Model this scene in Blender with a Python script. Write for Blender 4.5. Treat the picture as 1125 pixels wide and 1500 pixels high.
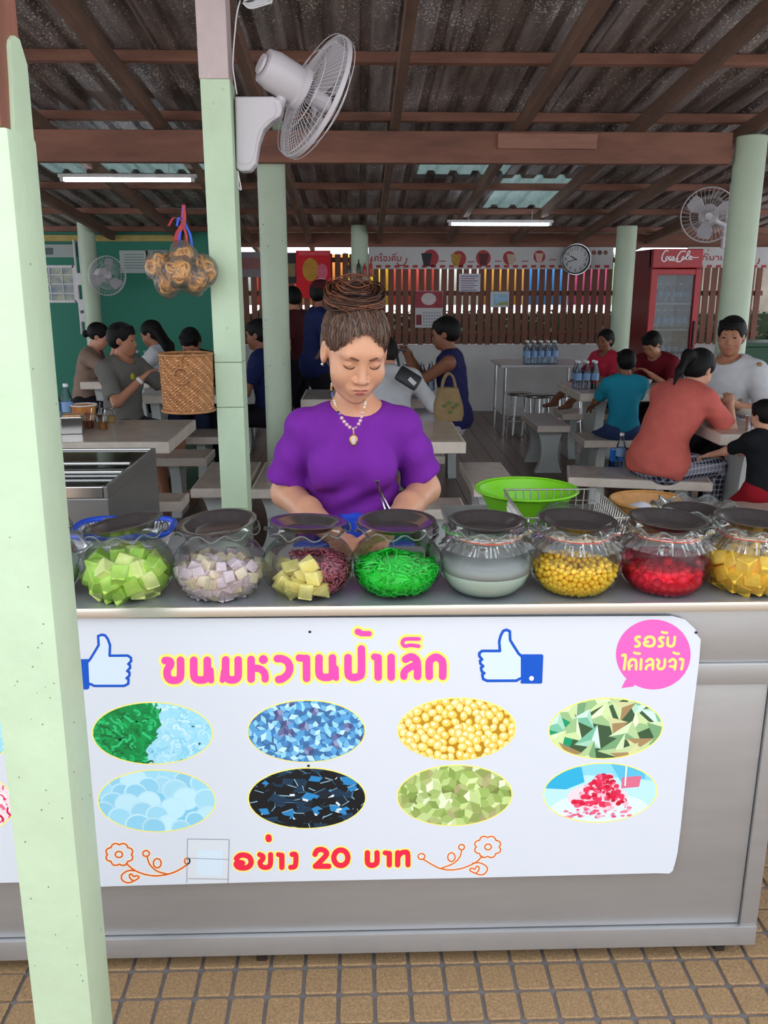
import bpy, bmesh, math, random
import numpy as np
from mathutils import Vector, Matrix, Euler

for _o in list(bpy.data.objects):
    bpy.data.objects.remove(_o)
SC = bpy.context.scene
COL = SC.collection
R = math.radians
PI = math.pi
rnd = random.Random(7)

# ------------------------------------------------------------------ camera
CAM_H, PITCH, YAW, FPX = 1.6, R(15.0), R(1.6), 1250.0
cam_d = bpy.data.cameras.new('camera')
cam_d.sensor_fit = 'VERTICAL'
cam_d.sensor_height = 36.0
cam_d.lens = 36.0 * FPX / 1500.0
cam_d.clip_start = 0.05
cam_d.clip_end = 200
cam = bpy.data.objects.new('camera', cam_d)
COL.objects.link(cam)
cam.location = (0, 0, CAM_H)
cam.rotation_euler = (R(90) - PITCH, 0, -YAW)
SC.camera = cam

# ------------------------------------------------------------------ light
SC.view_settings.view_transform = 'Standard'
SC.view_settings.look = 'None'
SC.view_settings.gamma = 1.0
SC.view_settings.use_curve_mapping = False
SC.view_settings.exposure = 0.62
SC.cycles.transparent_max_bounces = 32
SC.cycles.max_bounces = 10
SC.cycles.diffuse_bounces = 5
SC.cycles.caustics_reflective = False
SC.cycles.sample_clamp_indirect = 6.0
wd = bpy.data.worlds.new('world')
SC.world = wd
wd.use_nodes = True
_nt = wd.node_tree
_bg = _nt.nodes['Background']
_bg.inputs['Color'].default_value = (0.86, 0.93, 1.0, 1)
_bg.inputs['Strength'].default_value = 1.45
sun_d = bpy.data.lights.new('sun', 'SUN')
sun_d.energy = 3.2
sun_d.angle = R(1.0)
sun_d.color = (1.0, 0.95, 0.86)
sun = bpy.data.objects.new('sun', sun_d)
COL.objects.link(sun)
sun.rotation_euler = (R(-17), R(6), 0)      # high sun from beyond the building
sun.location = (0, 14, 20)

# ------------------------------------------------------------------ helpers
def _ray(px, py):
    d = Vector((math.sin(YAW) * math.cos(PITCH), math.cos(YAW) * math.cos(PITCH), -math.sin(PITCH)))
    r = Vector((math.cos(YAW), -math.sin(YAW), 0))
    u = r.cross(d)
    return d + r * ((px - 562.5) / FPX) + u * ((750 - py) / FPX)

def PY(px, py, Y):
    v = _ray(px, py)
    return Vector((0, 0, CAM_H)) + v * (Y / v.y)

def PZ(px, py, Z):
    v = _ray(px, py)
    return Vector((0, 0, CAM_H)) + v * ((Z - CAM_H) / v.z)

def rgb(h):
    h = h.lstrip('#')
    c = [int(h[i:i + 2], 16) / 255 for i in (0, 2, 4)]
    return tuple(x / 12.92 if x <= 0.04045 else ((x + 0.055) / 1.055) ** 2.4 for x in c) + (1.0,)

MATS = {}

def mat(name, col, rough=0.6, metal=0.0, var=0.0, vscale=8.0, bump=0.0, bscale=60.0, spec=0.5,
        col2=None, stretch=None, trans=0.0, emit=None, alpha=1.0, coat=0.0, detail=4.0):
    if name in MATS:
        return MATS[name]
    m = bpy.data.materials.new(name)
    m.use_nodes = True
    nt = m.node_tree
    b = nt.nodes['Principled BSDF']
    c = rgb(col) if isinstance(col, str) else col
    b.inputs['Base Color'].default_value = c
    b.inputs['Roughness'].default_value = rough
    b.inputs['Metallic'].default_value = metal
    b.inputs['Specular IOR Level'].default_value = spec
    if trans:
        b.inputs['Transmission Weight'].default_value = trans
    if coat:
        b.inputs['Coat Weight'].default_value = coat
        b.inputs['Coat Roughness'].default_value = 0.1
    if alpha < 1:
        b.inputs['Alpha'].default_value = alpha
    if emit:
        b.inputs['Emission Color'].default_value = rgb(emit[0])
        b.inputs['Emission Strength'].default_value = emit[1]
    if var or bump:
        tc = nt.nodes.new('ShaderNodeTexCoord')
        mp = nt.nodes.new('ShaderNodeMapping')
        nt.links.new(tc.outputs['Object'], mp.inputs['Vector'])
        if stretch:
            mp.inputs['Scale'].default_value = stretch
    if var:
        oi = nt.nodes.new('ShaderNodeObjectInfo')
        n = nt.nodes.new('ShaderNodeTexNoise')
        n.noise_dimensions = '4D'
        n.inputs['Scale'].default_value = vscale
        n.inputs['Detail'].default_value = detail
        n.inputs['Roughness'].default_value = 0.65
        mw = nt.nodes.new('ShaderNodeMath')
        mw.operation = 'MULTIPLY'
        mw.inputs[1].default_value = 37.0
        nt.links.new(oi.outputs['Random'], mw.inputs[0])
        nt.links.new(mw.outputs[0], n.inputs['W'])
        nt.links.new(mp.outputs[0], n.inputs['Vector'])
        cr = nt.nodes.new('ShaderNodeValToRGB')
        cr.color_ramp.elements[0].position = 0.3
        cr.color_ramp.elements[1].position = 0.7
        c2 = rgb(col2) if isinstance(col2, str) else (col2 or tuple(max(0, x * (1 - var)) for x in c[:3]) + (1,))
        c1 = c if col2 else tuple(min(1, x * (1 + var * 0.4)) for x in c[:3]) + (1,)
        cr.color_ramp.elements[0].color = c2
        cr.color_ramp.elements[1].color = c1
        nt.links.new(n.outputs['Fac'], cr.inputs['Fac'])
        nt.links.new(cr.outputs['Color'], b.inputs['Base Color'])
    if bump:
        n2 = nt.nodes.new('ShaderNodeTexNoise')
        n2.inputs['Scale'].default_value = bscale
        n2.inputs['Detail'].default_value = 5
        nt.links.new(mp.outputs[0], n2.inputs['Vector'])
        bp = nt.nodes.new('ShaderNodeBump')
        bp.inputs['Strength'].default_value = bump
        bp.inputs['Distance'].default_value = 0.01
        nt.links.new(n2.outputs['Fac'], bp.inputs['Height'])
        nt.links.new(bp.outputs[0], b.inputs['Normal'])
    MATS[name] = m
    return m

def glass_mat(name, tint='#ffffff', edge='#9fc4b4', haze=0.0, rough=0.02, gloss=1.0):
    """thin clear sheet: see-through face on, mirror-like and tinted at grazing angles"""
    if name in MATS:
        return MATS[name]
    m = bpy.data.materials.new(name)
    m.use_nodes = True
    nt = m.node_tree
    nt.nodes.remove(nt.nodes['Principled BSDF'])
    out = nt.nodes['Material Output']
    lw = nt.nodes.new('ShaderNodeLayerWeight')
    lw.inputs['Blend'].default_value = 0.35
    mixc = nt.nodes.new('ShaderNodeMix')
    mixc.data_type = 'RGBA'
    mixc.inputs['A'].default_value = rgb(tint)
    mixc.inputs['B'].default_value = rgb(edge)
    nt.links.new(lw.outputs['Facing'], mixc.inputs['Factor'])
    tr = nt.nodes.new('ShaderNodeBsdfTransparent')
    nt.links.new(mixc.outputs['Result'], tr.inputs['Color'])
    gl = nt.nodes.new('ShaderNodeBsdfGlossy')
    gl.inputs['Roughness'].default_value = rough
    fr = nt.nodes.new('ShaderNodeFresnel')
    fr.inputs['IOR'].default_value = 1.45
    mu = nt.nodes.new('ShaderNodeMath')
    mu.operation = 'MULTIPLY'
    mu.inputs[1].default_value = gloss
    mu.use_clamp = True
    nt.links.new(fr.outputs[0], mu.inputs[0])
    mx = nt.nodes.new('ShaderNodeMixShader')
    nt.links.new(mu.outputs[0], mx.inputs[0])
    nt.links.new(tr.outputs[0], mx.inputs[1])
    nt.links.new(gl.outputs[0], mx.inputs[2])
    last = mx
    if haze:
        df = nt.nodes.new('ShaderNodeBsdfDiffuse')
        df.inputs['Color'].default_value = (0.85, 0.85, 0.85, 1)
        m2 = nt.nodes.new('ShaderNodeMixShader')
        m2.inputs[0].default_value = haze
        nt.links.new(mx.outputs[0], m2.inputs[1])
        nt.links.new(df.outputs[0], m2.inputs[2])
        last = m2
    nt.links.new(last.outputs[0], out.inputs['Surface'])
    MATS[name] = m
    return m

def M(name):
    return MATS[name]

def props(o, label=None, cat=None, group=None, kind=None):
    if label:
        o['label'] = label
    if cat:
        o['category'] = cat
    if group:
        o['group'] = group
    if kind:
        o['kind'] = kind
    return o

def thing(name, label, cat, loc=(0, 0, 0), rz=0.0, group=None, kind=None):
    o = bpy.data.objects.new(name, None)
    COL.objects.link(o)
    o.empty_display_size = 0.1
    o.location = loc
    o.rotation_euler = (0, 0, rz)
    return props(o, label, cat, group, kind)

def link(name, me, parent=None, loc=None, rot=None):
    o = bpy.data.objects.new(name, me)
    COL.objects.link(o)
    if parent is not None:
        o.parent = parent
    if loc is not None:
        o.location = loc
    if rot is not None:
        o.rotation_euler = rot
    return o

def copy_tree(o, parent=None):
    c = o.copy()
    COL.objects.link(c)
    c.parent = parent
    for ch in list(o.children):
        copy_tree(ch, c)
    return c

class MB:
    """collects shapes; build() links them as one mesh object"""
    def __init__(s):
        s.v, s.f, s.mi = [], [], []
        s.cur = 0

    def add(s, vs, fs, X=None):
        n = len(s.v)
        if X is not None:
            vs = [X @ Vector(p) for p in vs]
        s.v += [tuple(p) for p in vs]
        s.f += [tuple(i + n for i in q) for q in fs]
        s.mi += [s.cur] * len(fs)
        return s

    def box(s, c, d, rot=None, taper=1.0):
        x, y, z = d[0] / 2, d[1] / 2, d[2] / 2
        t = taper
        vs = [(-x, -y, -z), (x, -y, -z), (x, y, -z), (-x, y, -z),
              (-x * t, -y * t, z), (x * t, -y * t, z), (x * t, y * t, z), (-x * t, y * t, z)]
        X = Matrix.Translation(c)
        if rot is not None:
            X = X @ Euler(rot).to_matrix().to_4x4()
        return s.add(vs, [(0, 3, 2, 1), (4, 5, 6, 7), (0, 1, 5, 4), (1, 2, 6, 5), (2, 3, 7, 6), (3, 0, 4, 7)], X)

    def bbox(s, c, d, b=0.004, rot=None):
        """box with chamfered edges"""
        x, y, z = d[0] / 2, d[1] / 2, d[2] / 2
        b = min(b, x * .9, y * .9, z * .9)
        bm = bmesh.new()
        bmesh.ops.create_cube(bm, size=1)
        for v in bm.verts:
            v.co = (v.co.x * 2 * x, v.co.y * 2 * y, v.co.z * 2 * z)
        bmesh.ops.bevel(bm, geom=bm.edges[:], offset=b, segments=2, affect='EDGES', profile=.6)
        X = Matrix.Translation(c)
        if rot is not None:
            X = X @ Euler(rot).to_matrix().to_4x4()
        bm.verts.index_update()
        s.add([v.co for v in bm.verts], [[v.index for v in f.verts] for f in bm.faces], X)
        bm.free()
        return s

    def cyl(s, p0, p1, r0, r1=None, n=16, caps=True):
        r1 = r0 if r1 is None else r1
        p0, p1 = Vector(p0), Vector(p1)
        d = (p1 - p0).normalized()
        a = d.orthogonal().normalized()
        b = d.cross(a)
        vs, fs = [], []
        for i in range(n):
            t = 2 * PI * i / n
            e = a * math.cos(t) + b * math.sin(t)
            vs += [p0 + e * r0, p1 + e * r1]
        for i in range(n):
            j = (i + 1) % n
            fs.append((2 * i, 2 * j, 2 * j + 1, 2 * i + 1))
        if caps:
            fs.append(tuple(2 * i for i in reversed(range(n))))
            fs.append(tuple(2 * i + 1 for i in range(n)))
        return s.add(vs, fs)

    def lathe(s, prof, c=(0, 0, 0), n=32, close=False, fn=None, X=None):
        """prof: list of (r, z); fn(r, z, ang, k) -> (r, z)"""
        vs, fs = [], []
        m = len(prof)
        for i in range(n):
            t = 2 * PI * i / n
            for k, (r, z) in enumerate(prof):
                if fn:
                    r, z = fn(r, z, t, k)
                vs.append((c[0] + r * math.cos(t), c[1] + r * math.sin(t), c[2] + z))
        for i in range(n):
            j = (i + 1) % n
            for k in range(m - 1 if not close else m):
                k2 = (k + 1) % m
                fs.append((i * m + k, j * m + k, j * m + k2, i * m + k2))
        return s.add(vs, fs, X)

    def tube(s, pts, r, n=8, closed=False, caps=True, up=None):
        pts = [Vector(p) for p in pts]
        m = len(pts)
        rr = r if isinstance(r, (list, tuple)) else [r] * m
        vs, fs = [], []
        t0 = (pts[1] - pts[0]).normalized()
        nrm = t0.orthogonal().normalized() if up is None else Vector(up)
        for i in range(m):
            if closed:
                t = (pts[(i + 1) % m] - pts[i - 1])
            else:
                t = pts[min(i + 1, m - 1)] - pts[max(i - 1, 0)]
            if t.length < 1e-9:
                t = t0
            t.normalize()
            nrm = (nrm - t * nrm.dot(t))
            if nrm.length < 1e-6:
                nrm = t.orthogonal()
            nrm.normalize()
            bb = t.cross(nrm)
            for k in range(n):
                a = 2 * PI * k / n
                vs.append(pts[i] + (nrm * math.cos(a) + bb * math.sin(a)) * rr[i])
        for i in range(m if closed else m - 1):
            j = (i + 1) % m
            for k in range(n):
                l = (k + 1) % n
                fs.append((i * n + k, i * n + l, j * n + l, j * n + k))
        if caps and not closed:
            fs.append(tuple(reversed(range(n))))
            fs.append(tuple((m - 1) * n + k for k in range(n)))
        return s.add(vs, fs)

    def prism(s, poly, h0, h1, X=None):
        """poly in local xy, extruded along local z from h0 to h1"""
        n = len(poly)
        vs = [(x, y, h0) for x, y in poly] + [(x, y, h1) for x, y in poly]
        fs = [tuple(reversed(range(n))), tuple(range(n, 2 * n))]
        for i in range(n):
            j = (i + 1) % n
            fs.append((i, j, n + j, n + i))
        return s.add(vs, fs, X)

    def ell(s, c, rad, n=12, m=8, rot=None):
        vs, fs = [], []
        for i in range(m + 1):
            a = PI * i / m
            for j in range(n):
                b = 2 * PI * j / n
                vs.append((rad[0] * math.sin(a) * math.cos(b), rad[1] * math.sin(a) * math.sin(b), rad[2] * math.cos(a)))
        for i in range(m):
            for j in range(n):
                k = (j + 1) % n
                fs.append((i * n + j, (i + 1) * n + j, (i + 1) * n + k, i * n + k))
        X = Matrix.Translation(c)
        if rot is not None:
            X = X @ Euler(rot).to_matrix().to_4x4()
        return s.add(vs, fs, X)

    def mesh(s, name, mats, smooth=False, merge=False):
        me = bpy.data.meshes.new(name)
        me.from_pydata(s.v, [], s.f)
        for mm in (mats if isinstance(mats, (list, tuple)) else [mats]):
            me.materials.append(mm)
        if len(me.materials) > 1:
            me.polygons.foreach_set('material_index', s.mi)
        if merge:
            bm = bmesh.new()
            bm.from_mesh(me)
            bmesh.ops.remove_doubles(bm, verts=bm.verts, dist=1e-5)
            bm.to_mesh(me)
            bm.free()
        if smooth:
            me.polygons.foreach_set('use_smooth', [True] * len(me.polygons))
            if smooth != 'all':
                me.set_sharp_from_angle(angle=R(smooth if smooth is not True else 40))
        me.update()
        return me

    def build(s, name, mats, parent=None, loc=None, rot=None, smooth=False):
        return link(name, s.mesh(name, mats, smooth), parent, loc, rot)

def bez(p0, p1, p2, p3, n=12):
    p0, p1, p2, p3 = map(Vector, (p0, p1, p2, p3))
    out = []
    for i in range(n + 1):
        t = i / n
        out.append(p0 * (1 - t) ** 3 + p1 * 3 * t * (1 - t) ** 2 + p2 * 3 * t * t * (1 - t) + p3 * t ** 3)
    return out

def smooth_path(pts, n=6):
    """Catmull-Rom through the points"""
    P = [Vector(p) for p in pts]
    out = []
    for i in range(len(P) - 1):
        a, b, c, d = P[max(i - 1, 0)], P[i], P[i + 1], P[min(i + 2, len(P) - 1)]
        for k in range(n):
            t = k / n
            out.append(0.5 * ((2 * b) + (c - a) * t + (2 * a - 5 * b + 4 * c - d) * t * t + (3 * b - a - 3 * c + d) * t ** 3))
    out.append(P[-1])
    return out

# ------------------------------------------------------------------ shared materials
mat('green_paint', '#c4d8b8', .5, var=.1, vscale=5, bump=.15, bscale=35)
mat('column_paint', '#b8c6ae', .5, var=.08, vscale=4, bump=.06, bscale=30)
mat('pink_paint', '#cdb9b8', .6, var=.12, vscale=9, bump=.15, bscale=40)
mat('old_wood', '#9a6350', .75, var=.45, vscale=10, bump=.3, bscale=60, stretch=(1, 1, .15))
mat('beam_wood', '#8a5c4c', .75, var=.4, vscale=8, bump=.3, bscale=40, stretch=(.2, 1, 1))
mat('purlin_wood', '#9c6e5e', .75, var=.4, vscale=9, bump=.3, bscale=40, stretch=(.2, 1, 1))
mat('rafter_wood', '#7a5c4c', .8, var=.4, vscale=9, bump=.3, bscale=40, stretch=(1, .2, 1))
mat('worktop_steel', '#a8abb0', .38, .45, var=.08, vscale=3)
mat('steel', '#b9b8ba', .34, .6, var=.08, vscale=3, bump=.02, bscale=80, stretch=(1, 1, 6))
mat('steel_bright', '#d2cfcc', .16, 1.0)
mat('chrome', '#c8c8c8', .15, 1.0)
mat('dark_steel', '#605e60', .24, .9)
mat('plate_steel', '#8b8688', .2, .85)
mat('lip_steel', '#e2dbd2', .22, .7)
mat('white_plastic', '#d9d6d8', .4)
mat('white_paint', '#cfccca', .7, var=.12, vscale=3, bump=.05)
mat('black_plastic', '#17181b', .45)
mat('red_plastic', '#b5202c', .4)
mat('blue_plastic', '#1d4fd0', .35)
mat('stone', '#ddd0c3', .42, var=.22, vscale=7, bump=.12, bscale=45, detail=8)
mat('stone_top', '#c6b6aa', .2, var=.2, vscale=9, bump=.03, bscale=45, detail=8)
mat('stone_leg', '#c6cac8', .55, var=.12, vscale=5, bump=.08, bscale=45)
mat('teal_wall', '#1f7a63', .6, var=.08, vscale=2)
mat('slat_wood', '#7d4a38', .6, var=.3, vscale=6, bump=.1, bscale=40, stretch=(1, 1, .2))
mat('paper', '#d6d6d8', .8)
mat('skin', '#bd8468', .5, var=.07, vscale=20, spec=.35)
# ================================================================== the setting
# ---- roof: corrugated sheets on purlins and rafters, sloping down to the back
SLOPE = 0.107
def zroof(y):
    return 3.41 - SLOPE * y
ROOF_Y0, ROOF_Y1 = 1.15, 11.75

def roof_mat(name, base, dark, streak, translucent=0.0):
    m = bpy.data.materials.new(name)
    m.use_nodes = True
    nt = m.node_tree
    b = nt.nodes['Principled BSDF']
    tc = nt.nodes.new('ShaderNodeTexCoord')
    geo = nt.nodes.new('ShaderNodeNewGeometry')
    mp = nt.nodes.new('ShaderNodeMapping')
    mp.inputs['Scale'].default_value = (14, 1.6, 1)
    nt.links.new(geo.outputs['Position'], mp.inputs['Vector'])
    n1 = nt.nodes.new('ShaderNodeTexNoise')
    n1.inputs['Scale'].default_value = 1.0
    n1.inputs['Detail'].default_value = 6
    nt.links.new(mp.outputs[0], n1.inputs['Vector'])
    cr = nt.nodes.new('ShaderNodeValToRGB')
    cr.color_ramp.elements[0].position = .35
    cr.color_ramp.elements[0].color = rgb(dark)
    cr.color_ramp.elements[1].position = .62
    cr.color_ramp.elements[1].color = rgb(base)
    nt.links.new(n1.outputs['Fac'], cr.inputs['Fac'])
    # pale specks of flaking foil
    mp2 = nt.nodes.new('ShaderNodeMapping')
    mp2.inputs['Scale'].default_value = (1.6, .8, 1)
    nt.links.new(geo.outputs['Position'], mp2.inputs['Vector'])
    n2 = nt.nodes.new('ShaderNodeTexNoise')
    n2.inputs['Scale'].default_value = 58
    n2.inputs['Detail'].default_value = 6
    nt.links.new(mp2.outputs[0], n2.inputs['Vector'])
    n3 = nt.nodes.new('ShaderNodeTexNoise')
    n3.inputs['Scale'].default_value = 2.2
    n3.inputs['Detail'].default_value = 2
    nt.links.new(geo.outputs['Position'], n3.inputs['Vector'])
    ad = nt.nodes.new('ShaderNodeMath')
    ad.operation = 'MULTIPLY_ADD'
    nt.links.new(n3.outputs['Fac'], ad.inputs[0])
    ad.inputs[1].default_value = .35
    nt.links.new(n2.outputs['Fac'], ad.inputs[2])
    cr2 = nt.nodes.new('ShaderNodeValToRGB')
    cr2.color_ramp.elements[0].position = .765
    cr2.color_ramp.elements[1].position = .85
    cr2.color_ramp.elements[0].color = (0, 0, 0, 1)
    nt.links.new(ad.outputs[0], cr2.inputs['Fac'])
    mx = nt.nodes.new('ShaderNodeMix')
    mx.data_type = 'RGBA'
    mx.inputs['B'].default_value = rgb(streak)
    nt.links.new(cr.outputs['Color'], mx.inputs['A'])
    nt.links.new(cr2.outputs['Color'], mx.inputs['Factor'])
    nt.links.new(mx.outputs['Result'], b.inputs['Base Color'])
    b.inputs['Roughness'].default_value = .5
    if translucent:
        tl = nt.nodes.new('ShaderNodeBsdfTranslucent')
        tl.inputs['Color'].default_value = (.55, .66, .66, 1)
        ms = nt.nodes.new('ShaderNodeMixShader')
        ms.inputs[0].default_value = translucent
        nt.links.new(b.outputs[0], ms.inputs[1])
        nt.links.new(tl.outputs[0], ms.inputs[2])
        nt.links.new(ms.outputs[0], nt.nodes['Material Output'].inputs['Surface'])
    MATS[name] = m
    return m

roof_mat('roof_sheet', '#a39895', '#655b59', '#f2eeea')
roof_mat('roof_sheet_green', '#a5b2a6', '#748278', '#eef2ee')
roof_mat('roof_sheet_clear', '#aab8b8', '#8fa0a0', '#e6efef', .35)

ceil = thing('ceiling', 'corrugated metal roof on brown timber rafters and purlins', 'roof', (0, 0, 0), kind='structure')

def sheet_mesh(name, w, y0, y1, m, pitch=.2, h=.032):
    prof = []
    k = int(round(w / pitch))
    for i in range(k):
        x = -w / 2 + i * pitch
        prof += [(x, 0), (x + pitch * .48, 0), (x + pitch * .58, h), (x + pitch * .84, h), (x + pitch * .94, 0)]
    prof.append((w / 2 + .02, 0))
    vs, fs = [], []
    n = len(prof)
    for yy, dz in ((y0, 0), (y1, 0)):
        vs += [(x, yy, zroof(yy) + z) for x, z in prof]
    for yy in (y0, y1):
        vs += [(x, yy, zroof(yy) + z + .003) for x, z in prof]
    for i in range(n - 1):
        fs.append((i, i + 1, n + i + 1, n + i))
        fs.append((2 * n + i, 3 * n + i, 3 * n + i + 1, 2 * n + i + 1))
        fs.append((i, 2 * n + i, 2 * n + i + 1, i + 1))
        fs.append((n + i, n + i + 1, 3 * n + i + 1, 3 * n + i))
    mb = MB()
    mb.add(vs, fs)
    return mb.mesh(name, m)

rows = [(ROOF_Y0, 3.35), (3.2, 5.35), (5.2, 7.05), (6.9, 8.25), (8.1, 9.75), (9.6, ROOF_Y1)]
skyl = {(3, -3), (3, -2), (4, 2), (3, 1)}
for ri, (y0, y1) in enumerate(rows):
    mm = [sheet_mesh('roof_sheet', .8, y0, y1, M(k)) for k in ('roof_sheet', 'roof_sheet_green', 'roof_sheet_clear')]
    for ci in range(-8, 9):
        k = 0
        if ci >= 4 and ri in (1, 2) or (ci == 5 and ri == 3):
            k = 1
        if (ri, ci) in skyl:
            k = 2
        link('roof_sheet', mm[k], ceil, (ci * .8 + .1, 0, -.004 * (ri % 2)))
# purlins (across) and rafters (down the slope)
for y in (1.3, 2.3, 3.35, 4.35, 5.25, 6.33, 7.25, 8.45, 9.65, 10.75, 11.6):
    mb = MB()
    mb.bbox((0, 0, 0), (13.4, .05, .058), .004)
    mb.build('purlin', M('purlin_wood'), ceil, (0, y, zroof(y) - .036), (-math.atan(SLOPE), 0, 0))
ra = math.atan(SLOPE)
raf = MB()
raf.bbox((0, 0, 0), (.055, (ROOF_Y1 - ROOF_Y0) / math.cos(ra), .095), .004)
raf_me = raf.mesh('rafter', M('rafter_wood'))
for px in (-120, 60, 235, 393, 578, 762, 935, 1100, 1290):
    p = PY(px, 183, 6.25)
    ym = (ROOF_Y0 + ROOF_Y1) / 2
    link('rafter', raf_me, ceil, (p.x, ym, zroof(ym) - .066 - .048), (-ra, 0, 0))
# main cross beam
bz = (PY(600, 240, 6.2).z + PY(600, 193, 6.2).z) / 2
mb = MB()
bx1 = PY(1088, 220, 6.17).x - .08
mb.bbox(((bx1 - 5.2) / 2, 0, 0), (bx1 + 5.2, .09, .2), .006)
mb.build('beam', M('beam_wood'), ceil, (0, 6.2, bz))
p = PY(802, 207, 6.14)
mb = MB()
mb.bbox((0, 0, 0), (.67, .025, .095), .004)
mb.build('splice_board', M('purlin_wood'), ceil, (p.x, 6.142, p.z))
# fascia at the back eave
mb = MB()
mb.bbox((0, 0, 0), (13, .04, .17), .004)
mb.build('beam', M('beam_wood'), ceil, (0, 11.05, 2.115))

# ---- floor: outside paving of square tiles, inside planks
floor = MB()
floor.box((0, .2, -.031), (14, 4.6, .05))
floor.box((0, 7.5, -.029), (14, 10, .05))
mat('grout', '#777070', .9, var=.2, vscale=20)
fl = props(floor.build('floor', M('grout')), 'brown square paving outside and dark plank floor inside', 'floor', kind='structure')
mat('tile', '#a5845f', .75, var=.42, vscale=170, bump=.25, bscale=120, detail=3)
TP = 0.0835
def tile_mesh():
    mb = MB()
    q = TP * .5 - .0042
    b = .007
    rim = []
    for sx, sy, a0 in ((1, 1, 0), (-1, 1, 90), (-1, -1, 180), (1, -1, 270)):
        for k in range(3):
            a = R(a0 + 45 * k)
            rim.append((sx * (q - b) + b * math.cos(a), sy * (q - b) + b * math.sin(a)))
    n = len(rim)
    top = [(x * .95, y * .95, .0) for x, y in rim]
    vs = top + [(x, y, -.0022) for x, y in rim] + [(x, y, -.010) for x, y in rim]
    fs = [tuple(range(n))]
    for i in range(n):
        j = (i + 1) % n
        fs += [(i, n + i, n + j, j), (n + i, 2 * n + i, 2 * n + j, n + j)]
    mb.add(vs, fs)
    return mb.mesh('tile', M('tile'), smooth=30)
tme = tile_mesh()
TX0, TY0 = PZ(249, 1402, 0).x, 1.716
def tile_spot(i, j):
    return (TX0 + (i + .5) * TP, TY0 + (j + .5) * TP)
near = set()
for i in range(-4, 21):
    for j in range(-4, 3):
        near.add((i, j))
for i in range(16, 22):
    for j in range(3, 11):
        near.add((i, j))
for (i, j) in sorted(near):
    x, y = tile_spot(i, j)
    link('tile', tme, fl, (x, y, rnd.uniform(-.0006, .0006)))
mb = MB()
for i in range(-34, 42):
    for j in range(-24, 11):
        if (i, j) in near or (j > 3 and i < 14):
            continue
        x, y = tile_spot(i, j)
        q = TP * .5 - .0042
        mb.add([(x - q, y - q, 0), (x + q, y - q, 0), (x + q, y + q, 0), (x - q, y + q, 0),
                (x - q, y - q, -.01), (x + q, y - q, -.01), (x + q, y + q, -.01), (x - q, y + q, -.01)],
               [(0, 1, 2, 3), (0, 4, 5, 1), (1, 5, 6, 2), (2, 6, 7, 3), (3, 7, 4, 0)])
props(mb.build('paving_tiles', M('tile'), fl), kind='stuff')
mat('plank', '#6d5040', .32, var=.35, vscale=5, bump=.08, bscale=40, stretch=(1, .12, 1))
pk = MB()
pk.bbox((0, 0, -.006), (.142, 8.6, .012), .0015)
pme = pk.mesh('plank', M('plank'))
for i in range(-38, 39):
    link('plank', pme, fl, (i * .146, 6.95, rnd.uniform(-.0008, .0008)))
# sunlit yard in front and lane behind
mat('concrete', '#b7b0a4', .9, var=.12, vscale=2)
mb = MB()
mb.box((0, -8.1, -.05), (40, 12, .08))
mb.box((0, 22.6, -.05), (50, 20.2, .08))
props(mb.build('yard_ground', M('concrete')), 'pale concrete yard around the shelter', 'ground', kind='structure')

# ---- back: white half wall, slatted fence, teal wall
WY = 11.0
xl = PY(348, 500, WY).x
xr = PY(1112, 480, WY).x
mb = MB()
mb.box(((xl + 6.2) / 2, WY + .06, .42), (6.2 - xl, .12, .86))
props(mb.build('wall_back', M('white_paint')), 'white half-height wall below the slatted fence', 'wall', kind='structure')
mb = MB()
mb.box(((xl - 7) / 2, 10.86, 1.1), (xl + 7, .12, 2.2))
props(mb.build('wall_left', M('teal_wall')), 'dark teal painted wall at the back left', 'wall', kind='structure')
mat('yellow_strip', '#b9a25a', .6, var=.2)
mb = MB()
mb.box(((xl - 4.2) / 2 - .2, 10.78, 2.12), (xl + 3.6, .05, .07))
props(mb.build('trim_1', M('yellow_strip')), 'dull yellow strip along the top of the teal wall', 'trim', kind='structure')
# brown dado below the end of the roof at left
fence = thing('slatted_fence', 'brown vertical slat fence with narrow gaps above the white half wall', 'fence', (0, WY, .86))
sl = MB()
sl.bbox((0, 0, .55), (.07, .022, 1.1), .003)
sme = sl.mesh('slat', M('slat_wood'))
pitch = (PY(735, 420, WY).x - PY(735 - 11.02, 420, WY).x)
x = xl + .04
while x < xr:
    link('slat', sme, fence, (x, -.015, rnd.uniform(-.012, 0)), (0, R(rnd.uniform(-.4, .4)), 0))
    x += pitch
for z in (.12, .62, 1.02):
    mb = MB()
    mb.bbox((0, 0, 0), (xr - xl, .03, .06), .003)
    mb.build('rail', M('slat_wood'), fence, ((xr + xl) / 2, .018, z))
# ================================================================== posts and columns
YF = 1.30
xL, xR = PY(48, 1500, YF).x, PY(133, 1500, YF).x
yb = YF
while PY(165, 1500, yb).x > xR and yb < 1.7:
    yb += .002
yb = min(yb, 1.55)
z1, z2 = PY(30, 185, YF).z, PY(40, 62, yb).z
post = thing('timber_post', 'thick pale green square post in the left foreground, scraped to brown wood at its top', 'post', ((xL + xR) / 2, YF, 0))
w, dp = xR - xL, yb - YF
post.rotation_euler = (0, R(.65), 0)
mb = MB()
mb.bbox((0, dp / 2, z1 / 2), (w, dp, z1), .006)
mb.build('shaft', M('green_paint'), post, smooth=30)
mb = MB()
mb.bbox((-.004, dp / 2 - .001, (z1 + 2.95) / 2), (w - .012, dp - .012, 2.95 - z1), .004)
props(mb.build('bare_top', M('old_wood'), post), 'bare reddish wood where the paint is gone')
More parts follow.
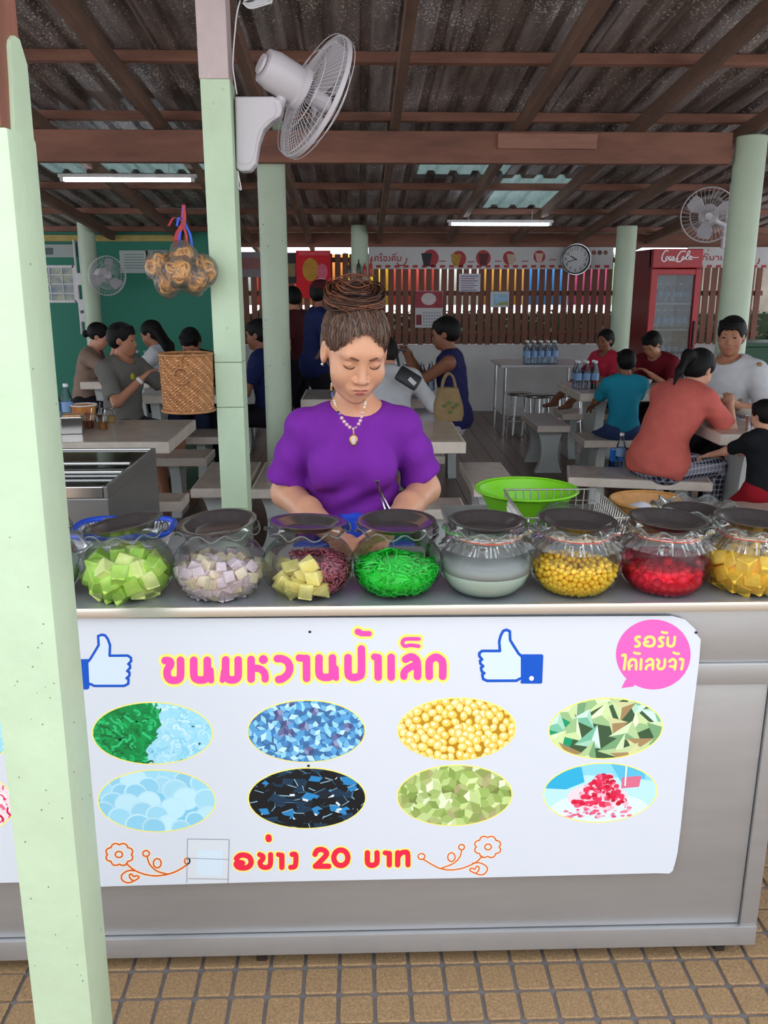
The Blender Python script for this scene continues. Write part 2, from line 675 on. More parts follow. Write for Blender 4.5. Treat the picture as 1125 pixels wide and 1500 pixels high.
# remaining paint film on the right side of the top
prof = [(dp * .34, 0), (dp, 0), (dp, (z2 - z1) * .78), (dp * .93, (z2 - z1) * .86), (dp * .80, z2 - z1), (dp * .62, (z2 - z1) * 1.0), (dp * .5, (z2 - z1) * .93), (dp * .46, (z2 - z1) * .86), (dp * .43, (z2 - z1) * .55), (dp * .38, (z2 - z1) * .25)]
mb = MB()
mb.prism(prof, 0, .007, Matrix(((0, 0, 1, w / 2 - .011), (1, 0, 0, 0), (0, 1, 0, z1 - .001), (0, 0, 0, 1))))
mb.build('paint_film', M('green_paint'), post)
mat('pock', '#6f7a66', .9)
mb = MB()
for k in range(34):
    zz = rnd.uniform(.15, 1.25)
    xx = rnd.uniform(-w / 2 + .01, w / 2 - .008)
    r = rnd.uniform(.0007, .0016)
    mb.ell((xx, -.0002, zz), (r, .0008, r * 1.2), 6, 4)
for k in range(9):
    mb.ell((w / 2 + .0002, rnd.uniform(.01, dp - .01), rnd.uniform(.2, 1.9)), (.0008, .0014, .002), 6, 4)
props(mb.build('pock_marks', M('pock'), post), kind='stuff')

MY = 3.2
pa, pb = PY(318, 115, MY), PY(344, 745, MY)
mw = PY(340, 200, MY).x - PY(297, 200, MY).x
mp = thing('timber_post', 'pale green square post behind the counter carrying the wall fan, upper end pinkish white', 'post', (pb.x, MY, 0))
zz = [0, PY(340, 745, MY).z, PY(340, 597, MY).z, PY(340, 531, MY).z, pa.z]
for a, b in zip(zz[:-1], zz[1:]):
    mb = MB()
    mb.bbox((0, .06, (a + b) / 2), (mw, .12, b - a - .0015), .003)
    mb.build('shaft', M('green_paint'), mp)
mb = MB()
mb.bbox((-.004, .06, (pa.z + zroof(MY) - .16) / 2), (mw * 1.0, .11, zroof(MY) - .16 - pa.z - .001), .003)
props(mb.build('upper_shaft', M('pink_paint'), mp), 'pinkish white upper end')
for px, py, s in ((326, 131, .006), (312, 151, .006), (332, 480, .005), (315, 470, .002), (330, 555, .002)):
    q = PY(px, py, MY)
    mb = MB()
    mb.ell((q.x - pb.x, 0, q.z), (s, .002, s), 10, 6)
    mb.build('bolt_plug', M('green_paint'), mp, smooth='all')

def column(label, px, py, Y, r, z0, z1, cap=False):
    c = PY(px, py, Y)
    t = thing('round_column', label, 'column', (c.x, Y, 0), group='pale green round columns')
    mb = MB()
    mb.lathe([(0, z0), (r, z0), (r, z1 - .006), (r - .006, z1), (0, z1)], n=32)
    mb.build('shaft', M('column_paint'), t, smooth=30)
    return t
cL = column('round pale green column just behind the purple-shirted vendor', 402, 400, 6.35, .097, 0, zroof(6.35) - .03)
mb = MB()
for k in range(16):
    a = R(rnd.uniform(200, 340)); r = .0972; s = rnd.uniform(.002, .005)
    mb.ell((r * math.cos(a), r * math.sin(a), rnd.uniform(.7, 2.0)), (s, s, s * .8), 6, 4)
props(mb.build('nail_marks', M('pock'), cL), kind='stuff')
column('thick round pale green column at the right end of the main roof beam', 1088, 330, 6.17, .103, 0, PY(1100, 196, 6.07).z)
column('round pale green column left of the red drinks fridge', 912, 430, 9.4, .105, 0, zroof(9.4) - .22)
column('round pale green column in the far left corner before the teal wall', 133, 420, 10.35, .095, 0, zroof(10.35) - .03)
column('round pale green column at the back above the vendor\'s hair bun', 527, 380, 10.5, .1, 0, zroof(10.5) - .03)

# ================================================================== counter
CY, CZ = 1.72, .936
cxr = PY(1112, 1330, CY).x
cxl = -1.45
CD = .40
ctr = thing('steel_counter', 'long stainless steel serving counter with a big white sign on its front', 'counter', (0, CY, 0))
z_r1, z_r2 = PY(1080, 972, CY).z, PY(1080, 1003, CY).z
z_b = .036
zbf = PY(900, 1360, CY).z
xseam = PY(1096, 1266, CY).x
def cpart(name, x0, x1, y0, y1, z0, z1, m='steel', b=.003):
    mb = MB()
    mb.bbox(((x0 + x1) / 2, (y0 + y1) / 2, (z0 + z1) / 2), (x1 - x0, y1 - y0, z1 - z0), b)
    return mb.build(name, M(m), ctr, smooth=30)
cpart('side_panel', cxr - .02, cxr, .006, CD, z_b, CZ - .02)
cpart('side_panel', cxl, cxl + .02, .006, CD, z_b, CZ - .02)
cpart('back_panel', cxl + .02, cxr - .02, CD - .01, CD, z_b, CZ - .02)
cpart('upper_panel', cxl + .02, xseam, .006, .016, z_r1, CZ - .02)
cpart('front_rail', cxl + .02, xseam, -.001, .018, z_r2, z_r1)
cpart('lower_panel', cxl + .02, xseam - .002, .008, .016, zbf + .002, z_r2)
cpart('corner_stile', xseam, cxr, 0, .02, zbf, CZ - .02)
cpart('bottom_rail', cxl, cxr, -.004, .02, z_b, zbf)
mb = MB()
mb.bbox((( cxl + cxr) / 2, CD / 2 - .004, CZ - .002), (cxr - cxl + .03, CD + .03, .004), .001)
mb.build('worktop', M('worktop_steel'), ctr)
lip = MB()
lip.bbox(((cxl + cxr) / 2, -.017, CZ - .0085), (cxr - cxl + .03, .010, .023), .004)
lip.build('front_lip', M('lip_steel'), ctr, smooth=30)
for x in (cxr - .075, -.25, cxl + .1):
    for y in (.03, CD - .05):
        mb = MB()
        mb.bbox((x, y, .019), (.026, .026, .038), .004)
        mb.build('foot', M('dark_steel'), ctr)

# ---- sign on the counter front
SY = CY - .006
def S(px, py):
    return PY(px, py, SY)
sign_poly = [(60, 905), (300, 905.5), (600, 904), (860, 902.5), (985, 902), (1003, 907), (1018, 921), (1021, 930), (1026, 936), (1024.5, 960), (1020, 1000), (1010, 1080), (1003, 1150), (997, 1210), (992, 1249), (989, 1262), (985, 1275), (980, 1279), (960, 1278.5), (700, 1285), (400, 1291), (200, 1296.5), (90, 1300)]
so = S(560, 1290)
sign = thing('menu_sign', 'large white dessert menu board with pink Thai heading and eight oval photos', 'sign', (so.x, SY, so.z))
mat('sign_white', '#dadde7', .35, spec=.4)
def flat_poly(mb, pts, layer=0, thick=0.0):
    y = -.0015 - .00025 * layer
    vs = [S(*p) for p in pts]
    vs = [(v.x - so.x, y, v.z - so.z) for v in vs]
    n = len(vs)
    if thick:
        vs2 = [(x, yy + thick, z) for x, yy, z in vs]
        fs = [tuple(range(n)), tuple(reversed(range(n, 2 * n)))] + [(i, n + i, n + (i + 1) % n, (i + 1) % n) for i in range(n)]
        mb.add(vs + vs2, fs)
    else:
        a = sum(pts[i][0] * pts[(i + 1) % n][1] - pts[(i + 1) % n][0] * pts[i][1] for i in range(n))
        mb.add(vs, [tuple(range(n)) if a < 0 else tuple(reversed(range(n)))])
def circ(cx, cy, rx, ry, n=20, a0=0):
    return [(cx + rx * math.cos(2 * PI * i / n + a0), cy + ry * math.sin(2 * PI * i / n + a0)) for i in range(n)]
def stroke(mb, pts, w, layer, closed=False, emit=flat_poly):
    P = pts + ([pts[0]] if closed else [])
    for (x0, y0), (x1, y1) in zip(P[:-1], P[1:]):
        dx, dy = x1 - x0, y1 - y0
        l = math.hypot(dx, dy) or 1
        nx, ny = -dy / l * w / 2, dx / l * w / 2
        emit(mb, [(x0 + nx, y0 + ny), (x1 + nx, y1 + ny), (x1 - nx, y1 - ny), (x0 - nx, y0 - ny)], layer)
    for (x, y) in P:
        emit(mb, circ(x, y, w / 2, w / 2, 12), layer)
def sm2(pts, n=5):
    return [(p.x, p.y) for p in smooth_path([(x, y, 0) for x, y in pts], n)]
mb = MB()
flat_poly(mb, sign_poly, 0, .003)
mb.build('board', M('sign_white'), sign)
for n_, c_ in (('ink_pink', '#ff4fb0'), ('ink_yellow', '#fdf072'), ('ink_red', '#f0294b'), ('ink_blue', '#0a55c4'), ('ink_pale', '#d6e4f2'), ('ink_white', '#f2f2f6'), ('ink_orange', '#d9602a'), ('ink_cream', '#fbe9c8'), ('ink_bubble', '#f766bf'), ('ink_lemon', '#f8e27a'), ('ink_maroon', '#a3262e'), ('ink_black', '#1a1a1c'), ('ink_grey', '#8c8f98')):
    mat(n_, c_, .4, spec=.35)

def field_parts(name, strokes, m, layer, parent, step=.5, emit=None, closed=False):
    """strokes: list of (points, width) in photo-plane units; every connected shape becomes one flat part"""
    emit = emit or (lambda x, y: S(x, y))
    xs = [p[0] for q, w in strokes for p in q]
    ys = [p[1] for q, w in strokes for p in q]
    pad = max(w for q, w in strokes) / 2 + 2 * step
    x0, y0 = min(xs) - pad, min(ys) - pad
    nx, ny = int((max(xs) + pad - x0) / step) + 2, int((max(ys) + pad - y0) / step) + 2
    gx, gy = np.meshgrid(x0 + np.arange(nx) * step, y0 + np.arange(ny) * step, indexing='ij')
    D = np.full((nx, ny), 1e9)
    for q, w in strokes:
        q = list(q)
        if len(q) == 1:
            q = q * 2
        for (ax, ay), (bx, by) in zip(q[:-1], q[1:]):
            i0, i1 = int((min(ax, bx) - pad - x0) / step), int((max(ax, bx) + pad - x0) / step) + 2
            j0, j1 = int((min(ay, by) - pad - y0) / step), int((max(ay, by) + pad - y0) / step) + 2
            i0, j0 = max(i0, 0), max(j0, 0)
            X, Y = gx[i0:i1, j0:j1], gy[i0:i1, j0:j1]
            dx, dy = bx - ax, by - ay
            l2 = dx * dx + dy * dy
            t = np.clip(((X - ax) * dx + (Y - ay) * dy) / l2, 0, 1) if l2 > 1e-12 else 0
            d = np.hypot(X - ax - t * dx, Y - ay - t * dy) - w / 2
            D[i0:i1, j0:j1] = np.minimum(D[i0:i1, j0:j1], d)
    ins = D < 0
    lab = np.zeros((nx, ny), int)
    k = 0
    for si, sj in zip(*np.nonzero(ins)):
        if lab[si, sj]:
            continue
        k += 1
        st = [(si, sj)]
        lab[si, sj] = k
        while st:
            a, b = st.pop()
            for c, d in ((a + 1, b), (a - 1, b), (a, b + 1), (a, b - 1)):
                if 0 <= c < nx and 0 <= d < ny and ins[c, d] and not lab[c, d]:
                    lab[c, d] = k
                    st.append((c, d))
    objs = []
    for q in range(1, k + 1):
        polys = []
        I = lab == q
        a, b = np.nonzero(I)
        for i in range(max(a.min() - 1, 0), min(a.max() + 1, nx - 1)):
            j = max(b.min() - 1, 0)
            jm = min(b.max() + 1, ny - 1)
            while j < jm:
                cs = [(i, j), (i + 1, j), (i + 1, j + 1), (i, j + 1)]
                fl = [I[c] for c in cs]
                if all(fl):
                    j2 = j
                    while j2 + 1 < jm and I[i, j2 + 2] and I[i + 1, j2 + 2]:
                        j2 += 1
                    polys.append([(x0 + i * step, y0 + j * step), (x0 + (i + 1) * step, y0 + j * step), (x0 + (i + 1) * step, y0 + (j2 + 1) * step), (x0 + i * step, y0 + (j2 + 1) * step)])
                    j = j2 + 1
                    continue
                if any(fl):
                    pl = []
                    for c, c2 in zip(cs, cs[1:] + cs[:1]):
                        if I[c]:
                            pl.append((x0 + c[0] * step, y0 + c[1] * step))
                        if I[c] != I[c2]:
                            f0, f1 = D[c], D[c2]
                            t = f0 / (f0 - f1) if f0 * f1 < 0 else .5
                            pl.append((x0 + (c[0] + (c2[0] - c[0]) * t) * step, y0 + (c[1] + (c2[1] - c[1]) * t) * step))
                    if len(pl) > 2:
                        polys.append(pl)
                j += 1
        mb = MB()
        yy = -.0015 - .00025 * layer
        for pl in polys:
            vs = [emit(x, y) for x, y in pl]
            mb.add([(v.x - parent.location.x, yy, v.z - parent.location.z) for v in vs], [tuple(reversed(range(len(pl))))])
        me = mb.mesh(name, M(m), merge=True)
        objs.append(link(name, me, parent))
    return objs

def glyphs(name, strokes, ox, oy, sc, width, outline, m_in, m_out, l0=1, smooth=True, parent=None, step=.5, emit=None):
    """strokes: list of (points, width factor) in a local drawing grid"""
    for nm, w, mm, ly in ((name + '_outline', outline, m_out, l0), (name, width, m_in, l0 + 1)):
        if w is None:
            continue
        lst = []
        for pts, f in strokes:
            q = [(ox + x / sc, oy + y / sc) for x, y in pts]
            if smooth and len(q) > 2:
                q = sm2(q, 4)
            ww = w * f if nm == name else (outline - width) + width * f
            lst.append((q, ww / sc))
        field_parts(nm, lst, mm, ly, parent, step, emit)
T1 = [([(88, 292), (122, 296), (128, 322), (105, 362), (104, 402), (122, 432), (155, 440), (188, 432), (203, 402), (203, 290)], 1),
      ([(302, 290), (303, 400), (320, 430), (355, 438), (390, 430), (403, 400), (403, 290)], 1), ([(428, 365), (432, 440)], .82),
      ([(541, 287), (541, 398), (560, 430), (590, 437), (618, 430), (634, 400), (634, 287)], 1), ([(525, 372), (516, 440)], .7),
      ([(731, 284), (731, 430)], 1), ([(735, 348), (790, 352), (825, 375), (836, 405), (836, 430)], .95), ([(822, 284), (823, 284)], 1.15),
      ([(928, 278), (962, 279), (1002, 300), (1020, 345), (1005, 395), (965, 428), (938, 434)], 1),
      ([(1112, 272), (1150, 275)], .95), ([(1172, 280), (1172, 425)], .95)]
T1 = T1[:-2]
T2 = [([(-8, 272), (30, 276)], .95), ([(46, 276), (47, 425)], 1),
      ([(140, 272), (141, 385), (160, 412), (190, 418), (225, 412), (240, 385), (240, 272)], 1), ([(264, 350), (268, 422)], .8),
      ([(357, 270), (358, 385), (375, 412), (405, 418), (440, 408), (457, 380), (457, 205)], 1),
      ([(430, 76), (445, 82)], .85), ([(455, 90), (515, 91)], .72),
      ([(555, 264), (578, 268)], .9), ([(582, 270), (583, 415)], 1), ([(680, 268), (680, 415)], 1),
      ([(788, 282), (830, 264), (868, 288), (877, 340), (877, 410)], 1), ([(868, 322), (805, 352), (778, 380), (775, 410)], .95),
      ([(888, 130), (790, 131), (766, 150), (768, 172), (788, 184), (825, 177), (885, 184)], .52),
      ([(965, 410), (965, 310), (985, 280), (1015, 266), (1045, 280), (1065, 310), (1065, 410)], 1)]
sc1 = 1125 / 220
glyphs('heading_letter', T1 + [([(x + 215 * sc1, y) for x, y in p], f) for p, f in T2], 225, 910, sc1, 58, 98, 'ink_pink', 'ink_yellow', parent=sign)
T3 = [([(64, 162), (82, 146), (110, 143), (138, 155), (148, 183), (135, 207), (105, 216), (75, 211), (62, 194), (76, 184), (98, 187)], 1),
      ([(196, 140), (214, 150), (212, 168), (198, 184), (206, 206), (230, 213), (252, 205), (258, 180), (258, 140)], .95), ([(246, 42), (247, 52)], 1.15),
      ([(302, 140), (316, 142)], .9), ([(322, 145), (322, 212)], 1), ([(380, 139), (400, 141), (401, 185), (394, 208), (372, 212)], .95),
      ([(510, 138), (522, 117), (548, 111), (572, 124), (570, 148), (512, 206)], 1.0), ([(512, 206), (588, 206)], 1.0),
      ([(657 + 40 * math.cos(a), 158 + 44 * math.sin(a)) for a in [2 * PI * i / 14 for i in range(15)]], 1.0),
      ([(808, 130), (808, 180), (818, 197), (835, 201), (852, 195), (862, 180), (862, 130)], 1),
      ([(908, 130), (926, 132)], .9), ([(932, 134), (932, 198)], 1), ([(980, 130), (979, 198)], 1), ([(984, 150), (998, 132), (1020, 126), (1036, 134), (1038, 198)], .95)]
glyphs('price_letter', T3, 330, 1215, 1125 / 290, 31, 46, 'ink_red', 'ink_yellow', parent=sign)

# speech bubble
bub = [(895 + x / 8.036, 900 + y / 8.036) for x, y in
       [p for p in circ(495, 468, 440, 412, 48) if not (p[0] < 270 and p[1] > 770)]]
bub.sort(key=lambda p: math.atan2(p[1] - (900 + 468 / 8.036), p[0] - (895 + 495 / 8.036)))
out = []
for p in bub:
    a = math.atan2(p[1] - (900 + 468 / 8.036), p[0] - (895 + 495 / 8.036))
    if out and len(out) and a > R(128) and not any(q[0] == 'tail' for q in out):
        out.append(('tail', (895 + 265 / 8.036, 900 + 845 / 8.036)))
        out.append(('tail', (895 + 120 / 8.036, 900 + 865 / 8.036)))
        out.append(('tail', (895 + 165 / 8.036, 900 + 770 / 8.036)))
    out.append(('c', p))
mb = MB()
flat_poly(mb, [q[1] for q in out], 1)
mb.build('speech_bubble', M('ink_bubble'), sign)
T4 = [([(335, 260), (300, 262), (286, 285), (305, 310), (330, 332), (325, 365), (285, 372)], 1),
      ([(398, 285), (430, 262), (475, 262), (505, 290), (505, 335), (480, 365), (430, 368), (390, 350), (392, 322), (430, 318)], 1),
      ([(612, 266), (577, 270), (566, 290), (590, 315), (607, 340), (597, 365), (560, 371)], 1), ([(597, 203), (620, 210), (655, 213)], .9),
      ([(665, 270), (662, 340), (680, 367), (715, 367), (737, 343), (747, 262)], 1),
      ([(130, 480), (158, 470), (168, 500), (150, 640)], 1), ([(210, 640), (206, 570), (232, 530), (268, 526), (292, 552), (290, 640)], 1), ([(245, 592), (225, 610)], .7),
      ([(270, 444), (300, 455), (335, 456)], .9), ([(352, 525), (345, 640)], 1),
      ([(415, 547), (450, 522), (488, 540), (488, 640)], 1), ([(480, 582), (422, 602), (407, 640)], .95),
      ([(538, 525), (563, 550), (545, 600), (562, 634), (600, 634), (625, 600), (630, 525)], 1),
      ([(684, 548), (720, 522), (755, 545), (752, 600), (745, 640)], 1), ([(690, 606), (735, 608)], .9),
      ([(733, 443), (760, 455), (795, 458)], .9), ([(808, 522), (838, 525), (842, 560), (826, 640)], 1)]
glyphs('bubble_letter', T4, 895, 900, 8.036, 33, None, 'ink_lemon', 'ink_lemon', parent=sign, l0=2)

# thumbs-up marks
def thumb(ox, oy, sc, hand, cuff, btn=None):
    h = sm2([(ox + x / sc, oy + y / sc) for x, y in hand], 1)
    mb = MB()
    flat_poly(mb, h, 1)
    mb.build('thumb_fill', M('ink_pale'), sign)
    field_parts('thumb_outline', [(h + [h[0]], 38 / sc)], 'ink_blue', 2, sign)
    mb = MB()
    flat_poly(mb, [(ox + x / sc, oy + y / sc) for x, y in cuff], 3)
    mb.build('cuff', M('ink_blue'), sign)
    if btn:
        mb = MB()
        flat_poly(mb, circ(ox + btn[0] / sc, oy + btn[1] / sc, 33 / sc, 33 / sc, 14), 4)
        mb.build('cuff_button', M('ink_white'), sign)
thumb(690, 905, 1125 / 120, [(395, 450), (385, 320), (405, 240), (440, 175), (485, 160), (530, 180), (535, 300), (590, 390), (650, 485), (700, 530), (700, 820), (660, 835), (620, 858), (220, 860), (165, 835), (152, 775), (180, 755), (145, 730), (135, 680), (165, 660), (128, 625), (122, 585), (150, 566), (112, 520), (112, 480), (150, 450)],
      [(665, 495), (970, 495), (990, 510), (975, 885), (960, 898), (690, 898), (675, 880), (690, 840), (700, 550)], (828, 825))
thumb(105, 915, 1125 / 110, [(572, 460), (578, 300), (545, 210), (505, 155), (455, 145), (400, 165), (408, 300), (350, 400), (275, 520), (235, 560), (250, 880), (290, 885), (340, 912), (790, 912), (850, 880), (855, 810), (825, 797), (868, 760), (870, 710), (835, 690), (880, 640), (875, 600), (850, 585), (895, 540), (890, 490), (845, 458)],
      [(118, 510), (270, 510), (232, 575), (250, 870), (272, 890), (268, 945), (240, 965), (162, 965), (148, 900)])

# flower sprays
def spray(name, strokes, ox, oy, sc):
    for nm, w, mm, ly in ((name + '_edge', 26, 'ink_cream', 1), (name, 13, 'ink_orange', 2)):
        field_parts(nm, [(sm2([(ox + x / sc, oy + y / sc) for x, y in (pts + [pts[0]] if cl else pts)], 4), w / sc) for pts, cl in strokes], mm, ly, sign, .4)
def petals(cx, cy, r, n=8, a=.16):
    return [(cx + r * (1 + a * abs(math.sin(n / 2 * t)) - a) * math.cos(t), cy + r * .82 * (1 + a * abs(math.sin(n / 2 * t)) - a) * math.sin(t)) for t in [2 * PI * i / 64 for i in range(64)]]
spray('flower_spray', [(petals(170, 258, 116), True), (circ(166, 258, 30, 25, 10), True), ([(225, 330), (290, 385), (380, 422), (480, 434), (590, 415), (670, 380), (735, 335)], False),
      (circ(390, 250, 27, 24, 10), True), ([(398, 275), (420, 340), (480, 395), (560, 418)], False), (circ(482, 330, 32, 38, 10, .4), True), (circ(728, 312, 22, 24, 10), True),
      ([(300, 392), (240, 392), (192, 425), (190, 465), (230, 490), (270, 485), (325, 455), (330, 440), (310, 432), (290, 440), (270, 420), (252, 428), (260, 455), (285, 475)], False)], 145, 1205, 1125 / 200)
spray('flower_spray', [(petals(803, 245, 140), True), (circ(807, 245, 34, 30, 10), True), ([(745, 340), (700, 390), (640, 425), (540, 465), (420, 482), (310, 465), (220, 420), (140, 372)], False),
      (circ(122, 343, 36, 30, 10), True), (circ(535, 247, 30, 27, 10), True), ([(535, 275), (515, 350), (450, 415), (330, 463)], False), (circ(430, 350, 38, 45, 10, .4), True),
      ([(650, 412), (720, 408), (785, 440), (800, 480), (765, 525), (715, 530), (630, 495), (620, 475), (645, 462), (668, 475), (690, 445), (715, 455), (710, 485), (685, 515)], False)], 600, 1205, 1125 / 160)

# taped paper scrap, holes
mat('tape', '#dcdfe6', .3)
mb = MB()
flat_poly(mb, [(275, 1228), (336, 1229), (334, 1292), (274, 1292)], 2)
props(mb.build('taped_paper', M('tape'), sign), 'small scrap of paper stuck down with clear tape')
mb = MB()
flat_poly(mb, [(289, 1244), (327, 1244), (326, 1282), (289, 1281)], 3)
mb.build('paper_print', M('ink_pale'), sign)
field_parts('tape_edge', [(q, .8) for q in ([(275, 1228), (336, 1229)], [(336, 1229), (334, 1292)], [(274, 1292), (275, 1228)], [(276, 1286), (335, 1287)], [(275, 1256), (335, 1258)])], 'ink_grey', 4, sign, .4)
for px, py in ((454, 925), (452, 1121), (1019, 926)):
    mb = MB()
    flat_poly(mb, circ(px, py, 2.2, 2, 8), 4)
    mb.build('nail_hole', M('ink_black'), sign)

# oval food photographs: printed shapes, clipped to the oval
def ink_mat():
    m = bpy.data.materials.new('print_ink')
    m.use_nodes = True
    nt = m.node_tree
    b = nt.nodes['Principled BSDF']
    at = nt.nodes.new('ShaderNodeVertexColor')
    at.layer_name = 'ink'
    nt.links.new(at.outputs['Color'], b.inputs['Base Color'])
    b.inputs['Roughness'].default_value = .4
    MATS['print_ink'] = m
ink_mat()
def clip_oval(pts, rx_, ry_, n=40):
    out = list(pts)
    E = [(rx_ * math.cos(2 * PI * i / n), ry_ * math.sin(2 * PI * i / n)) for i in range(n)]
    for (ax, ay), (bx, by) in zip(E, E[1:] + E[:1]):
        side = lambda p: (bx - ax) * (p[1] - ay) - (by - ay) * (p[0] - ax)
        new, m = [], len(out)
        for i in range(m):
            p, q = out[i], out[(i + 1) % m]
            sp, sq = side(p), side(q)
            if sp >= 0:
                new.append(p)
            if (sp >= 0) != (sq >= 0):
                t = sp / (sp - sq)
                new.append((p[0] + (q[0] - p[0]) * t, p[1] + (q[1] - p[1]) * t))
        out = new
        if len(out) < 3:
            return []
    return out
def jit(c, g, a=.08):
    c = rgb(c) if isinstance(c, str) else c
    k = 1 + g.uniform(-a, a)
    return tuple(min(1, x * k) for x in c[:3]) + (1,)
def spots_in(g, rx_, ry_, d, tries=4000):
    P = []
    for _ in range(tries):
        x, y = g.uniform(-rx_, rx_), g.uniform(-ry_, ry_)
        if (x / rx_) ** 2 + (y / ry_) ** 2 < 1.1 and all((x - a) ** 2 + (y - b) ** 2 > d * d for a, b in P):
            P.append((x, y))
    P.sort(key=lambda p: p[1])
    return P
def draw_cube(out, x, y, r, g, cols, a0=None):
    a = g.uniform(0, 2 * PI) if a0 is None else a0
    sq = g.uniform(.75, 1.1)
    h = [(x + r * math.cos(a + k * PI / 3) * g.uniform(.9, 1.1), y + r * sq * math.sin(a + k * PI / 3) * g.uniform(.9, 1.1)) for k in range(6)]
    c = (x + r * .12 * math.cos(a), y + r * .12 * math.sin(a))
    for k in range(3):
        out.append(([h[2 * k], h[(2 * k + 1) % 6], h[(2 * k + 2) % 6], c], jit(cols[k], g)))
def ribbon(pts, w):
    L_, R_ = [], []
    for i, (x, y) in enumerate(pts):
        x0, y0 = pts[max(i - 1, 0)]
        x1, y1 = pts[min(i + 1, len(pts) - 1)]
        l = math.hypot(x1 - x0, y1 - y0) or 1
        nx, ny = -(y1 - y0) / l * w / 2, (x1 - x0) / l * w / 2
        L_.append((x + nx, y + ny))
        R_.append((x - nx, y - ny))
    return [[L_[i], L_[i + 1], R_[i + 1], R_[i]] for i in range(len(pts) - 1)]
def addr(o, pts, w, col):
    k = ('r', len(o))
    for q in ribbon(pts, w):
        o.append((q, col, k))
def worm(g, x, y, n, st, turn):
    a = g.uniform(0, 6.3)
    w = g.gauss(0, turn)
    pts = [(x, y)]
    for k in range(n):
        w = w * .8 + g.gauss(0, turn)
        a += w
        x += st * math.cos(a)
        y += st * math.sin(a) * .8
        pts.append((x, y))
    return pts
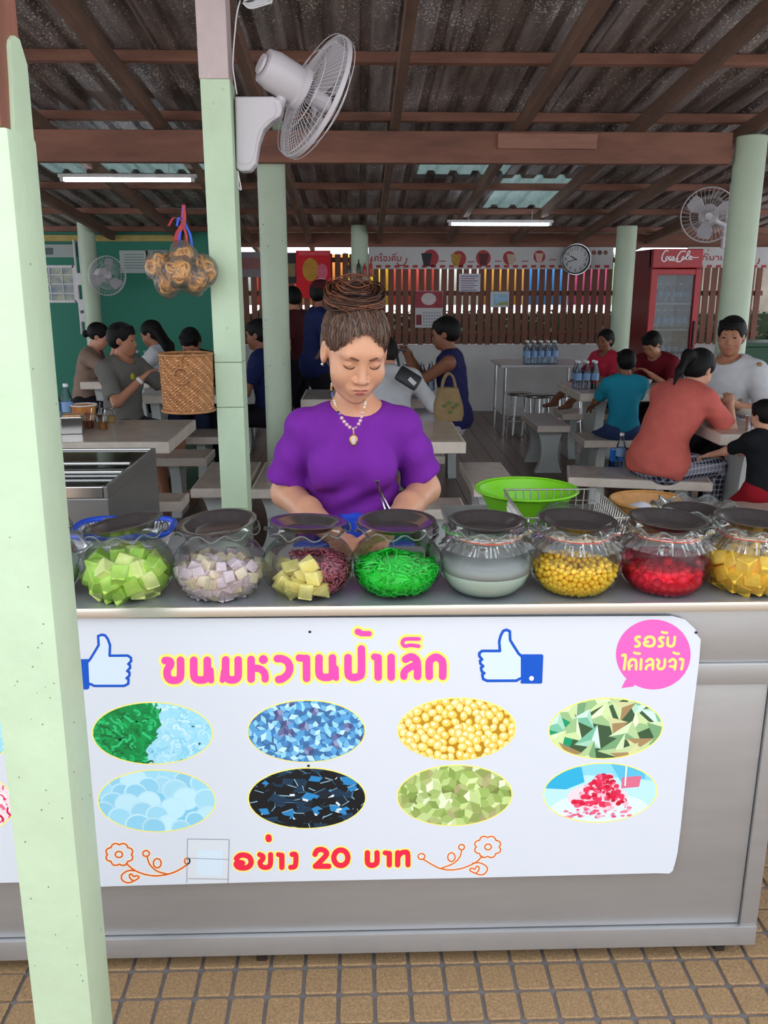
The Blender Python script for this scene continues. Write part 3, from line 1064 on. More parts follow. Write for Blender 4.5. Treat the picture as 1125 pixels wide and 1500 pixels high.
def picture(kind, rx_, ry_):
    g = random.Random(sum(map(ord, kind)))
    o = []
    full = [(-rx_, -ry_), (rx_, -ry_), (rx_, ry_), (-rx_, ry_)]
    if kind == 'cendol':
        o.append((full, rgb('#a5def3')))
        for x, y in spots_in(g, rx_, ry_, 7):
            if x > 0 - .2 * y:
                addr(o, worm(g, x, y, 9, 2.2, .28), g.uniform(2, 4), jit(g.choice(['#b9e6f6', '#8fd2ee', '#cdeffa', '#9adcf2']), g, .04))
        o.append(([(-rx_, -ry_), (2, -ry_), (10, -25), (14, -12), (6, -5), (4, 8), (-4, 14), (-12, 24), (-10, ry_), (-rx_, ry_)], rgb('#078a45')))
        for x, y in spots_in(g, rx_, ry_, 6):
            if x < 8 - .35 * y:
                c = g.choice(['#0a9a4e', '#12b25e', '#067a3a', '#2cc478', '#0a6a36'])
                addr(o, worm(g, x - 6, y, 9, 2.0, .3), g.uniform(2.2, 3.6), jit(c, g, .05))
    elif kind == 'cubes':
        o.append((full, rgb('#3f6c9e')))
        for x, y in spots_in(g, rx_, ry_, 9.5):
            k = g.random()
            cs = ['#9ad6f4', '#5aa2d8', '#3f78b4'] if k < .6 else (['#c4eafa', '#7cc0ea', '#4b86c0'] if k < .85 else ['#8f9cc4', '#6a6f9e', '#4d5282'])
            draw_cube(o, x, y, g.uniform(7, 9.5), g, cs)
    elif kind == 'corn':
        o.append((full, rgb('#c08a1c')))
        for x, y in spots_in(g, rx_, ry_, 8.6):
            r = g.uniform(6, 7.8)
            a = g.uniform(0, 3)
            def el(k, dx=0, dy=0):
                return [(x + dx + k * r * (math.cos(t) * math.cos(a) * 1.15 - math.sin(t) * math.sin(a) * .9), y + dy + k * r * (math.cos(t) * math.sin(a) * 1.15 + math.sin(t) * math.cos(a) * .9)) for t in [2 * PI * i / 10 for i in range(10)]]
            o.append((el(1), jit('#e3a92e', g)))
            o.append((el(.84, -.4, -.5), jit(g.choice(['#f9d564', '#fde28a', '#fbdc74']), g, .04)))
            o.append((el(.38, -1.2, -1.6), jit('#fff4cc', g, .02)))
    elif kind == 'leaf':
        o.append((full, rgb('#3c5a3c')))
        o.append(([(-rx_, -ry_), (-rx_ * .62, -ry_), (-rx_ * .5, 0), (-rx_ * .7, ry_), (-rx_, ry_)], rgb('#0f9a6a')))
        for x, y in spots_in(g, rx_, ry_, 21):
            a = g.uniform(0, 6.3)
            r = g.uniform(20, 27)
            P3_ = [(x + r * math.cos(a + k * 2.1 + g.uniform(-.3, .3)), y + r * .85 * math.sin(a + k * 2.1 + g.uniform(-.3, .3))) for k in range(3)]
            c = (x + 4 * math.cos(a), y + 3 * math.sin(a))
            cs = g.choice([['#cfe2a4', '#9cc088', '#e2edc6'], ['#b9d49a', '#7aa878', '#d6e6b8'], ['#d8d8a0', '#a88a5e', '#c8d8a0'], ['#aedcc0', '#7ac0a0', '#d4efe0']])
            for k in range(3):
                o.append(([P3_[k], P3_[(k + 1) % 3], c], jit(cs[k], g, .06)))
    elif kind == 'bluediscs':
        o.append((full, rgb('#86cdec')))
        o.append(([(-rx_, -ry_), (-10, -ry_), (-30, 0), (-60, 10), (-rx_, 8)], rgb('#62b8e2')))
        for x, y in spots_in(g, rx_, ry_, 19):
            r = g.uniform(14, 20)
            o.append((circ(x, y, r, r * .85, 22), jit('#bfe6f6', g, .05)))
            o.append((circ(x + .6, y + 1, r - 1.6, r * .85 - 1.6, 22), jit(g.choice(['#9fd8f0', '#aadff4', '#92d0ec', '#c4ebf9']), g, .04)))
    elif kind == 'jelly':
        o.append((full, rgb('#0c141d')))
        for x, y in spots_in(g, rx_, ry_, 10):
            a = g.uniform(0, 6.3)
            r = g.uniform(9, 15)
            P4 = [(x + r * math.cos(a + k * PI / 2 + g.uniform(-.25, .25)), y + r * .6 * math.sin(a + k * PI / 2 + g.uniform(-.25, .25))) for k in range(4)]
            k = g.random()
            o.append((P4, jit('#0a1119' if k < .6 else ('#14354f' if k < .82 else ('#2b86c4' if k < .93 else '#0f2233')), g, .1)))
            for q in ribbon([P4[0], P4[1]], g.uniform(.6, 1.4)):
                o.append((q, jit(g.choice(['#4c7c9c', '#8fb8d0', '#2a506c']), g)))
            if k > .86:
                for q in ribbon([P4[2], ((P4[2][0] + P4[3][0]) / 2, (P4[2][1] + P4[3][1]) / 2 + 1)], 3):
                    o.append((q, rgb('#e2f0f6')))
    elif kind == 'greencubes':
        o.append((full, rgb('#7d8a46')))
        for x, y in spots_in(g, rx_, ry_, 14):
            cs = g.choice([['#dbe8a6', '#b9cf7e', '#9db660'], ['#c6da8c', '#a2bc66', '#8aa452'], ['#eaf2cc', '#c2d690', '#a8be70'], ['#b8c47c', '#98a85e', '#b0a878']])
            draw_cube(o, x, y, g.uniform(11, 14.5), g, cs)
    elif kind == 'shaved':
        o.append((full, rgb('#8fd8f2')))
        o.append(([(-rx_, -20), (-20, -26), (rx_, -16), (rx_, ry_), (-rx_, ry_)], rgb('#bfe9f7')))
        o.append(([(-rx_, -34), (-30, -38), (-24, -16), (-50, -6), (-rx_, -8)], rgb('#2fb2dc')))
        o.append(([(12, -ry_), (60, -ry_), (64, -20), (30, -14)], rgb('#5cc0e4')))
        o.append(([(30, -22), (58, -24), (56, -8), (30, -6)], rgb('#e0708e')))
        o.append((circ(0, 24, 72, 24, 30), rgb('#dff4fb')))
        o.append((circ(-4, 6, 44, 20, 24), rgb('#f4d9e2')))
        for i in range(230):
            u = g.random()
            y = -26 + 44 * u
            hw = 6 + 36 * u ** .8
            x = -2 + g.uniform(-hw, hw) + 6 * (1 - u)
            r = g.uniform(1.5, 4)
            o.append((circ(x, y, r * 1.3, r, 7, g.uniform(0, 1)), jit(g.choice(['#d8123e', '#e8305a', '#f05a7c', '#c80e36', '#fbc4d0', '#e0264e']), g)))
        for i in range(60):
            x, y = g.uniform(-50, 52), g.uniform(20, 36)
            r = g.uniform(1, 3)
            o.append((circ(x, y, r * 1.6, r * .8, 7), jit(g.choice(['#f0809c', '#e8547a', '#ffffff', '#f6b4c6']), g)))
        o.append(([(33.5, -ry_), (36, -ry_), (36, -10), (34, -10)], rgb('#f4fafc')))
    elif kind == 'redwhite':
        o.append((full, rgb('#f4dfe6')))
        for x, y in spots_in(g, rx_, ry_, 7):
            c = g.choice(['#e02050', '#d01848', '#f06a8c', '#fdf4f6', '#ffffff'])
            addr(o, worm(g, x, y, 7, 2.4, .35), g.uniform(2.5, 5), jit(c, g, .05))
    return o
def photo(parent, kind, cx, cy, rx_, ry_, base, label=None):
    c = S(cx, cy)
    o3 = (c.x - base.x, -.0015, c.z - base.z)
    kx, kz = (S(cx + rx_, cy).x - c.x) / rx_, (c.z - S(cx, cy + ry_).z) / ry_
    n = 48
    e = .0028
    ring = [(rx_ * kx * math.cos(2 * PI * i / n), -.0002, ry_ * kz * math.sin(2 * PI * i / n)) for i in range(n)]
    ring2 = [((rx_ * kx + e) * math.cos(2 * PI * i / n), -.0002, (ry_ * kz + e) * math.sin(2 * PI * i / n)) for i in range(n)]
    mb = MB()
    mb.add(ring + ring2, [(i, (i + 1) % n, n + (i + 1) % n, n + i) for i in range(n)])
    f = mb.build('oval_border', M('ink_yellow'), parent, o3)
    mb = MB()
    cols = []
    k = 0
    last_ = None
    for it in picture(kind, rx_, ry_):
        pts, col = it[0], it[1]
        q = clip_oval(cw_(pts), rx_, ry_)
        if len(q) < 3:
            continue
        if len(it) < 3 or it[2] != last_:
            k += 1
        last_ = it[2] if len(it) > 2 else None
        mb.add([(x * kx, -.0002 - k * 4e-6, -y * kz) for x, y in q], [tuple(reversed(range(len(q))))])
        cols += [col] * len(q)
    me = mb.mesh('food_photo', M('print_ink'))
    ca = me.color_attributes.new('ink', 'FLOAT_COLOR', 'CORNER')
    ca.data.foreach_set('color', np.array(cols).ravel())
    props(link('food_photo', me, f), label)
def cw_(pts):
    a = sum(pts[i][0] * pts[(i + 1) % len(pts)][1] - pts[(i + 1) % len(pts)][0] * pts[i][1] for i in range(len(pts)))
    return pts if a > 0 else list(reversed(pts))
ovals = [('cendol', 224, 1074, 87, 44, 'oval photo of green noodles beside pale ice'), ('cubes', 449, 1071, 85, 44, 'oval photo of blue jelly cubes'),
         ('corn', 669, 1068, 85, 44, 'oval photo of yellow corn kernels'), ('leaf', 887, 1067, 82, 43, 'oval photo of green folded leaf parcels'),
         ('bluediscs', 230, 1173, 85, 44, 'oval photo of pale blue translucent discs'), ('jelly', 450, 1169, 85, 43, 'oval photo of black grass jelly'),
         ('greencubes', 666, 1165, 83, 43, 'oval photo of pale green cubes'), ('shaved', 879, 1161, 82, 42, 'oval photo of red shaved ice')]
for kind, cx, cy, rx_, ry_, lb in ovals:
    photo(sign, kind, cx, cy, rx_, ry_, so, lb)

# the next sign, mostly hidden by the foreground post
s2 = S(-120, 1300)
sign2 = thing('menu_sign', 'second white menu board at the far left edge, mostly hidden by the foreground post', 'sign', (s2.x, SY, s2.z))
mb = MB()
a, b = S(-400, 1300), S(30, 905)
mb.box(((a.x + b.x) / 2 - s2.x, .0015 - .0015, (a.z + b.z) / 2 - s2.z), (b.x - a.x, .003, b.z - a.z))
mb.build('board', M('sign_white'), sign2)
for kind, cx, cy, rx_, ry_ in (('cendol', -70, 1078, 84, 44), ('redwhite', -62, 1176, 84, 46)):
    photo(sign2, kind, cx, cy, rx_, ry_, s2)
def onto_board(root, part):
    """prints belong to the board they are printed on"""
    bo = [c for c in root.children if c.name.split('.')[0] == part][0]
    for c in list(root.children):
        if c is bo or c.name.split('.')[0] in ('slat', 'rim'):
            continue
        if c.name.split('.')[0] == 'oval_border':
            continue
        c.parent = bo
onto_board(sign, 'board')

# ================================================================== dessert jars
glass_mat('jar_glass', '#fdfefe', '#dfece6', gloss=.6)
glass_mat('film', '#fcfcfc', '#ececec', haze=.05, rough=.12, gloss=.9)
mat('rubber_band', '#e06a4e', .5)
JP = [(0, .0), (.048, .0), (.074, .008), (.094, .030), (.1035, .058), (.100, .083), (.087, .104), (.072, .117), (.067, .125), (.071, .133), (.081, .140), (.090, .145)]
def ruffle(amp, waves, k0, tot):
    def fn(r, z, t, k):
        if k >= k0:
            f = (k - k0 + 1) / (tot - k0)
            s = math.sin(waves * t)
            return r + .004 * f * math.cos(waves * t), z + amp * f * s
        return r, z
    return fn
def jar_glass(scale=1.0):
    mb = MB()
    prof = smooth_path([(r, z, 0) for r, z in JP[1:]], 3)
    prof = [(0, 0)] + [(p.x * scale, p.y * scale) for p in prof]
    n = len(prof)
    mb.lathe(prof, n=80, fn=ruffle(.0062 * scale, 10, n - 9, n))
    return mb.mesh('glass', M('jar_glass'), smooth='all')
jar_me = jar_glass()
rimb = MB()
rimb.tube([( (.090 + .004 * math.cos(10 * t)) * math.cos(t), (.090 + .004 * math.cos(10 * t)) * math.sin(t), .145 + .0062 * math.sin(10 * t)) for t in [2 * PI * i / 120 for i in range(120)]], .0016, 6, closed=True)
rim_me = rimb.mesh('rim', glass_mat('rim_glass', '#e8f0ec', '#8fb0a4', haze=.10, gloss=1.3), smooth='all')  # highlights put into the glass as white haze, dark lines as edge tint
def jar_r(z):
    """inner radius of the jar at height z"""
    z = max(z, 0)
    for (r0, a), (r1, b) in zip(JP[1:-1], JP[2:]):
        if a <= z <= b:
            return r0 + (r1 - r0) * (z - a) / (b - a) - .004
    return .06
lid = MB()
lid.lathe([(0, -.017), (.046, -.0168), (.052, -.015), (.068, -.003), (.073, -.0005), (.083, .001), (.086, .0005), (.0855, -.001), (.074, -.003), (.053, -.0175), (.047, -.0195), (0, -.0195)], n=64)
lid_me = lid.mesh('steel_plate', M('plate_steel'), smooth=50)

def film_mesh(seed):
    rr = random.Random(seed)
    ph = [rr.uniform(0, 6.28) for _ in range(6)]
    def fn(r, z, t, k):
        j = sum(math.sin(w * t + ph[i]) for i, w in enumerate((9, 14, 23, 31, 47)))
        a = (.0012, .0018, .0008, .0002, .0014, .0030, .0045)[k]
        return r + a * j, z + (.0015 * j if k > 4 else (.003 * math.sin(10 * t) if k < 2 else 0))
    mb = MB()
    mb.lathe([(.0945, .149), (.096, .142), (.080, .133), (.0705, .1255), (.078, .120), (.087, .113), (.096, .103)], n=200, fn=fn)
    return mb.mesh('film', M('film'), smooth='all')

def pack(n, rad, zmax, seed, iters=160, sector=None, core=None):
    """settle n balls of radius rad in the jar"""
    g = np.random.default_rng(seed)
    a = g.uniform(0, 2 * np.pi, n)
    rr = np.sqrt(g.uniform(0, 1, n)) * .08
    p = np.stack([rr * np.cos(a), rr * np.sin(a), g.uniform(.01, zmax, n)], 1)
    zs = np.array([q[1] for q in JP[1:]])
    rs = np.array([q[0] for q in JP[1:]]) - .004
    for it in range(iters):
        p[:, 2] -= .0012
        for _ in range(2):
            o_ = np.argsort(p[:, 2])
            p = p[o_]
            if _ == 0:
                g2_ = p @ p.T
                q2 = np.diag(g2_)
                D2 = q2[:, None] + q2[None] - 2 * g2_
                I_, J_ = np.nonzero(D2 < (2.4 * rad) ** 2)
                k_ = I_ != J_
                I_, J_ = I_[k_], J_[k_]
            else:
                inv = np.empty(n, int)
                inv[o_] = np.arange(n)
                I_, J_ = inv[I_], inv[J_]
            d = p[I_] - p[J_]
            L = np.sqrt((d ** 2).sum(1)) + 1e-9
            ov = np.clip(2 * rad - L, 0, None) * .35 / L
            for c_ in range(3):
                p[:, c_] += np.bincount(I_, d[:, c_] * ov, n)
            p[:, 2] = np.maximum(p[:, 2], rad * 1.12 + .003)
            lim = np.interp(p[:, 2] - rad * .35, zs, rs) - rad * 1.04
            q = np.hypot(p[:, 0], p[:, 1])
            s = np.where(q > lim, lim / np.maximum(q, 1e-6), 1)
            p[:, :2] *= s[:, None]
            if core is not None:
                w_ = (p - np.array((0, 0, core[0]))) / np.array((core[1], core[1], core[2]))
                l_ = np.linalg.norm(w_, axis=1)
                k_ = np.where(l_ < 1, 1 / np.maximum(l_, .05), 1)
                p = np.array((0, 0, core[0])) + (p - np.array((0, 0, core[0]))) * k_[:, None]
            if sector is not None:
                dd = p[:, 0] * sector[0] + p[:, 1] * sector[1]
                sh = np.clip(rad * .6 - dd, 0, None)
                p[:, 0] += sector[0] * sh
                p[:, 1] += sector[1] * sh
    return p

def chunk_mesh(name, m, size, seed, wedge=False):
    rr = random.Random(seed)
    bm = bmesh.new()
    bmesh.ops.create_cube(bm, size=size)
    for v in bm.verts:
        v.co = [c * rr.uniform(.8, 1.15) for c in v.co]
        if wedge and v.co.z > 0:
            v.co.x *= .35
            v.co.z *= 1.3
    bmesh.ops.bevel(bm, geom=bm.edges[:], offset=size * .07, segments=1, affect='EDGES')
    me = bpy.data.meshes.new(name)
    bm.to_mesh(me)
    bm.free()
    me.materials.append(m)
    return me

JY = 1.796
jx = [PY(p, 832, JY).x for p in (48, 186, 322, 452, 581, 711, 842, 973, 1097)]
JZ = CZ + .0006
KZ = 1.02                                  # the jars are a little taller than the drawn profile
jar_labels = ['round glass jar at the far left edge, half hidden by the foreground post', 'round glass jar of green melon chunks with a tilted steel plate on top',
              'round glass jar of pale lilac taro cubes with a steel plate on top', 'round glass jar of red sticky rice and pale yellow wedges',
              'round glass jar of bright green noodles', 'round glass jar of milky coconut syrup with film round its neck',
              'round glass jar of yellow corn kernels with film round its neck', 'round glass jar of red jelly balls in syrup with film round its neck',
              'round glass jar of orange-yellow pumpkin chunks at the right edge']
plate_labels = ['dark steel plate covering the half hidden jar at the left edge', 'dark steel plate tilted on the melon jar', 'dark steel plate tilted on the taro jar', 'dark steel plate on the red sticky rice jar',
                'dark steel plate on the green noodle jar', 'dark steel plate on the milky syrup jar', 'dark steel plate on the corn jar', 'dark steel plate on the red jelly ball jar', 'dark steel plate on the pumpkin jar']
tilts = [(3, 0), (-2, -9), (4, -4), (-4, 2), (2, 0), (0, 1), (1, 2), (1, 3), (0, 2)]
for i, x in enumerate(jx):
    t = thing('glass_jar', jar_labels[i], 'jar', (x, JY, JZ), R(13 * i), group='round ruffle-rimmed jars along the counter front')
    t.scale = (1, 1, KZ)
    link('glass', jar_me, t)
    link('rim', rim_me, t)
    if i >= 5:
        link('film', film_mesh(i), t)
        mb = MB()
        mb.tube([(.0715 * math.cos(a), .0715 * math.sin(a), .126 + .001 * math.sin(3 * a)) for a in [2 * PI * k / 48 for k in range(48)]], .0018, 6, closed=True)
        mb.build('rubber_band', M('rubber_band'), t, smooth='all')
    pl = link('steel_plate', lid_me, None, (x, JY, JZ + .158 * KZ + .002), (R(tilts[i][0]), R(tilts[i][1]), 0))
    props(pl, plate_labels[i], 'plate', 'dark steel plates lying on the jars')

def food_mat(name, c1, c2, rough=.4, vs=60, sub=.0):
    m = mat(name, c1, rough, var=.3, vscale=vs, col2=c2, spec=.4)
    return m
food_mat('melon', '#cdec74', '#a8dc54')
food_mat('melon_pale', '#eef2a6', '#d6e87c')
food_mat('taro', '#ead8dc', '#d2b8c2', vs=200)
food_mat('taro_cream', '#ecdcbc', '#dcc4b0', vs=200)
food_mat('wedge', '#f2e494', '#e6d274')
food_mat('pumpkin', '#f6cc4e', '#ecb236')
food_mat('red_ball', '#ff6c8c', '#ff3c64', rough=.2, vs=90)
food_mat('corn', '#ffdc4a', '#fdc024', rough=.35, vs=120)
food_mat('noodle', '#26e444', '#16c632', rough=.3)
food_mat('red_rice', '#c86a7c', '#964858', rough=.5, vs=150)
def chunks(name, label, cat, group, jar, n, rad, size, mats_, zmax, seed, wedge=False, sector=None, kx=1.0):
    pts = pack(n, rad, zmax, seed, sector=sector)
    mes = [chunk_mesh(name, M(m), size, seed * 7 + k, wedge) for k, m in enumerate(mats_)]
    rr = random.Random(seed)
    for p in pts:
        o = link(name, rr.choice(mes), None, (jx[jar] + p[0], JY + p[1], JZ + p[2] * KZ),
                 (rr.uniform(0, 6.3), rr.uniform(0, 6.3), rr.uniform(0, 6.3)))
        props(o, label, cat, group)
chunks('melon_chunk', 'green melon chunk among others inside the second jar from the left post', 'fruit', 'melon chunks in the jar', 1, 58, .0172, .035, ('melon', 'melon_pale', 'melon', 'melon_pale'), .09, 3)
chunks('taro_cube', 'pale lilac taro cube among others in the taro jar', 'taro', 'taro cubes in the jar', 2, 180, .0120, .0240, ('taro', 'taro', 'taro_cream', 'taro'), .09, 4)
chunks('fruit_wedge', 'pale yellow wedge beside the red sticky rice in its jar', 'fruit', 'pale yellow wedges in the rice jar', 3, 14, .0165, .032, ('wedge', 'wedge'), .07, 5, wedge=True, sector=(-.82, -.57))
chunks('pumpkin_chunk', 'orange-yellow pumpkin chunk in the jar at the right edge', 'pumpkin', 'pumpkin chunks in the jar', 8, 66, .0172, .035, ('pumpkin', 'pumpkin'), .095, 6)
# red jelly balls
ball = MB()
ball.ell((0, 0, 0), (.0118, .0110, .0100), 10, 7)
ball_me = ball.mesh('jelly_ball', M('red_ball'), smooth='all')
for p in pack(190, .0095, .07, 8):
    props(link('jelly_ball', ball_me, None, (jx[7] + p[0], JY + p[1], JZ + p[2] * KZ), (rnd.uniform(0, 6), rnd.uniform(0, 6), 0)),
          'shiny red jelly ball in the syrup jar next to the pumpkin jar', 'dessert', 'red jelly balls in syrup')
glass_mat('red_syrup', '#ffc4cc', '#fa90a2', gloss=.6)
def liquid(jar, ztop, m, name, label, cat):
    prof = [(0, .0032)] + [(p.x - .0035, max(p.y, .0034)) for p in smooth_path([(r, z, 0) for r, z in JP[1:]], 3) if p.y < ztop]
    prof += [(jar_r(ztop) + .0008, ztop), (0, ztop)]
    mb = MB()
    mb.lathe(prof, n=48)
    return props(mb.build(name, m, None, (jx[jar], JY, JZ), smooth=40), label, cat, kind='stuff')
liquid(7, .067, M('red_syrup'), 'red_syrup', 'clear red syrup around the jelly balls', 'syrup')
mat('coconut_syrup', '#c9d8cc', .15, spec=.5)
liquid(5, .052, M('coconut_syrup'), 'coconut_syrup', 'milky pale green coconut syrup in its jar', 'syrup')
glass_mat('thin_syrup', '#dfe6df', '#c9d4cb', haze=.35, gloss=.6)
props(liquid(0, .07, M('coconut_syrup'), 'coconut_syrup', 'pale syrup in the half hidden jar at the left edge', 'syrup'))
# cloudy jelly on top of the milky syrup
mb = MB()
mb.lathe([(0, .052), (jar_r(.053), .0525), (jar_r(.064), .064), (jar_r(.074) - .003, .073), (.06, .078), (0, .08)], n=40, fn=lambda r, z, t, k: (r, z + (.002 * math.sin(3 * t + k) if k > 2 else 0)))
props(mb.build('clear_jelly', M('thin_syrup'), None, (jx[5], JY, JZ), smooth='all'), 'cloudy clear jelly floating on the milky syrup', 'jelly', kind='stuff')
# corn
pts = pack(980, .0070, .1, 9, iters=140, core=(.022, .062, .015))
mb = MB()
for p in pts:
    mb.ell(p, (.0082 * rnd.uniform(.8, 1.1), .0071, .0060), 7, 5, (rnd.uniform(0, 6), rnd.uniform(0, 6), rnd.uniform(0, 6)))
props(mb.build('corn_kernels', M('corn'), None, (jx[6], JY, JZ), smooth='all'), 'heap of loose yellow corn kernels in the jar', 'corn', kind='stuff')
# strands
def strands(n, r, length, zfun, seed, step=.006, sector=None):
    g = random.Random(seed)
    mb = MB()
    made = 0
    while made < n:
        a = g.uniform(0, 2 * PI)
        q = math.sqrt(g.uniform(.15, 1)) * .097
        z = g.uniform(.006, .098)
        p = Vector((q * math.cos(a), q * math.sin(a), z))
        def ok(p):
            return .005 < p.z < zfun(p.x, p.y) and math.hypot(p.x, p.y) < jar_r(p.z) - r and (sector is None or p.x * sector[0] + p.y * sector[1] > 0)
        if not ok(p):
            continue
        d = Vector((g.gauss(0, 1), g.gauss(0, 1), g.gauss(0, .5))).normalized()
        path = [p.copy()]
        for k in range(int(length / step)):
            d = (d + Vector((g.gauss(0, .45), g.gauss(0, .45), g.gauss(0, .3)))).normalized()
            for tr in range(5):
                if ok(p + d * step):
                    break
                d = (d - Vector((p.x, p.y, (p.z - .04))).normalized() * .7 + Vector((g.gauss(0, .4), g.gauss(0, .4), g.gauss(0, .4)))).normalized()
            if ok(p + d * step):
                p = p + d * step
                path.append(p.copy())
        if len(path) > 2:
            mb.tube(path, r, 5, caps=False)
            made += 1
    return mb
mb = strands(420, .0023, .07, lambda x, y: .066 + .028 * math.exp(-((x + .01) ** 2 + (y - .01) ** 2) / .0022), 11)
props(mb.build('green_noodles', M('noodle'), None, (jx[4], JY, JZ), smooth='all'), 'tangle of short bright green rice noodles', 'noodles', kind='stuff')
core = MB()
core.lathe([(0, .01), (.06, .012), (.085, .035), (.088, .055), (.05, .06), (.03, .075), (0, .08)], n=24)
mb2 = core.build('noodle_mass', M('noodle'), None, (jx[4], JY, JZ), smooth='all')
props(mb2, 'dense middle of the green noodle heap', 'noodles', kind='stuff')
mb = strands(1000, .0019, .016, lambda x, y: .072 + .02 * math.exp(-((x - .02) ** 2 + (y - .02) ** 2) / .002), 12, step=.005, sector=(.82, .57))
props(mb.build('red_rice', M('red_rice'), None, (jx[3], JY, JZ), smooth='all'), 'heap of dark red sticky rice filling one side of its jar', 'rice', kind='stuff')

for o_ in list(COL.objects):
    if o_.parent is None and o_.get('kind') == 'stuff' and o_.name.split('.')[0] in ('red_syrup', 'coconut_syrup', 'clear_jelly', 'corn_kernels', 'green_noodles', 'noodle_mass', 'red_rice'):
        o_.scale = (1, 1, KZ)
# ================================================================== stone tables and benches
def support(mb, x, h, w, th=.07):
    """pedestal plate with hollowed sides"""
    prof = []
    for k in range(13):
        u = k / 12
        prof.append((w / 2 * (.62 + .38 * (2 * u - 1) ** 2 * (1.0 if u > .5 else 1.12)), h * u))
    poly = [(a, b) for a, b in prof] + [(-a, b) for a, b in reversed(prof)]
    X = Matrix(((0, 0, 1, x - th / 2), (1, 0, 0, 0), (0, 1, 0, 0), (0, 0, 0, 1)))
    mb.prism(poly, 0, th, X)
def stone(name, label, cat, c, length, width, z, rzd=0, th=.055, group=None, inset=.2):
    t = thing(name, label, cat, (c[0], c[1], .001), R(rzd), group)
    mb = MB()
    mb.bbox((0, 0, z - th / 2), (length, width, th), .006)
    top = mb.build('slab', M('stone'), t)
    mb = MB()
    mb.box((0, 0, z + .0006), (length - .03, width - .03, .001))
    mb.build('polished_face', M('stone_top'), t)
    for s in (-1, 1):
        mb = MB()
        support(mb, s * (length / 2 - inset * length), z - th, width * (.8 if cat == 'bench' else .7), .07)
        mb.build('support', M('stone_leg'), t)
    return t
GB, GT = 'stone benches of the eating area', 'stone tables of the eating area'
def bench_t(label, px_r, y_f, y_b, length, anchor='r', z=.43):
    """bench lying across, front right (or left) top corner at the given place"""
    f = PZ(px_r, y_f, z)
    b = PZ(px_r, y_b, z)
    w = min(b.y - f.y, .42)
    cx = f.x - length / 2 if anchor == 'r' else f.x + length / 2
    return stone('stone_bench', label, 'bench', (cx, f.y + w / 2), length, w, z, group=GB)
def bench_l(label, fl, fr, y_b, z=.43):
    """bench pointing away from the camera; front corners given"""
    a, b = PZ(fl[0], fl[1], z), PZ(fr[0], fr[1], z)
    back = PZ((fl[0] + fr[0]) / 2, y_b, z).y
    L = back - (a.y + b.y) / 2
    t = stone('stone_bench', label, 'bench', ((a.x + b.x) / 2, (a.y + b.y) / 2 + L / 2), L, abs(b.x - a.x), z, 90, group=GB)
    return t
def table_t(label, px, y_f, y_b, length, anchor='r', z=.74):
    f, b = PZ(px, y_f, z), PZ(px, y_b, z)
    cx = f.x - length / 2 if anchor == 'r' else f.x + length / 2
    t = stone('stone_table', label, 'table', (cx, (f.y + b.y) / 2), length, b.y - f.y, z, th=.065, group=GT)
    return t
t1 = table_t('grey stone table at front left holding the napkin box and sauce jars', 247, 648, 615, 1.35)
bench_t('stone bench on the far side of the front left table', 303, 672, 658, 1.2)
bench_t('stone bench on the near side of the front left table', 266, 736, 722, .95)
bench_t('pale stone bench under the bent-over diner behind the woven basket', 336, 641, 625, 1.2)
bench_l('stone bench pointing away, left one of the pair behind the green middle post', (279, 716), (361, 717), 677)
bench_l('stone bench pointing away, right one of the pair left of the vendor', (367, 717), (447, 718), 677)
t2 = table_t('pale stone table just right of the vendor\'s shoulder', 683, 648, 617, 1.0)
bench_t('stone bench on the far side of the table by the vendor\'s shoulder', 652, 669, 659, .75)
bench_t('short stone bench lying across beside the vendor\'s elbow', 684, 747, 729, .62)
bench_l('stone bench pointing away behind the lime green basin', (694, 716), (763, 715), 677)
bench_l('stone bench standing alone in the middle of the plank floor', (787, 624.5), (836, 624.5), 605)
t3 = table_t('stone table where the child in turquoise sits', 850, 577, 560, 1.15, 'l')
bench_t('stone bench under the child in turquoise', 856, 646, 633, .8, 'l')
bench_t('stone bench below the bare legs left of the turquoise child', 824, 607, 598, .6, 'l')
t4 = table_t('stone table at right with the noodle bowls and steel cup', 1056, 637, 617, 1.2, 'l')
c_ = PZ(960, 694, .43)
stone('stone_bench', 'long stone bench under the woman in the salmon shirt', 'bench', (c_.x - .12, c_.y), .86, .38, .43, -12, group=GB)
bench_t('stone bench under the child in black at the right edge', 1000, 752, 735, .95, 'l')
t5 = table_t('stone table seating the man in the navy tank top', 622, 585, 570, .95)
bench_t('stone bench under the man in the navy tank top', 679, 628, 619, .42)
t6 = table_t('stone table with water bottle right of the man in the grey floral shirt', 188, 580, 568, .9, 'l')
t7 = stone('stone_table', 'stone table near the teal wall where the long-haired woman eats', 'table', (PY(182, 540, 8.15).x, 8.15), .62, .72, .74, th=.065, group=GT)
t8 = table_t('stone table seen between green post and round column', 334, 540, 531, 1.0, 'l')
bench_t('low stone bench beside the round column left of the vendor', 346, 600, 590, .42, 'l')

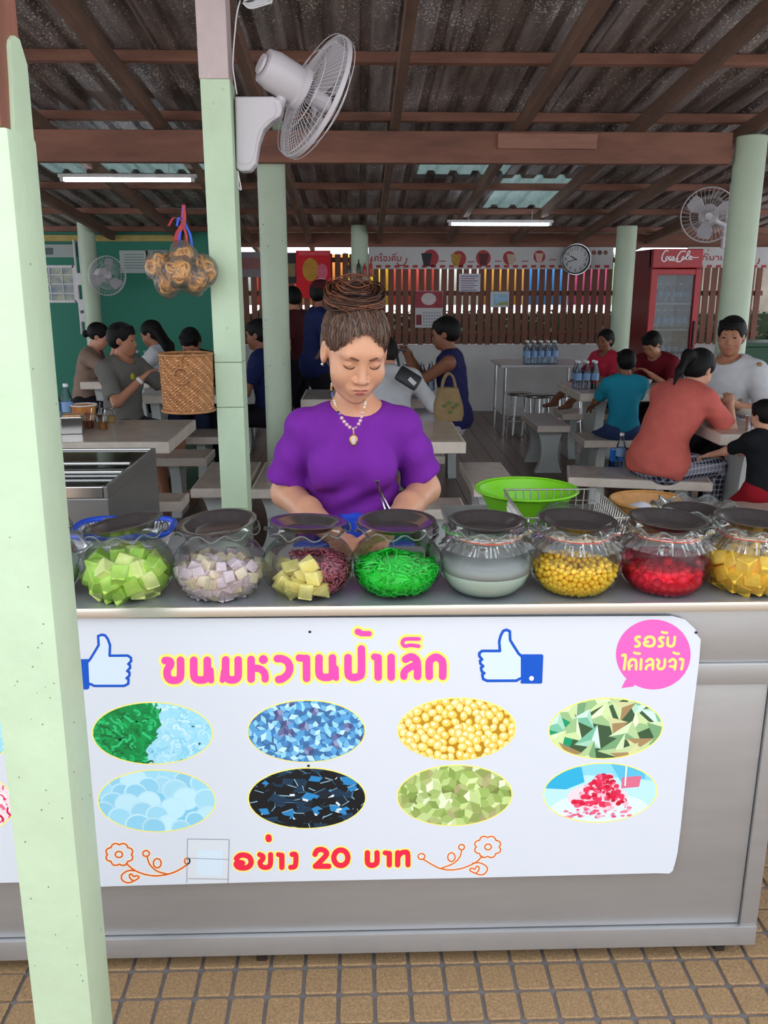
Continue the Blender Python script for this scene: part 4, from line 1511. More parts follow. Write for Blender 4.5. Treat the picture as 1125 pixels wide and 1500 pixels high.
# ================================================================== steel side table, stools
p0 = PZ(790, 538, .75)
tb = thing('steel_table', 'long steel table against the white half wall', 'table', (p0.x + .1, p0.y + .55, .001))
mb = MB(); mb.bbox((0, 0, .74), (.95, .75, .03), .006); mb.build('tabletop', M('steel'), tb)
for sx in (-1, 1):
    for sy in (-1, 1):
        mb = MB(); mb.cyl((sx * .42, sy * .32, 0), (sx * .42, sy * .32, .725), .016, n=12); mb.build('leg', M('chrome'), tb, smooth=30)
mb = MB(); mb.bbox((0, 0, .2), (.84, .62, .015), .004); mb.build('shelf', M('steel'), tb)
def stool(label, x, y):
    t = thing('steel_stool', label, 'stool', (x, y, .001), R(rnd.uniform(0, 90)), 'round steel stools by the white half wall')
    mb = MB(); mb.lathe([(0, .43), (.13, .43), (.145, .437), (.15, .447), (.14, .455), (0, .456)], n=28); mb.build('seat', M('chrome'), t, smooth=50)
    for k in range(4):
        a = PI / 4 + k * PI / 2
        mb = MB(); mb.tube([(.11 * math.cos(a), .11 * math.sin(a), .43), (.15 * math.cos(a), .15 * math.sin(a), .008)], .011, 8); mb.build('leg', M('chrome'), t, smooth=50)
    mb = MB(); mb.tube([(.135 * math.cos(a), .135 * math.sin(a), .16) for a in [2 * PI * i / 24 for i in range(24)]], .007, 6, closed=True); mb.build('foot_ring', M('chrome'), t, smooth='all')
for px, py, lb in ((763, 596, 'leftmost'), (788, 594, 'second'), (812, 592, 'third'), (834, 590, 'rightmost')):
    yy = p0.y + .05 + .06 * (px % 4)
    stool(f'shiny round steel stool beneath the steel table, {lb} of four', PY(px, 560, yy).x, yy)

# ================================================================== small repeated things
glass_mat('bottle_plastic', '#eef4fa', '#a9c3d8', gloss=.9)
glass_mat('clear_cup', '#f4f4f0', '#cfcfc8', gloss=.9)
mat('bottle_label', '#7c9ec8', .5)
mat('bottle_cap', '#e6e8ea', .5)
mat('cap_blue', '#27459c', .5)
def bottle_proto():
    mb = MB(); mb.lathe([(0, 0), (.029, 0), (.031, .008), (.0295, .04), (.031, .06), (.031, .13), (.029, .145), (.014, .185), (.0125, .205), (0, .205)], n=14)
    me = mb.mesh('bottle_body', M('bottle_plastic'), smooth=50)
    mb = MB(); mb.lathe([(.0318, .07), (.0318, .125)], n=14)
    lab = mb.mesh('bottle_label', M('bottle_label'), smooth='all')
    mb = MB(); mb.lathe([(0, .222), (.0135, .222), (.014, .205), (0, .205)], n=12)
    return me, lab, mb.mesh('bottle_cap', M('bottle_cap')), 
bp = bottle_proto()
def bottle(label, loc, group=None, s=1.0, labcol=True):
    t = thing('water_bottle', label, 'bottle', loc, rnd.uniform(0, 6), group)
    t.scale = (s, s, s)
    link('bottle_body', bp[0], t)
    link('bottle_label', bp[1], t)
    link('bottle_cap', bp[2], t)
    return t
def bottles(label, group, px, py, z, n, m, Y=None, s=1.05):
    c = PZ(px, py, z) if Y is None else PY(px, py, Y)
    for i in range(n):
        for j in range(m):
            bottle(label, (c.x + (i - (n - 1) / 2) * .068 * s, c.y + j * .068 * s, z + .002), group, s)
zt = .742
bottles('small water bottle in the pack before the man in the navy tank top', 'water bottles on the navy tank top man\'s table', 606, 572, .742, 5, 2)
bottles('small water bottle in the pack on the steel table by the white wall', 'water bottles on the steel table', 792, 533, .757, 5, 2, s=1.1)
bottles('small water bottle in the pack on the turquoise child\'s table', 'water bottles on the turquoise child\'s table', 858, 570, .742, 3, 2)
bottles('small water bottle in the pack on the long-haired woman\'s table', 'water bottles on the table by the teal wall', 196, 520, .742, 4, 1, Y=8.35)
bottles('small water bottle in the pack at the left edge of the front left table', 'water bottles on the front left table', 92, 622, .742, 2, 1, s=1.15)
bottle('clear water bottle standing alone in front of the man in the grey floral shirt', PZ(206, 577, .742))
bottle('clear water bottle on the bench behind the woman in the salmon shirt', PZ(908, 683, .432))
# green bottle
q = PZ(870, 569, .742)
t = thing('green_bottle', 'dark green glass soda bottle on the turquoise child\'s table', 'bottle', q)
mb = MB(); mb.lathe([(0, 0), (.027, 0), (.029, .01), (.029, .10), (.014, .16), (.012, .215), (0, .215)], n=16); mb.build('bottle_body', mat('bottle_green', '#0d3a1e', .1, spec=.8), t, smooth=50)
mb = MB(); mb.lathe([(.0296, .045), (.0296, .085)], n=16); mb.build('bottle_label', M('red_plastic'), t, smooth='all')
mb = MB(); mb.lathe([(0, .224), (.014, .222), (.0145, .213), (0, .213)], n=12); mb.build('bottle_cap', M('chrome'), t)

def cup(name, label, cat, loc, r0, r1, h, m, lip=.0):
    t = thing(name, label, cat, loc)
    mb = MB(); mb.lathe([(0, .003), (r0 - .003, .003), (r1 - .003, h - .001), (r1, h), (r0, 0), (0, 0)], n=24)
    mb.build('cup', m, t, smooth=40)
    mb = MB(); mb.tube([(r1 * math.cos(a), r1 * math.sin(a), h) for a in [2 * PI * i / 24 for i in range(24)]], .0022, 6, closed=True); mb.build('rim', m, t, smooth='all')
    return t
q = PZ(1100, 630, .742)
cup('steel_cup', 'shiny steel drinking cup on the right-hand table', 'cup', q, .034, .038, .085, M('chrome'))
q = PZ(1040, 633, .742)
cup('glass_cup', 'small clear glass near the corner of the right-hand table', 'cup', PZ(1062, 626, .742), .028, .034, .055, M('clear_cup'))
def bowl(label, loc, r=.085, h=.065, m='stone', food=None, fm='noodle_soup'):
    t = thing('noodle_bowl', label, 'bowl', loc)
    mb = MB(); mb.lathe([(0, .006), (.035, .006), (r * .8, h * .55), (r - .004, h), (r, h), (r * .84, h * .5), (.04, .0), (0, 0)], n=28); mb.build('shell', M(m), t, smooth=40)
    mb = MB(); mb.lathe([(r * .86, h * .72), (r * .5, h * .80), (0, h * .84)], n=20, fn=lambda a, z, tt, k: (a, z + .004 * math.sin(5 * tt + k))); mb.build('food', mat(fm, '#9a7a4c', .5, var=.4, vscale=60), t, smooth='all')
mat('ceramic', '#cfc6bb', .25)
bowl('large patterned noodle bowl in front of the man in the white shirt', PZ(1092, 612, .742), .11, .075, 'ceramic')
bowl('pale bowl on the table in front of the woman in tan', (PY(166, 540, 8.1).x, 8.1, .742), .09, .06, 'ceramic')
bowl('dark bowl before the woman in the salmon shirt', PZ(1045, 622, .742), .085, .06, 'ceramic')
bowl('small bowl on the turquoise child\'s table before the crouching diner', PZ(940, 566, .742), .085, .06, 'ceramic')
# front-left table set: napkin box, sauce jars, striped cup
q = PZ(106, 636, .742)
t = thing('napkin_box', 'square steel napkin box on the front left table', 'napkin box', q, R(8))
mb = MB(); mb.bbox((0, .05, .05), (.12, .11, .10), .004); mb.build('case', M('steel_bright'), t)
mb = MB(); mb.box((0, .05, .106), (.10, .09, .012)); mb.build('napkins', mat('pink_paper', '#c7786c', .9, var=.4, vscale=40, col2='#d9c08a'), t)
jar_cols = [('#8a3a22', 'red chilli'), ('#a86a24', 'brown vinegar'), ('#7d2f1c', 'dark chilli'), ('#c9a46a', 'sugar')]
for i, (px, py) in enumerate(((131, 627), (150, 629), (143, 617), (162, 619))):
    q = PZ(px, py, .742)
    t = thing('sauce_jar', f'small glass jar of {jar_cols[i][1]} sauce on the front left table', 'jar', q, 0, 'sauce jars on the front left table')
    mb = MB(); mb.lathe([(0, 0), (.030, 0), (.034, .075), (.035, .078)], n=20); mb.build('glass', M('clear_cup'), t, smooth=40)
    mb = MB(); mb.lathe([(0, .003), (.028, .003), (.031, .045), (0, .046)], n=20); mb.build('sauce', mat('sauce%d' % i, jar_cols[i][0], .3, var=.3, vscale=80), t, smooth=40)
    mb = MB(); mb.lathe([(.036, .078), (.037, .083), (.02, .092), (.006, .094), (.007, .106), (0, .107)], n=20); mb.build('lid', M('clear_cup'), t, smooth=40)
    mb = MB(); mb.tube([(.005, .004, .03), (.022, .012, .12)], .0025, 6); mb.build('spoon', M('chrome'), t)
q = PZ(125, 622, .742)
t = thing('cutlery_tub', 'red and yellow striped cutlery tub behind the napkin box', 'tub', q)
mb = MB(); mb.lathe([(0, 0), (.055, 0), (.075, .12), (.078, .125), (.072, .12), (.05, .01), (0, .01)], n=24)
mb.build('tub', mat('striped_tub', '#d8b050', .5, var=.5, vscale=16, col2='#b8443a', stretch=(1, 1, .05)), t, smooth=40)
mb = MB(); mb.tube([(.077 * math.cos(a), .077 * math.sin(a), .125) for a in [2 * PI * i / 28 for i in range(28)]], .005, 6, closed=True); mb.build('rim', M('white_plastic'), t, smooth='all')
# blue box near salmon woman
q = PZ(905, 676, .432)
t = thing('blue_box', 'bright blue carton on the bench behind the woman in the salmon shirt', 'box', q)
mb = MB(); mb.bbox((0, .02, .04), (.09, .06, .08), .003); mb.build('carton', mat('bright_blue', '#1f7be0', .5), t)
mb = MB(); mb.box((0, .02, .0815), (.085, .055, .003)); mb.build('flap', mat('pale_blue', '#9cc4ee', .6), t)

# ================================================================== steel chest cooler at left
ZC = .85
fr_, bk_ = PZ(157, 712, ZC), PZ(235, 655, ZC)
cw = 1.1
ch = thing('chest_cooler', 'stainless steel chest cooler with dark sliding glass top behind the left jars', 'cooler', (fr_.x - cw / 2, fr_.y, .001))
dpt = bk_.y - fr_.y
def chp(name, c, d, m, b=.003):
    mb = MB(); mb.bbox(c, d, b); return mb.build(name, M(m), ch)
mat('cooler_steel', '#8d8a88', .35, .6, var=.1, vscale=4)
mat('dark_glass', '#1b2a2c', .06, spec=.7)
chp('cabinet', (0, dpt / 2, .40), (cw, dpt, .80), 'cooler_steel', .005)
chp('side_rim', (cw / 2 - .008, dpt / 2, .823), (.016, dpt, .046), 'cooler_steel')
chp('side_rim', (-cw / 2 + .008, dpt / 2, .823), (.016, dpt, .046), 'cooler_steel')
chp('front_rail', (0, .012, .823), (cw - .034, .024, .046), 'steel_bright')
chp('back_rail', (0, dpt - .012, .823), (cw - .034, .024, .046), 'steel_bright')
chp('glass_panel', (0, dpt * .29, .822), (cw - .036, dpt * .5, .008), 'dark_glass')
chp('glass_panel', (0, dpt * .71, .834), (cw - .036, dpt * .5, .008), 'dark_glass')
chp('slide_rail', (0, dpt * .36, .842), (cw - .036, .03, .012), 'steel_bright')
chp('slide_rail', (0, dpt * .52, .852), (cw - .036, .03, .012), 'steel_bright')
for x in (-.45, .45):
    for y in (.08, dpt - .08):
        mb = MB(); mb.cyl((x, y, 0), (x, y, .02), .02, n=10); mb.build('foot', M('black_plastic'), ch)

# ================================================================== prep tables behind the counter
def prep(label, x0, x1, y0, y1, z):
    t = thing('prep_table', label, 'table', ((x0 + x1) / 2, (y0 + y1) / 2, .001))
    w, d = x1 - x0, y1 - y0
    mb = MB(); mb.bbox((0, 0, z - .015), (w, d, .03), .004); mb.build('top', M('steel'), t)
    for sx in (-1, 1):
        for sy in (-1, 1):
            mb = MB(); mb.cyl((sx * (w / 2 - .03), sy * (d / 2 - .03), 0), (sx * (w / 2 - .03), sy * (d / 2 - .03), z - .03), .016, n=10); mb.build('leg', M('chrome'), t, smooth=30)
PTZ = .80
prep('steel work table right of the vendor holding the wire basket', .30, 1.16, 2.15, 3.08, PTZ)
prep('steel work table left of the vendor holding the blue basket', -1.2, -.36, 2.15, 2.75, PTZ)
prep_z = PTZ + .002
# lime green basin
c = PY(770, 740, 2.84)
t = thing('plastic_basin', 'big lime green plastic basin behind the wire basket', 'basin', (c.x, 2.84, prep_z))
rb = .172
mb = MB(); mb.lathe([(0, .004), (.10, .004), (rb * .88, .10), (rb * .93, .115), (rb, .118), (rb + .004, .112), (rb * .93, .108), (.105, 0), (0, 0)], n=48); mb.build('bowl', mat('lime', '#84d81e', .35), t, smooth=40)
mb = MB(); mb.tube([(rb * 1.01 * math.cos(a), rb * 1.01 * math.sin(a), .116) for a in [2 * PI * i / 48 for i in range(48)]], .005, 6, closed=True); mb.build('rim', M('lime'), t, smooth='all')
# wire basket
za = PTZ + .135
c0, c1 = PZ(738, 717, za), PZ(874, 717, za)
c2 = PZ(921, 778, za)
t = thing('wire_basket', 'rectangular chrome wire basket behind the milky syrup and corn jars', 'basket', ((c0.x + c1.x) / 2, c0.y - .18, prep_z))
bw, bd, bh = c1.x - c0.x, c0.y - c2.y, .132
bd = min(bd, .36)
mat('wire', '#d2cec8', .3, .6)
def wire(name, pts, r=.0022, closed=False):
    mb = MB(); mb.tube(pts, r, 6, closed=closed); return mb.build(name, M('wire'), t, smooth='all')
hw, hd2 = bw / 2, bd / 2
wire('rim', [(-hw, -hd2, bh), (hw, -hd2, bh), (hw, hd2, bh), (-hw, hd2, bh)], .0032, True)
wire('hoop', [(-hw * .97, -hd2 * .97, bh * .72), (hw * .97, -hd2 * .97, bh * .72), (hw * .97, hd2 * .97, bh * .72), (-hw * .97, hd2 * .97, bh * .72)], .002, True)
wire('hoop', [(-hw * .9, -hd2 * .9, .004), (hw * .9, -hd2 * .9, .004), (hw * .9, hd2 * .9, .004), (-hw * .9, hd2 * .9, .004)], .002, True)
for i in range(12):
    x = -hw + (i + .5) * bw / 12
    wire('wire', [(x, -hd2, bh), (x * .9, -hd2 * .9, .004), (x * .9, hd2 * .9, .004), (x, hd2, bh)], .0021)
for i in range(16):
    y = -hd2 + (i + .5) * bd / 16
    wire('wire', [(-hw, y, bh), (-hw * .9, y * .9, .006), (hw * .9, y * .9, .006), (hw, y, bh)], .0021)
# glass bowl turned over inside the wire basket
t2_ = thing('glass_bowl', 'clear glass bowl lying upside down in the wire basket', 'bowl', (PZ(833, 742, za).x, c0.y - .14, prep_z + .01))
mb = MB(); mb.lathe([(.085, 0), (.088, .03), (.078, .07), (.05, .10), (.02, .112), (0, .113)], n=32, fn=lambda r, z, a, k: (r + (.004 * math.cos(9 * a) if k < 2 else 0), z)); mb.build('bowl', M('jar_glass'), t2_, smooth='all')
mb = MB(); mb.tube([((.085 + .004 * math.cos(9 * a)) * math.cos(a), (.085 + .004 * math.cos(9 * a)) * math.sin(a), .001) for a in [2 * PI * i / 60 for i in range(60)]], .003, 6, closed=True); mb.build('rim', M('jar_glass'), t2_, smooth='all')
# rattan tray with cloth
c = PZ(958, 738, PTZ + .09)
t = thing('bamboo_bowl', 'orange-brown bamboo bowl holding cloths behind the red jelly ball jar', 'bowl', (c.x, c.y + .03, prep_z))
mat('bamboo', '#c28a4a', .5, var=.25, vscale=30)
mb = MB(); mb.lathe([(0, .004), (.09, .004), (.125, .08), (.132, .092), (.136, .092), (.130, .078), (.095, 0), (0, 0)], n=40); mb.build('bowl', M('bamboo'), t, smooth=40)
mb = MB(); mb.tube([(.134 * math.cos(a), .134 * math.sin(a), .092) for a in [2 * PI * i / 40 for i in range(40)]], .005, 6, closed=True); mb.build('rim', M('bamboo'), t, smooth='all')
for nm, xx, cc in (('crumpled white cloth lying in the bamboo bowl', -.045, '#cfd0de'), ('crumpled cream cloth lying in the bamboo bowl', .03, '#d8cba8')):
    mb = MB(); mb.ell((0, 0, 0), (.05, .045, .032), 20, 12)
    mb.v = [(x * (1 + .15 * math.sin(40 * y + 3)), y * (1 + .15 * math.sin(50 * x)), z + .006 * math.sin(70 * x) * math.cos(60 * y)) for x, y, z in mb.v]
    props(mb.build('cloth', mat('cloth_' + cc[1:], cc, .9), None, (c.x + xx, c.y + .02, prep_z + .055), smooth='all'), nm, 'cloth')
# wide ruffled glass vase
c = PZ(1021, 742, PTZ + .15)
t = thing('glass_vase', 'wide glass vase with a deep wavy rim behind the pumpkin jar', 'vase', (c.x, c.y + .02, prep_z))
mb = MB()
prof = [(0, 0), (.06, 0), (.085, .03), (.092, .07), (.085, .10), (.082, .115), (.095, .132), (.118, .146)]
mb.lathe(prof, n=100, fn=lambda r, z, a, k: (r + (.008 * math.cos(9 * a) * (k - 5) / 2 if k > 5 else 0), z + (.009 * math.sin(9 * a) * (k - 5) / 2 if k > 5 else 0)))
mb.build('glass', M('rim_glass'), t, smooth='all')
mb = MB(); mb.tube([((.118 + .008 * math.cos(9 * a)) * math.cos(a), (.118 + .008 * math.cos(9 * a)) * math.sin(a), .146 + .009 * math.sin(9 * a)) for a in [2 * PI * i / 120 for i in range(120)]], .0034, 6, closed=True); mb.build('rim', M('rim_glass'), t, smooth='all')
pl = link('steel_plate', lid_me, None, (c.x - .005, c.y + .02, prep_z + .134), (R(2), 0, 0))
props(pl, 'dark steel plate sitting inside the wavy rim of the wide vase', 'plate')
# small cups beside it
# blue basket at left
zb = PTZ + .075
c = PZ(178, 775, zb)
t = thing('plastic_basket', 'white slotted plastic basket with a bright blue rim behind the melon jar', 'basket', (c.x, c.y + .02, prep_z))
def rrect(w, d, r, n=6):
    out = []
    for sx, sy, a0 in ((1, 1, 0), (-1, 1, 90), (-1, -1, 180), (1, -1, 270)):
        for k in range(n + 1):
            a = R(a0 + 90 * k / n)
            out.append((sx * (w - r) + r * math.cos(a), sy * (d - r) + r * math.sin(a)))
    return out
pts = rrect(.148, .105, .07, 8)
mb = MB(); mb.tube([(x, y, .072) for x, y in pts], .010, 8, closed=True); mb.build('rim', M('blue_plastic'), t, smooth='all')
n = len(pts)
mb = MB(); mb.add([(x * .82, y * .8, .002) for x, y in pts] + [(x * .82, y * .8, .008) for x, y in pts], [tuple(range(n)), tuple(range(n, 2 * n))]); mb.build('base', M('white_plastic'), t)
for i in range(46):
    u = i / 46 * n
    k = int(u)
    f = u - k
    x = pts[k][0] * (1 - f) + pts[(k + 1) % n][0] * f
    y = pts[k][1] * (1 - f) + pts[(k + 1) % n][1] * f
    mb = MB(); mb.tube([(x * .82, y * .8, .004), (x * .97, y * .97, .068)], .0035, 4); mb.build('slat', M('white_plastic'), t)
mb = MB(); mb.tube([(x * .9, y * .89, .038) for x, y in pts], .004, 6, closed=True); mb.build('hoop', M('white_plastic'), t, smooth='all')
# milk packs beside it
q = PZ(128, 788, PTZ + .03)
t = thing('plastic_bag', 'crumpled clear plastic bag with red print beside the blue-rimmed basket', 'bag', (PY(112, 790, 2.10).x, 2.05, CZ + .001))
mb = MB(); mb.ell((0, 0, .035), (.045, .03, .035), 20, 12)
mb.v = [(x * (1 + .12 * math.sin(90 * z)), y, z + .004 * math.sin(80 * x)) for x, y, z in mb.v]
mb.build('film', M('film'), t, smooth='all')
mb = MB(); mb.box((.005, -.031, .04), (.03, .001, .018), (0, .5, 0)); mb.build('print', M('red_plastic'), t)
# tongs held over the green noodle jar
a_, b_ = PY(552, 706, 2.08), PY(566, 752, 2.03)
b2_ = PY(573, 750, 2.04)
t = thing('tongs', 'slim steel tongs standing between vendor and the green noodle jar', 'tongs', (b_.x, b_.y, b_.z - .12))
o_ = t.location
for k, (e, sx) in enumerate(((b_, 0), (b2_, 0))):
    mb = MB()
    low = Vector((e.x + .004 + .004 * k, e.y - .01, b_.z - .118))
    mb.tube([a_ - o_, e - o_, low - o_], .0022, 6)
    mb.build('arm', M('chrome'), t, smooth='all')
mb = MB(); mb.tube([(a_ - o_) + Vector((.004 * math.cos(x), 0, .004 * math.sin(x))) for x in [PI * i / 8 for i in range(9)]], .0025, 6); mb.build('bend', M('dark_steel'), t, smooth='all')
# spoon handle leaning at the green jar
a_, b_ = PY(641, 782, 1.92), PY(626, 796, 1.9)
t = thing('serving_spoon', 'black spoon handle sticking out beside the green noodle jar', 'spoon', (b_.x, b_.y, CZ + .001))
mb = MB(); mb.tube([(0, 0, .012), (b_.x - t.location.x, 0, b_.z - CZ - .01), (a_ - t.location)[:]], .005, 8); mb.build('handle', M('dark_steel'), t, smooth='all')
mb = MB(); mb.ell((0, 0, .012), (.016, .022, .008), 14, 8); mb.build('scoop', M('chrome'), t, smooth='all')

# ================================================================== hanging things at the middle post
# woven basket
c = PY(274, 604, 3.16)
bt = PY(274, 519, 3.16).z
rB = (PY(313, 530, 3.16).x - PY(235, 530, 3.16).x) / 2
t = thing('woven_basket', 'round woven rattan basket with a ring on its front, hung by the green middle post', 'basket', (c.x, 3.2, c.z))
mat('rattan', '#c08a5a', .6, var=.3, vscale=40, col2='#8e5c36')
hB = bt - c.z
mb = MB()
NR, NC = 54, 132
prof = [(rB * .93, hB * k / NR) for k in range(NR + 1)]
def weave(r, z, a, k):
    ph = math.sin(a * 38 + k * 1.05) * (1 if k % 2 else -1)
    return rB * (.95 + .05 * k / NR) + .0022 * ph + .0012 * math.sin(k * 2.1), z
mb.lathe(prof, n=NC, fn=weave)
mb.mi = [1 if ((q % NR) + (q // NR)) % 9 in (0, 1) and (q % NR) % 2 else (2 if (q % NR) % 2 else 0) for q in range(NR * NC)]
mb.lathe([(0, 0), (rB * .94, 0)], n=40)
mb.build('weave', [M('rattan'), mat('rattan_pale', '#dcae7c', .6), mat('rattan_mid', '#b27a4c', .6, var=.3, vscale=40)], t)
for zz in (.004, hB - .002):
    mb = MB(); mb.tube([(rB * 1.0 * math.cos(a), rB * 1.0 * math.sin(a), zz) for a in [2 * PI * i / 40 for i in range(40)]], .005, 6, closed=True); mb.build('rim', M('rattan'), t, smooth='all')
mb = MB(); mb.tube([(.028 * math.cos(a) , -rB - .008, hB * .66 + .028 * math.sin(a)) for a in [2 * PI * i / 28 for i in range(28)]], .0035, 6, closed=True); mb.build('ring', M('rattan'), t, smooth='all')
mb = MB(); mb.tube([(0, -rB - .003, hB * .66 + .03), (0, -rB - .004, hB * .66 + .055)], .004, 6); mb.build('ring_loop', M('rattan'), t)
mb = MB(); mb.tube([(rB * .98, 0, hB - .01), (rB + .035, .01, hB + .02), (pb.x - c.x - mw / 2 + .002, .02, hB + .02)], .003, 6); mb.build('hook', M('dark_steel'), t)
# snack bags on a wire
hk = PY(268, 300, 3.18)
wire_t = thing('hanger_wire', 'thin wire hook at the middle post holding the snack bags', 'wire', (PY(300, 303, 3.18).x, 3.22, PY(300, 303, 3.18).z))
mb = MB(); mb.tube([(.02, 0, 0), (-.03, 0, -.002), (-.08, -.03, -.006), (-.13, -.04, -.002)], .0018, 6); mb.build('wire', M('dark_steel'), wire_t)
mb = MB(); mb.ell((.02, 0, 0), (.006, .006, .006), 8, 6); mb.build('nail', M('dark_steel'), wire_t)
rib = thing('ribbon_bunch', 'red and blue plastic ribbons tying the snack bags together', 'ribbon', (hk.x, 3.18, PY(268, 362, 3.18).z))
g2 = random.Random(3)
for k in range(9):
    mcol = 'red_plastic' if k % 4 else 'blue_plastic'
    top = hk.z - rib.location.z
    dx = g2.uniform(-.03, .03)
    mb = MB()
    a = [(g2.uniform(-.004, .004), 0, top if k < 6 else top * .7), (g2.uniform(-.006, .006), -.004, top * .62), (dx, -.008, top * .3), (dx * 1.2, -.006, .0)]
    if k >= 6:
        a = [(0, 0, top * .6), (dx * 1.2, -.01, top * .7), (dx * 2, -.01, top * .5)]
    pts = smooth_path(a, 4)
    vs, fs = [], []
    for i, p in enumerate(pts):
        vs += [p + Vector((-.004, 0, 0)), p + Vector((.004, .002, 0))]
        if i:
            fs.append((2 * i - 2, 2 * i - 1, 2 * i + 1, 2 * i))
    mb.add(vs, fs); mb.build('ribbon', M(mcol), rib)
mat('cracker', '#f0b660', .5, var=.4, vscale=60, col2='#d08a3c')
tor = MB()
NT, NM = 14, 6
vs, fs = [], []
for i in range(NT):
    a = 2 * PI * i / NT
    for j in range(NM):
        b = 2 * PI * j / NM
        rr = .017 + .0052 * math.cos(b) + .002 * math.sin(3 * a)
        vs.append((rr * math.cos(a), rr * math.sin(a), .0052 * math.sin(b) + .003 * math.sin(2 * a)))
for i in range(NT):
    for j in range(NM):
        fs.append((i * NM + j, ((i + 1) % NT) * NM + j, ((i + 1) % NT) * NM + (j + 1) % NM, i * NM + (j + 1) % NM))
tor.add(vs, fs)
tor_me = tor.mesh('cracker', M('cracker'), smooth='all')
glass_mat('bag_film', '#fefefe', '#f4f2ee', haze=.07, rough=.15, gloss=.7)
bag_pos = [('far left', 235, 392, 3.14), ('lower left', 247, 412, 3.12), ('middle', 264, 398, 3.09), ('lower right', 283, 410, 3.12), ('right', 297, 396, 3.15), ('top', 268, 378, 3.15)]
for nm, px, py, Y in bag_pos:
    c = PY(px, py, Y)
    t = thing('snack_bag', f'clear bag of golden ring crackers, {nm} one of the hanging bunch', 'snack bag', c, g2.uniform(0, 6), 'hanging cracker bags')
    t.rotation_euler = (g2.uniform(-.4, .4), g2.uniform(-.5, .5), g2.uniform(0, 6))
    mb = MB(); mb.ell((0, 0, 0), (.058, .048, .058), 22, 14)
    mb.v = [(x * (1 + .10 * math.sin(70 * z + 2)), y * (1 + .12 * math.sin(80 * x)), z + .004 * math.sin(90 * x + 60 * y)) for x, y, z in mb.v]
    mb.build('film', M('bag_film'), t, smooth='all')
    for k in range(22):
        d = Vector((g2.gauss(0, 1), g2.gauss(0, 1), g2.gauss(0, 1))).normalized() * g2.uniform(.012, .035)
        link('cracker', tor_me, t, d, (g2.uniform(0, 6), g2.uniform(0, 6), 0))

# ================================================================== fans
def fan(label, c, facing, r, mount, motor_len=.16, nw=56, body='white_plastic', bracket=None, wr=.0016):
    """c: hub centre of the guard; facing: direction the air blows"""
    t = thing('wall_fan', label, 'fan', c)
    f = Vector(facing).normalized()
    q = Vector((0, 0, 1)).rotation_difference(f)
    Xq = q.to_matrix().to_4x4()
    def bl(mb, name, m, smooth=40):
        mb.v = [tuple(Xq @ Vector(p)) for p in mb.v]
        return mb.build(name, M(m), t, smooth=smooth)
    mb = MB()
    for rr, z in ((r, 0), (r * .99, .022), (r * .66, .052), (r * .35, .062), (r * .66, -.05), (r * .35, -.06), (r * .99, -.022)):
        mb.tube([(rr * math.cos(a), rr * math.sin(a), z) for a in [2 * PI * i / 48 for i in range(48)]], wr * (2.2 if rr == r else 1), 5, closed=True)
    for k in range(nw):
        a = 2 * PI * k / nw
        for sg in (1, -1):
            mb.tube([(u * r * math.cos(a + .25 * (1 - u)), u * r * math.sin(a + .25 * (1 - u)), sg * (.065 * (1 - u ** 2.2))) for u in (.2, .5, .8, 1)], wr * .8, 3, caps=False)
    gd_ = props(bl(mb, 'guard', 'guard_wire', 'all'), 'wire guard cage')
    mb = MB(); mb.lathe([(r * .985, -.008), (r * 1.015, -.008), (r * 1.015, .008), (r * .985, .008)], n=48, close=True); bl(mb, 'guard_ring', body).parent = gd_
    for k in range(3):
        mb = MB()
        vs, fs = [], []
        for i in range(8):
            u = .12 + .76 * i / 7
            wd = .9 * math.sin(PI * (.18 + .62 * i / 7))
            for j in range(5):
                v = -.5 + j / 4
                a = 2 * PI * k / 3 + v * wd
                vs.append((u * r * math.cos(a), u * r * math.sin(a), .022 * v * 2))
        for i in range(7):
            for j in range(4):
                fs.append((i * 5 + j, i * 5 + j + 1, i * 5 + j + 6, i * 5 + j + 5))
        mb.add(vs, fs)
        bl(mb, 'blade', 'fan_blade', 'all')
    mb = MB(); mb.lathe([(0, .06), (r * .13, .055), (r * .15, .03), (r * .15, -.02), (0, -.02)], n=24); bl(mb, 'hub', body)
    mb = MB(); mb.lathe([(0, -.055), (r * .36, -.055), (r * .36, -.075), (r * .30, -.08), (r * .30, -.06 - motor_len * .75), (r * .26, -.06 - motor_len), (0, -.065 - motor_len)], n=32); bl(mb, 'motor_housing', body)
    mb = MB(); mb.lathe([(0, -.066 - motor_len), (r * .16, -.066 - motor_len), (r * .15, -.075 - motor_len), (0, -.076 - motor_len)], n=24); bl(mb, 'end_cap', body)
    pm = Xq @ Vector((0, 0, -.06 - motor_len * .45))
    mb = MB(); mb.tube([pm, (pm + Vector(mount) - Vector(c)) * .5 + Vector((0, 0, -.02)), Vector(mount) - Vector(c)], .02, 10); mb.build('arm', M(body), t, smooth=40)
    if bracket:
        bracket(t)
    return t
mat('fan_grey', '#cfc8cd', .4)
mat('fan_blade', '#b9b3b8', .35)
mat('guard_wire', '#d3ced2', .4)
fc = PY(461, 143, 3.36)
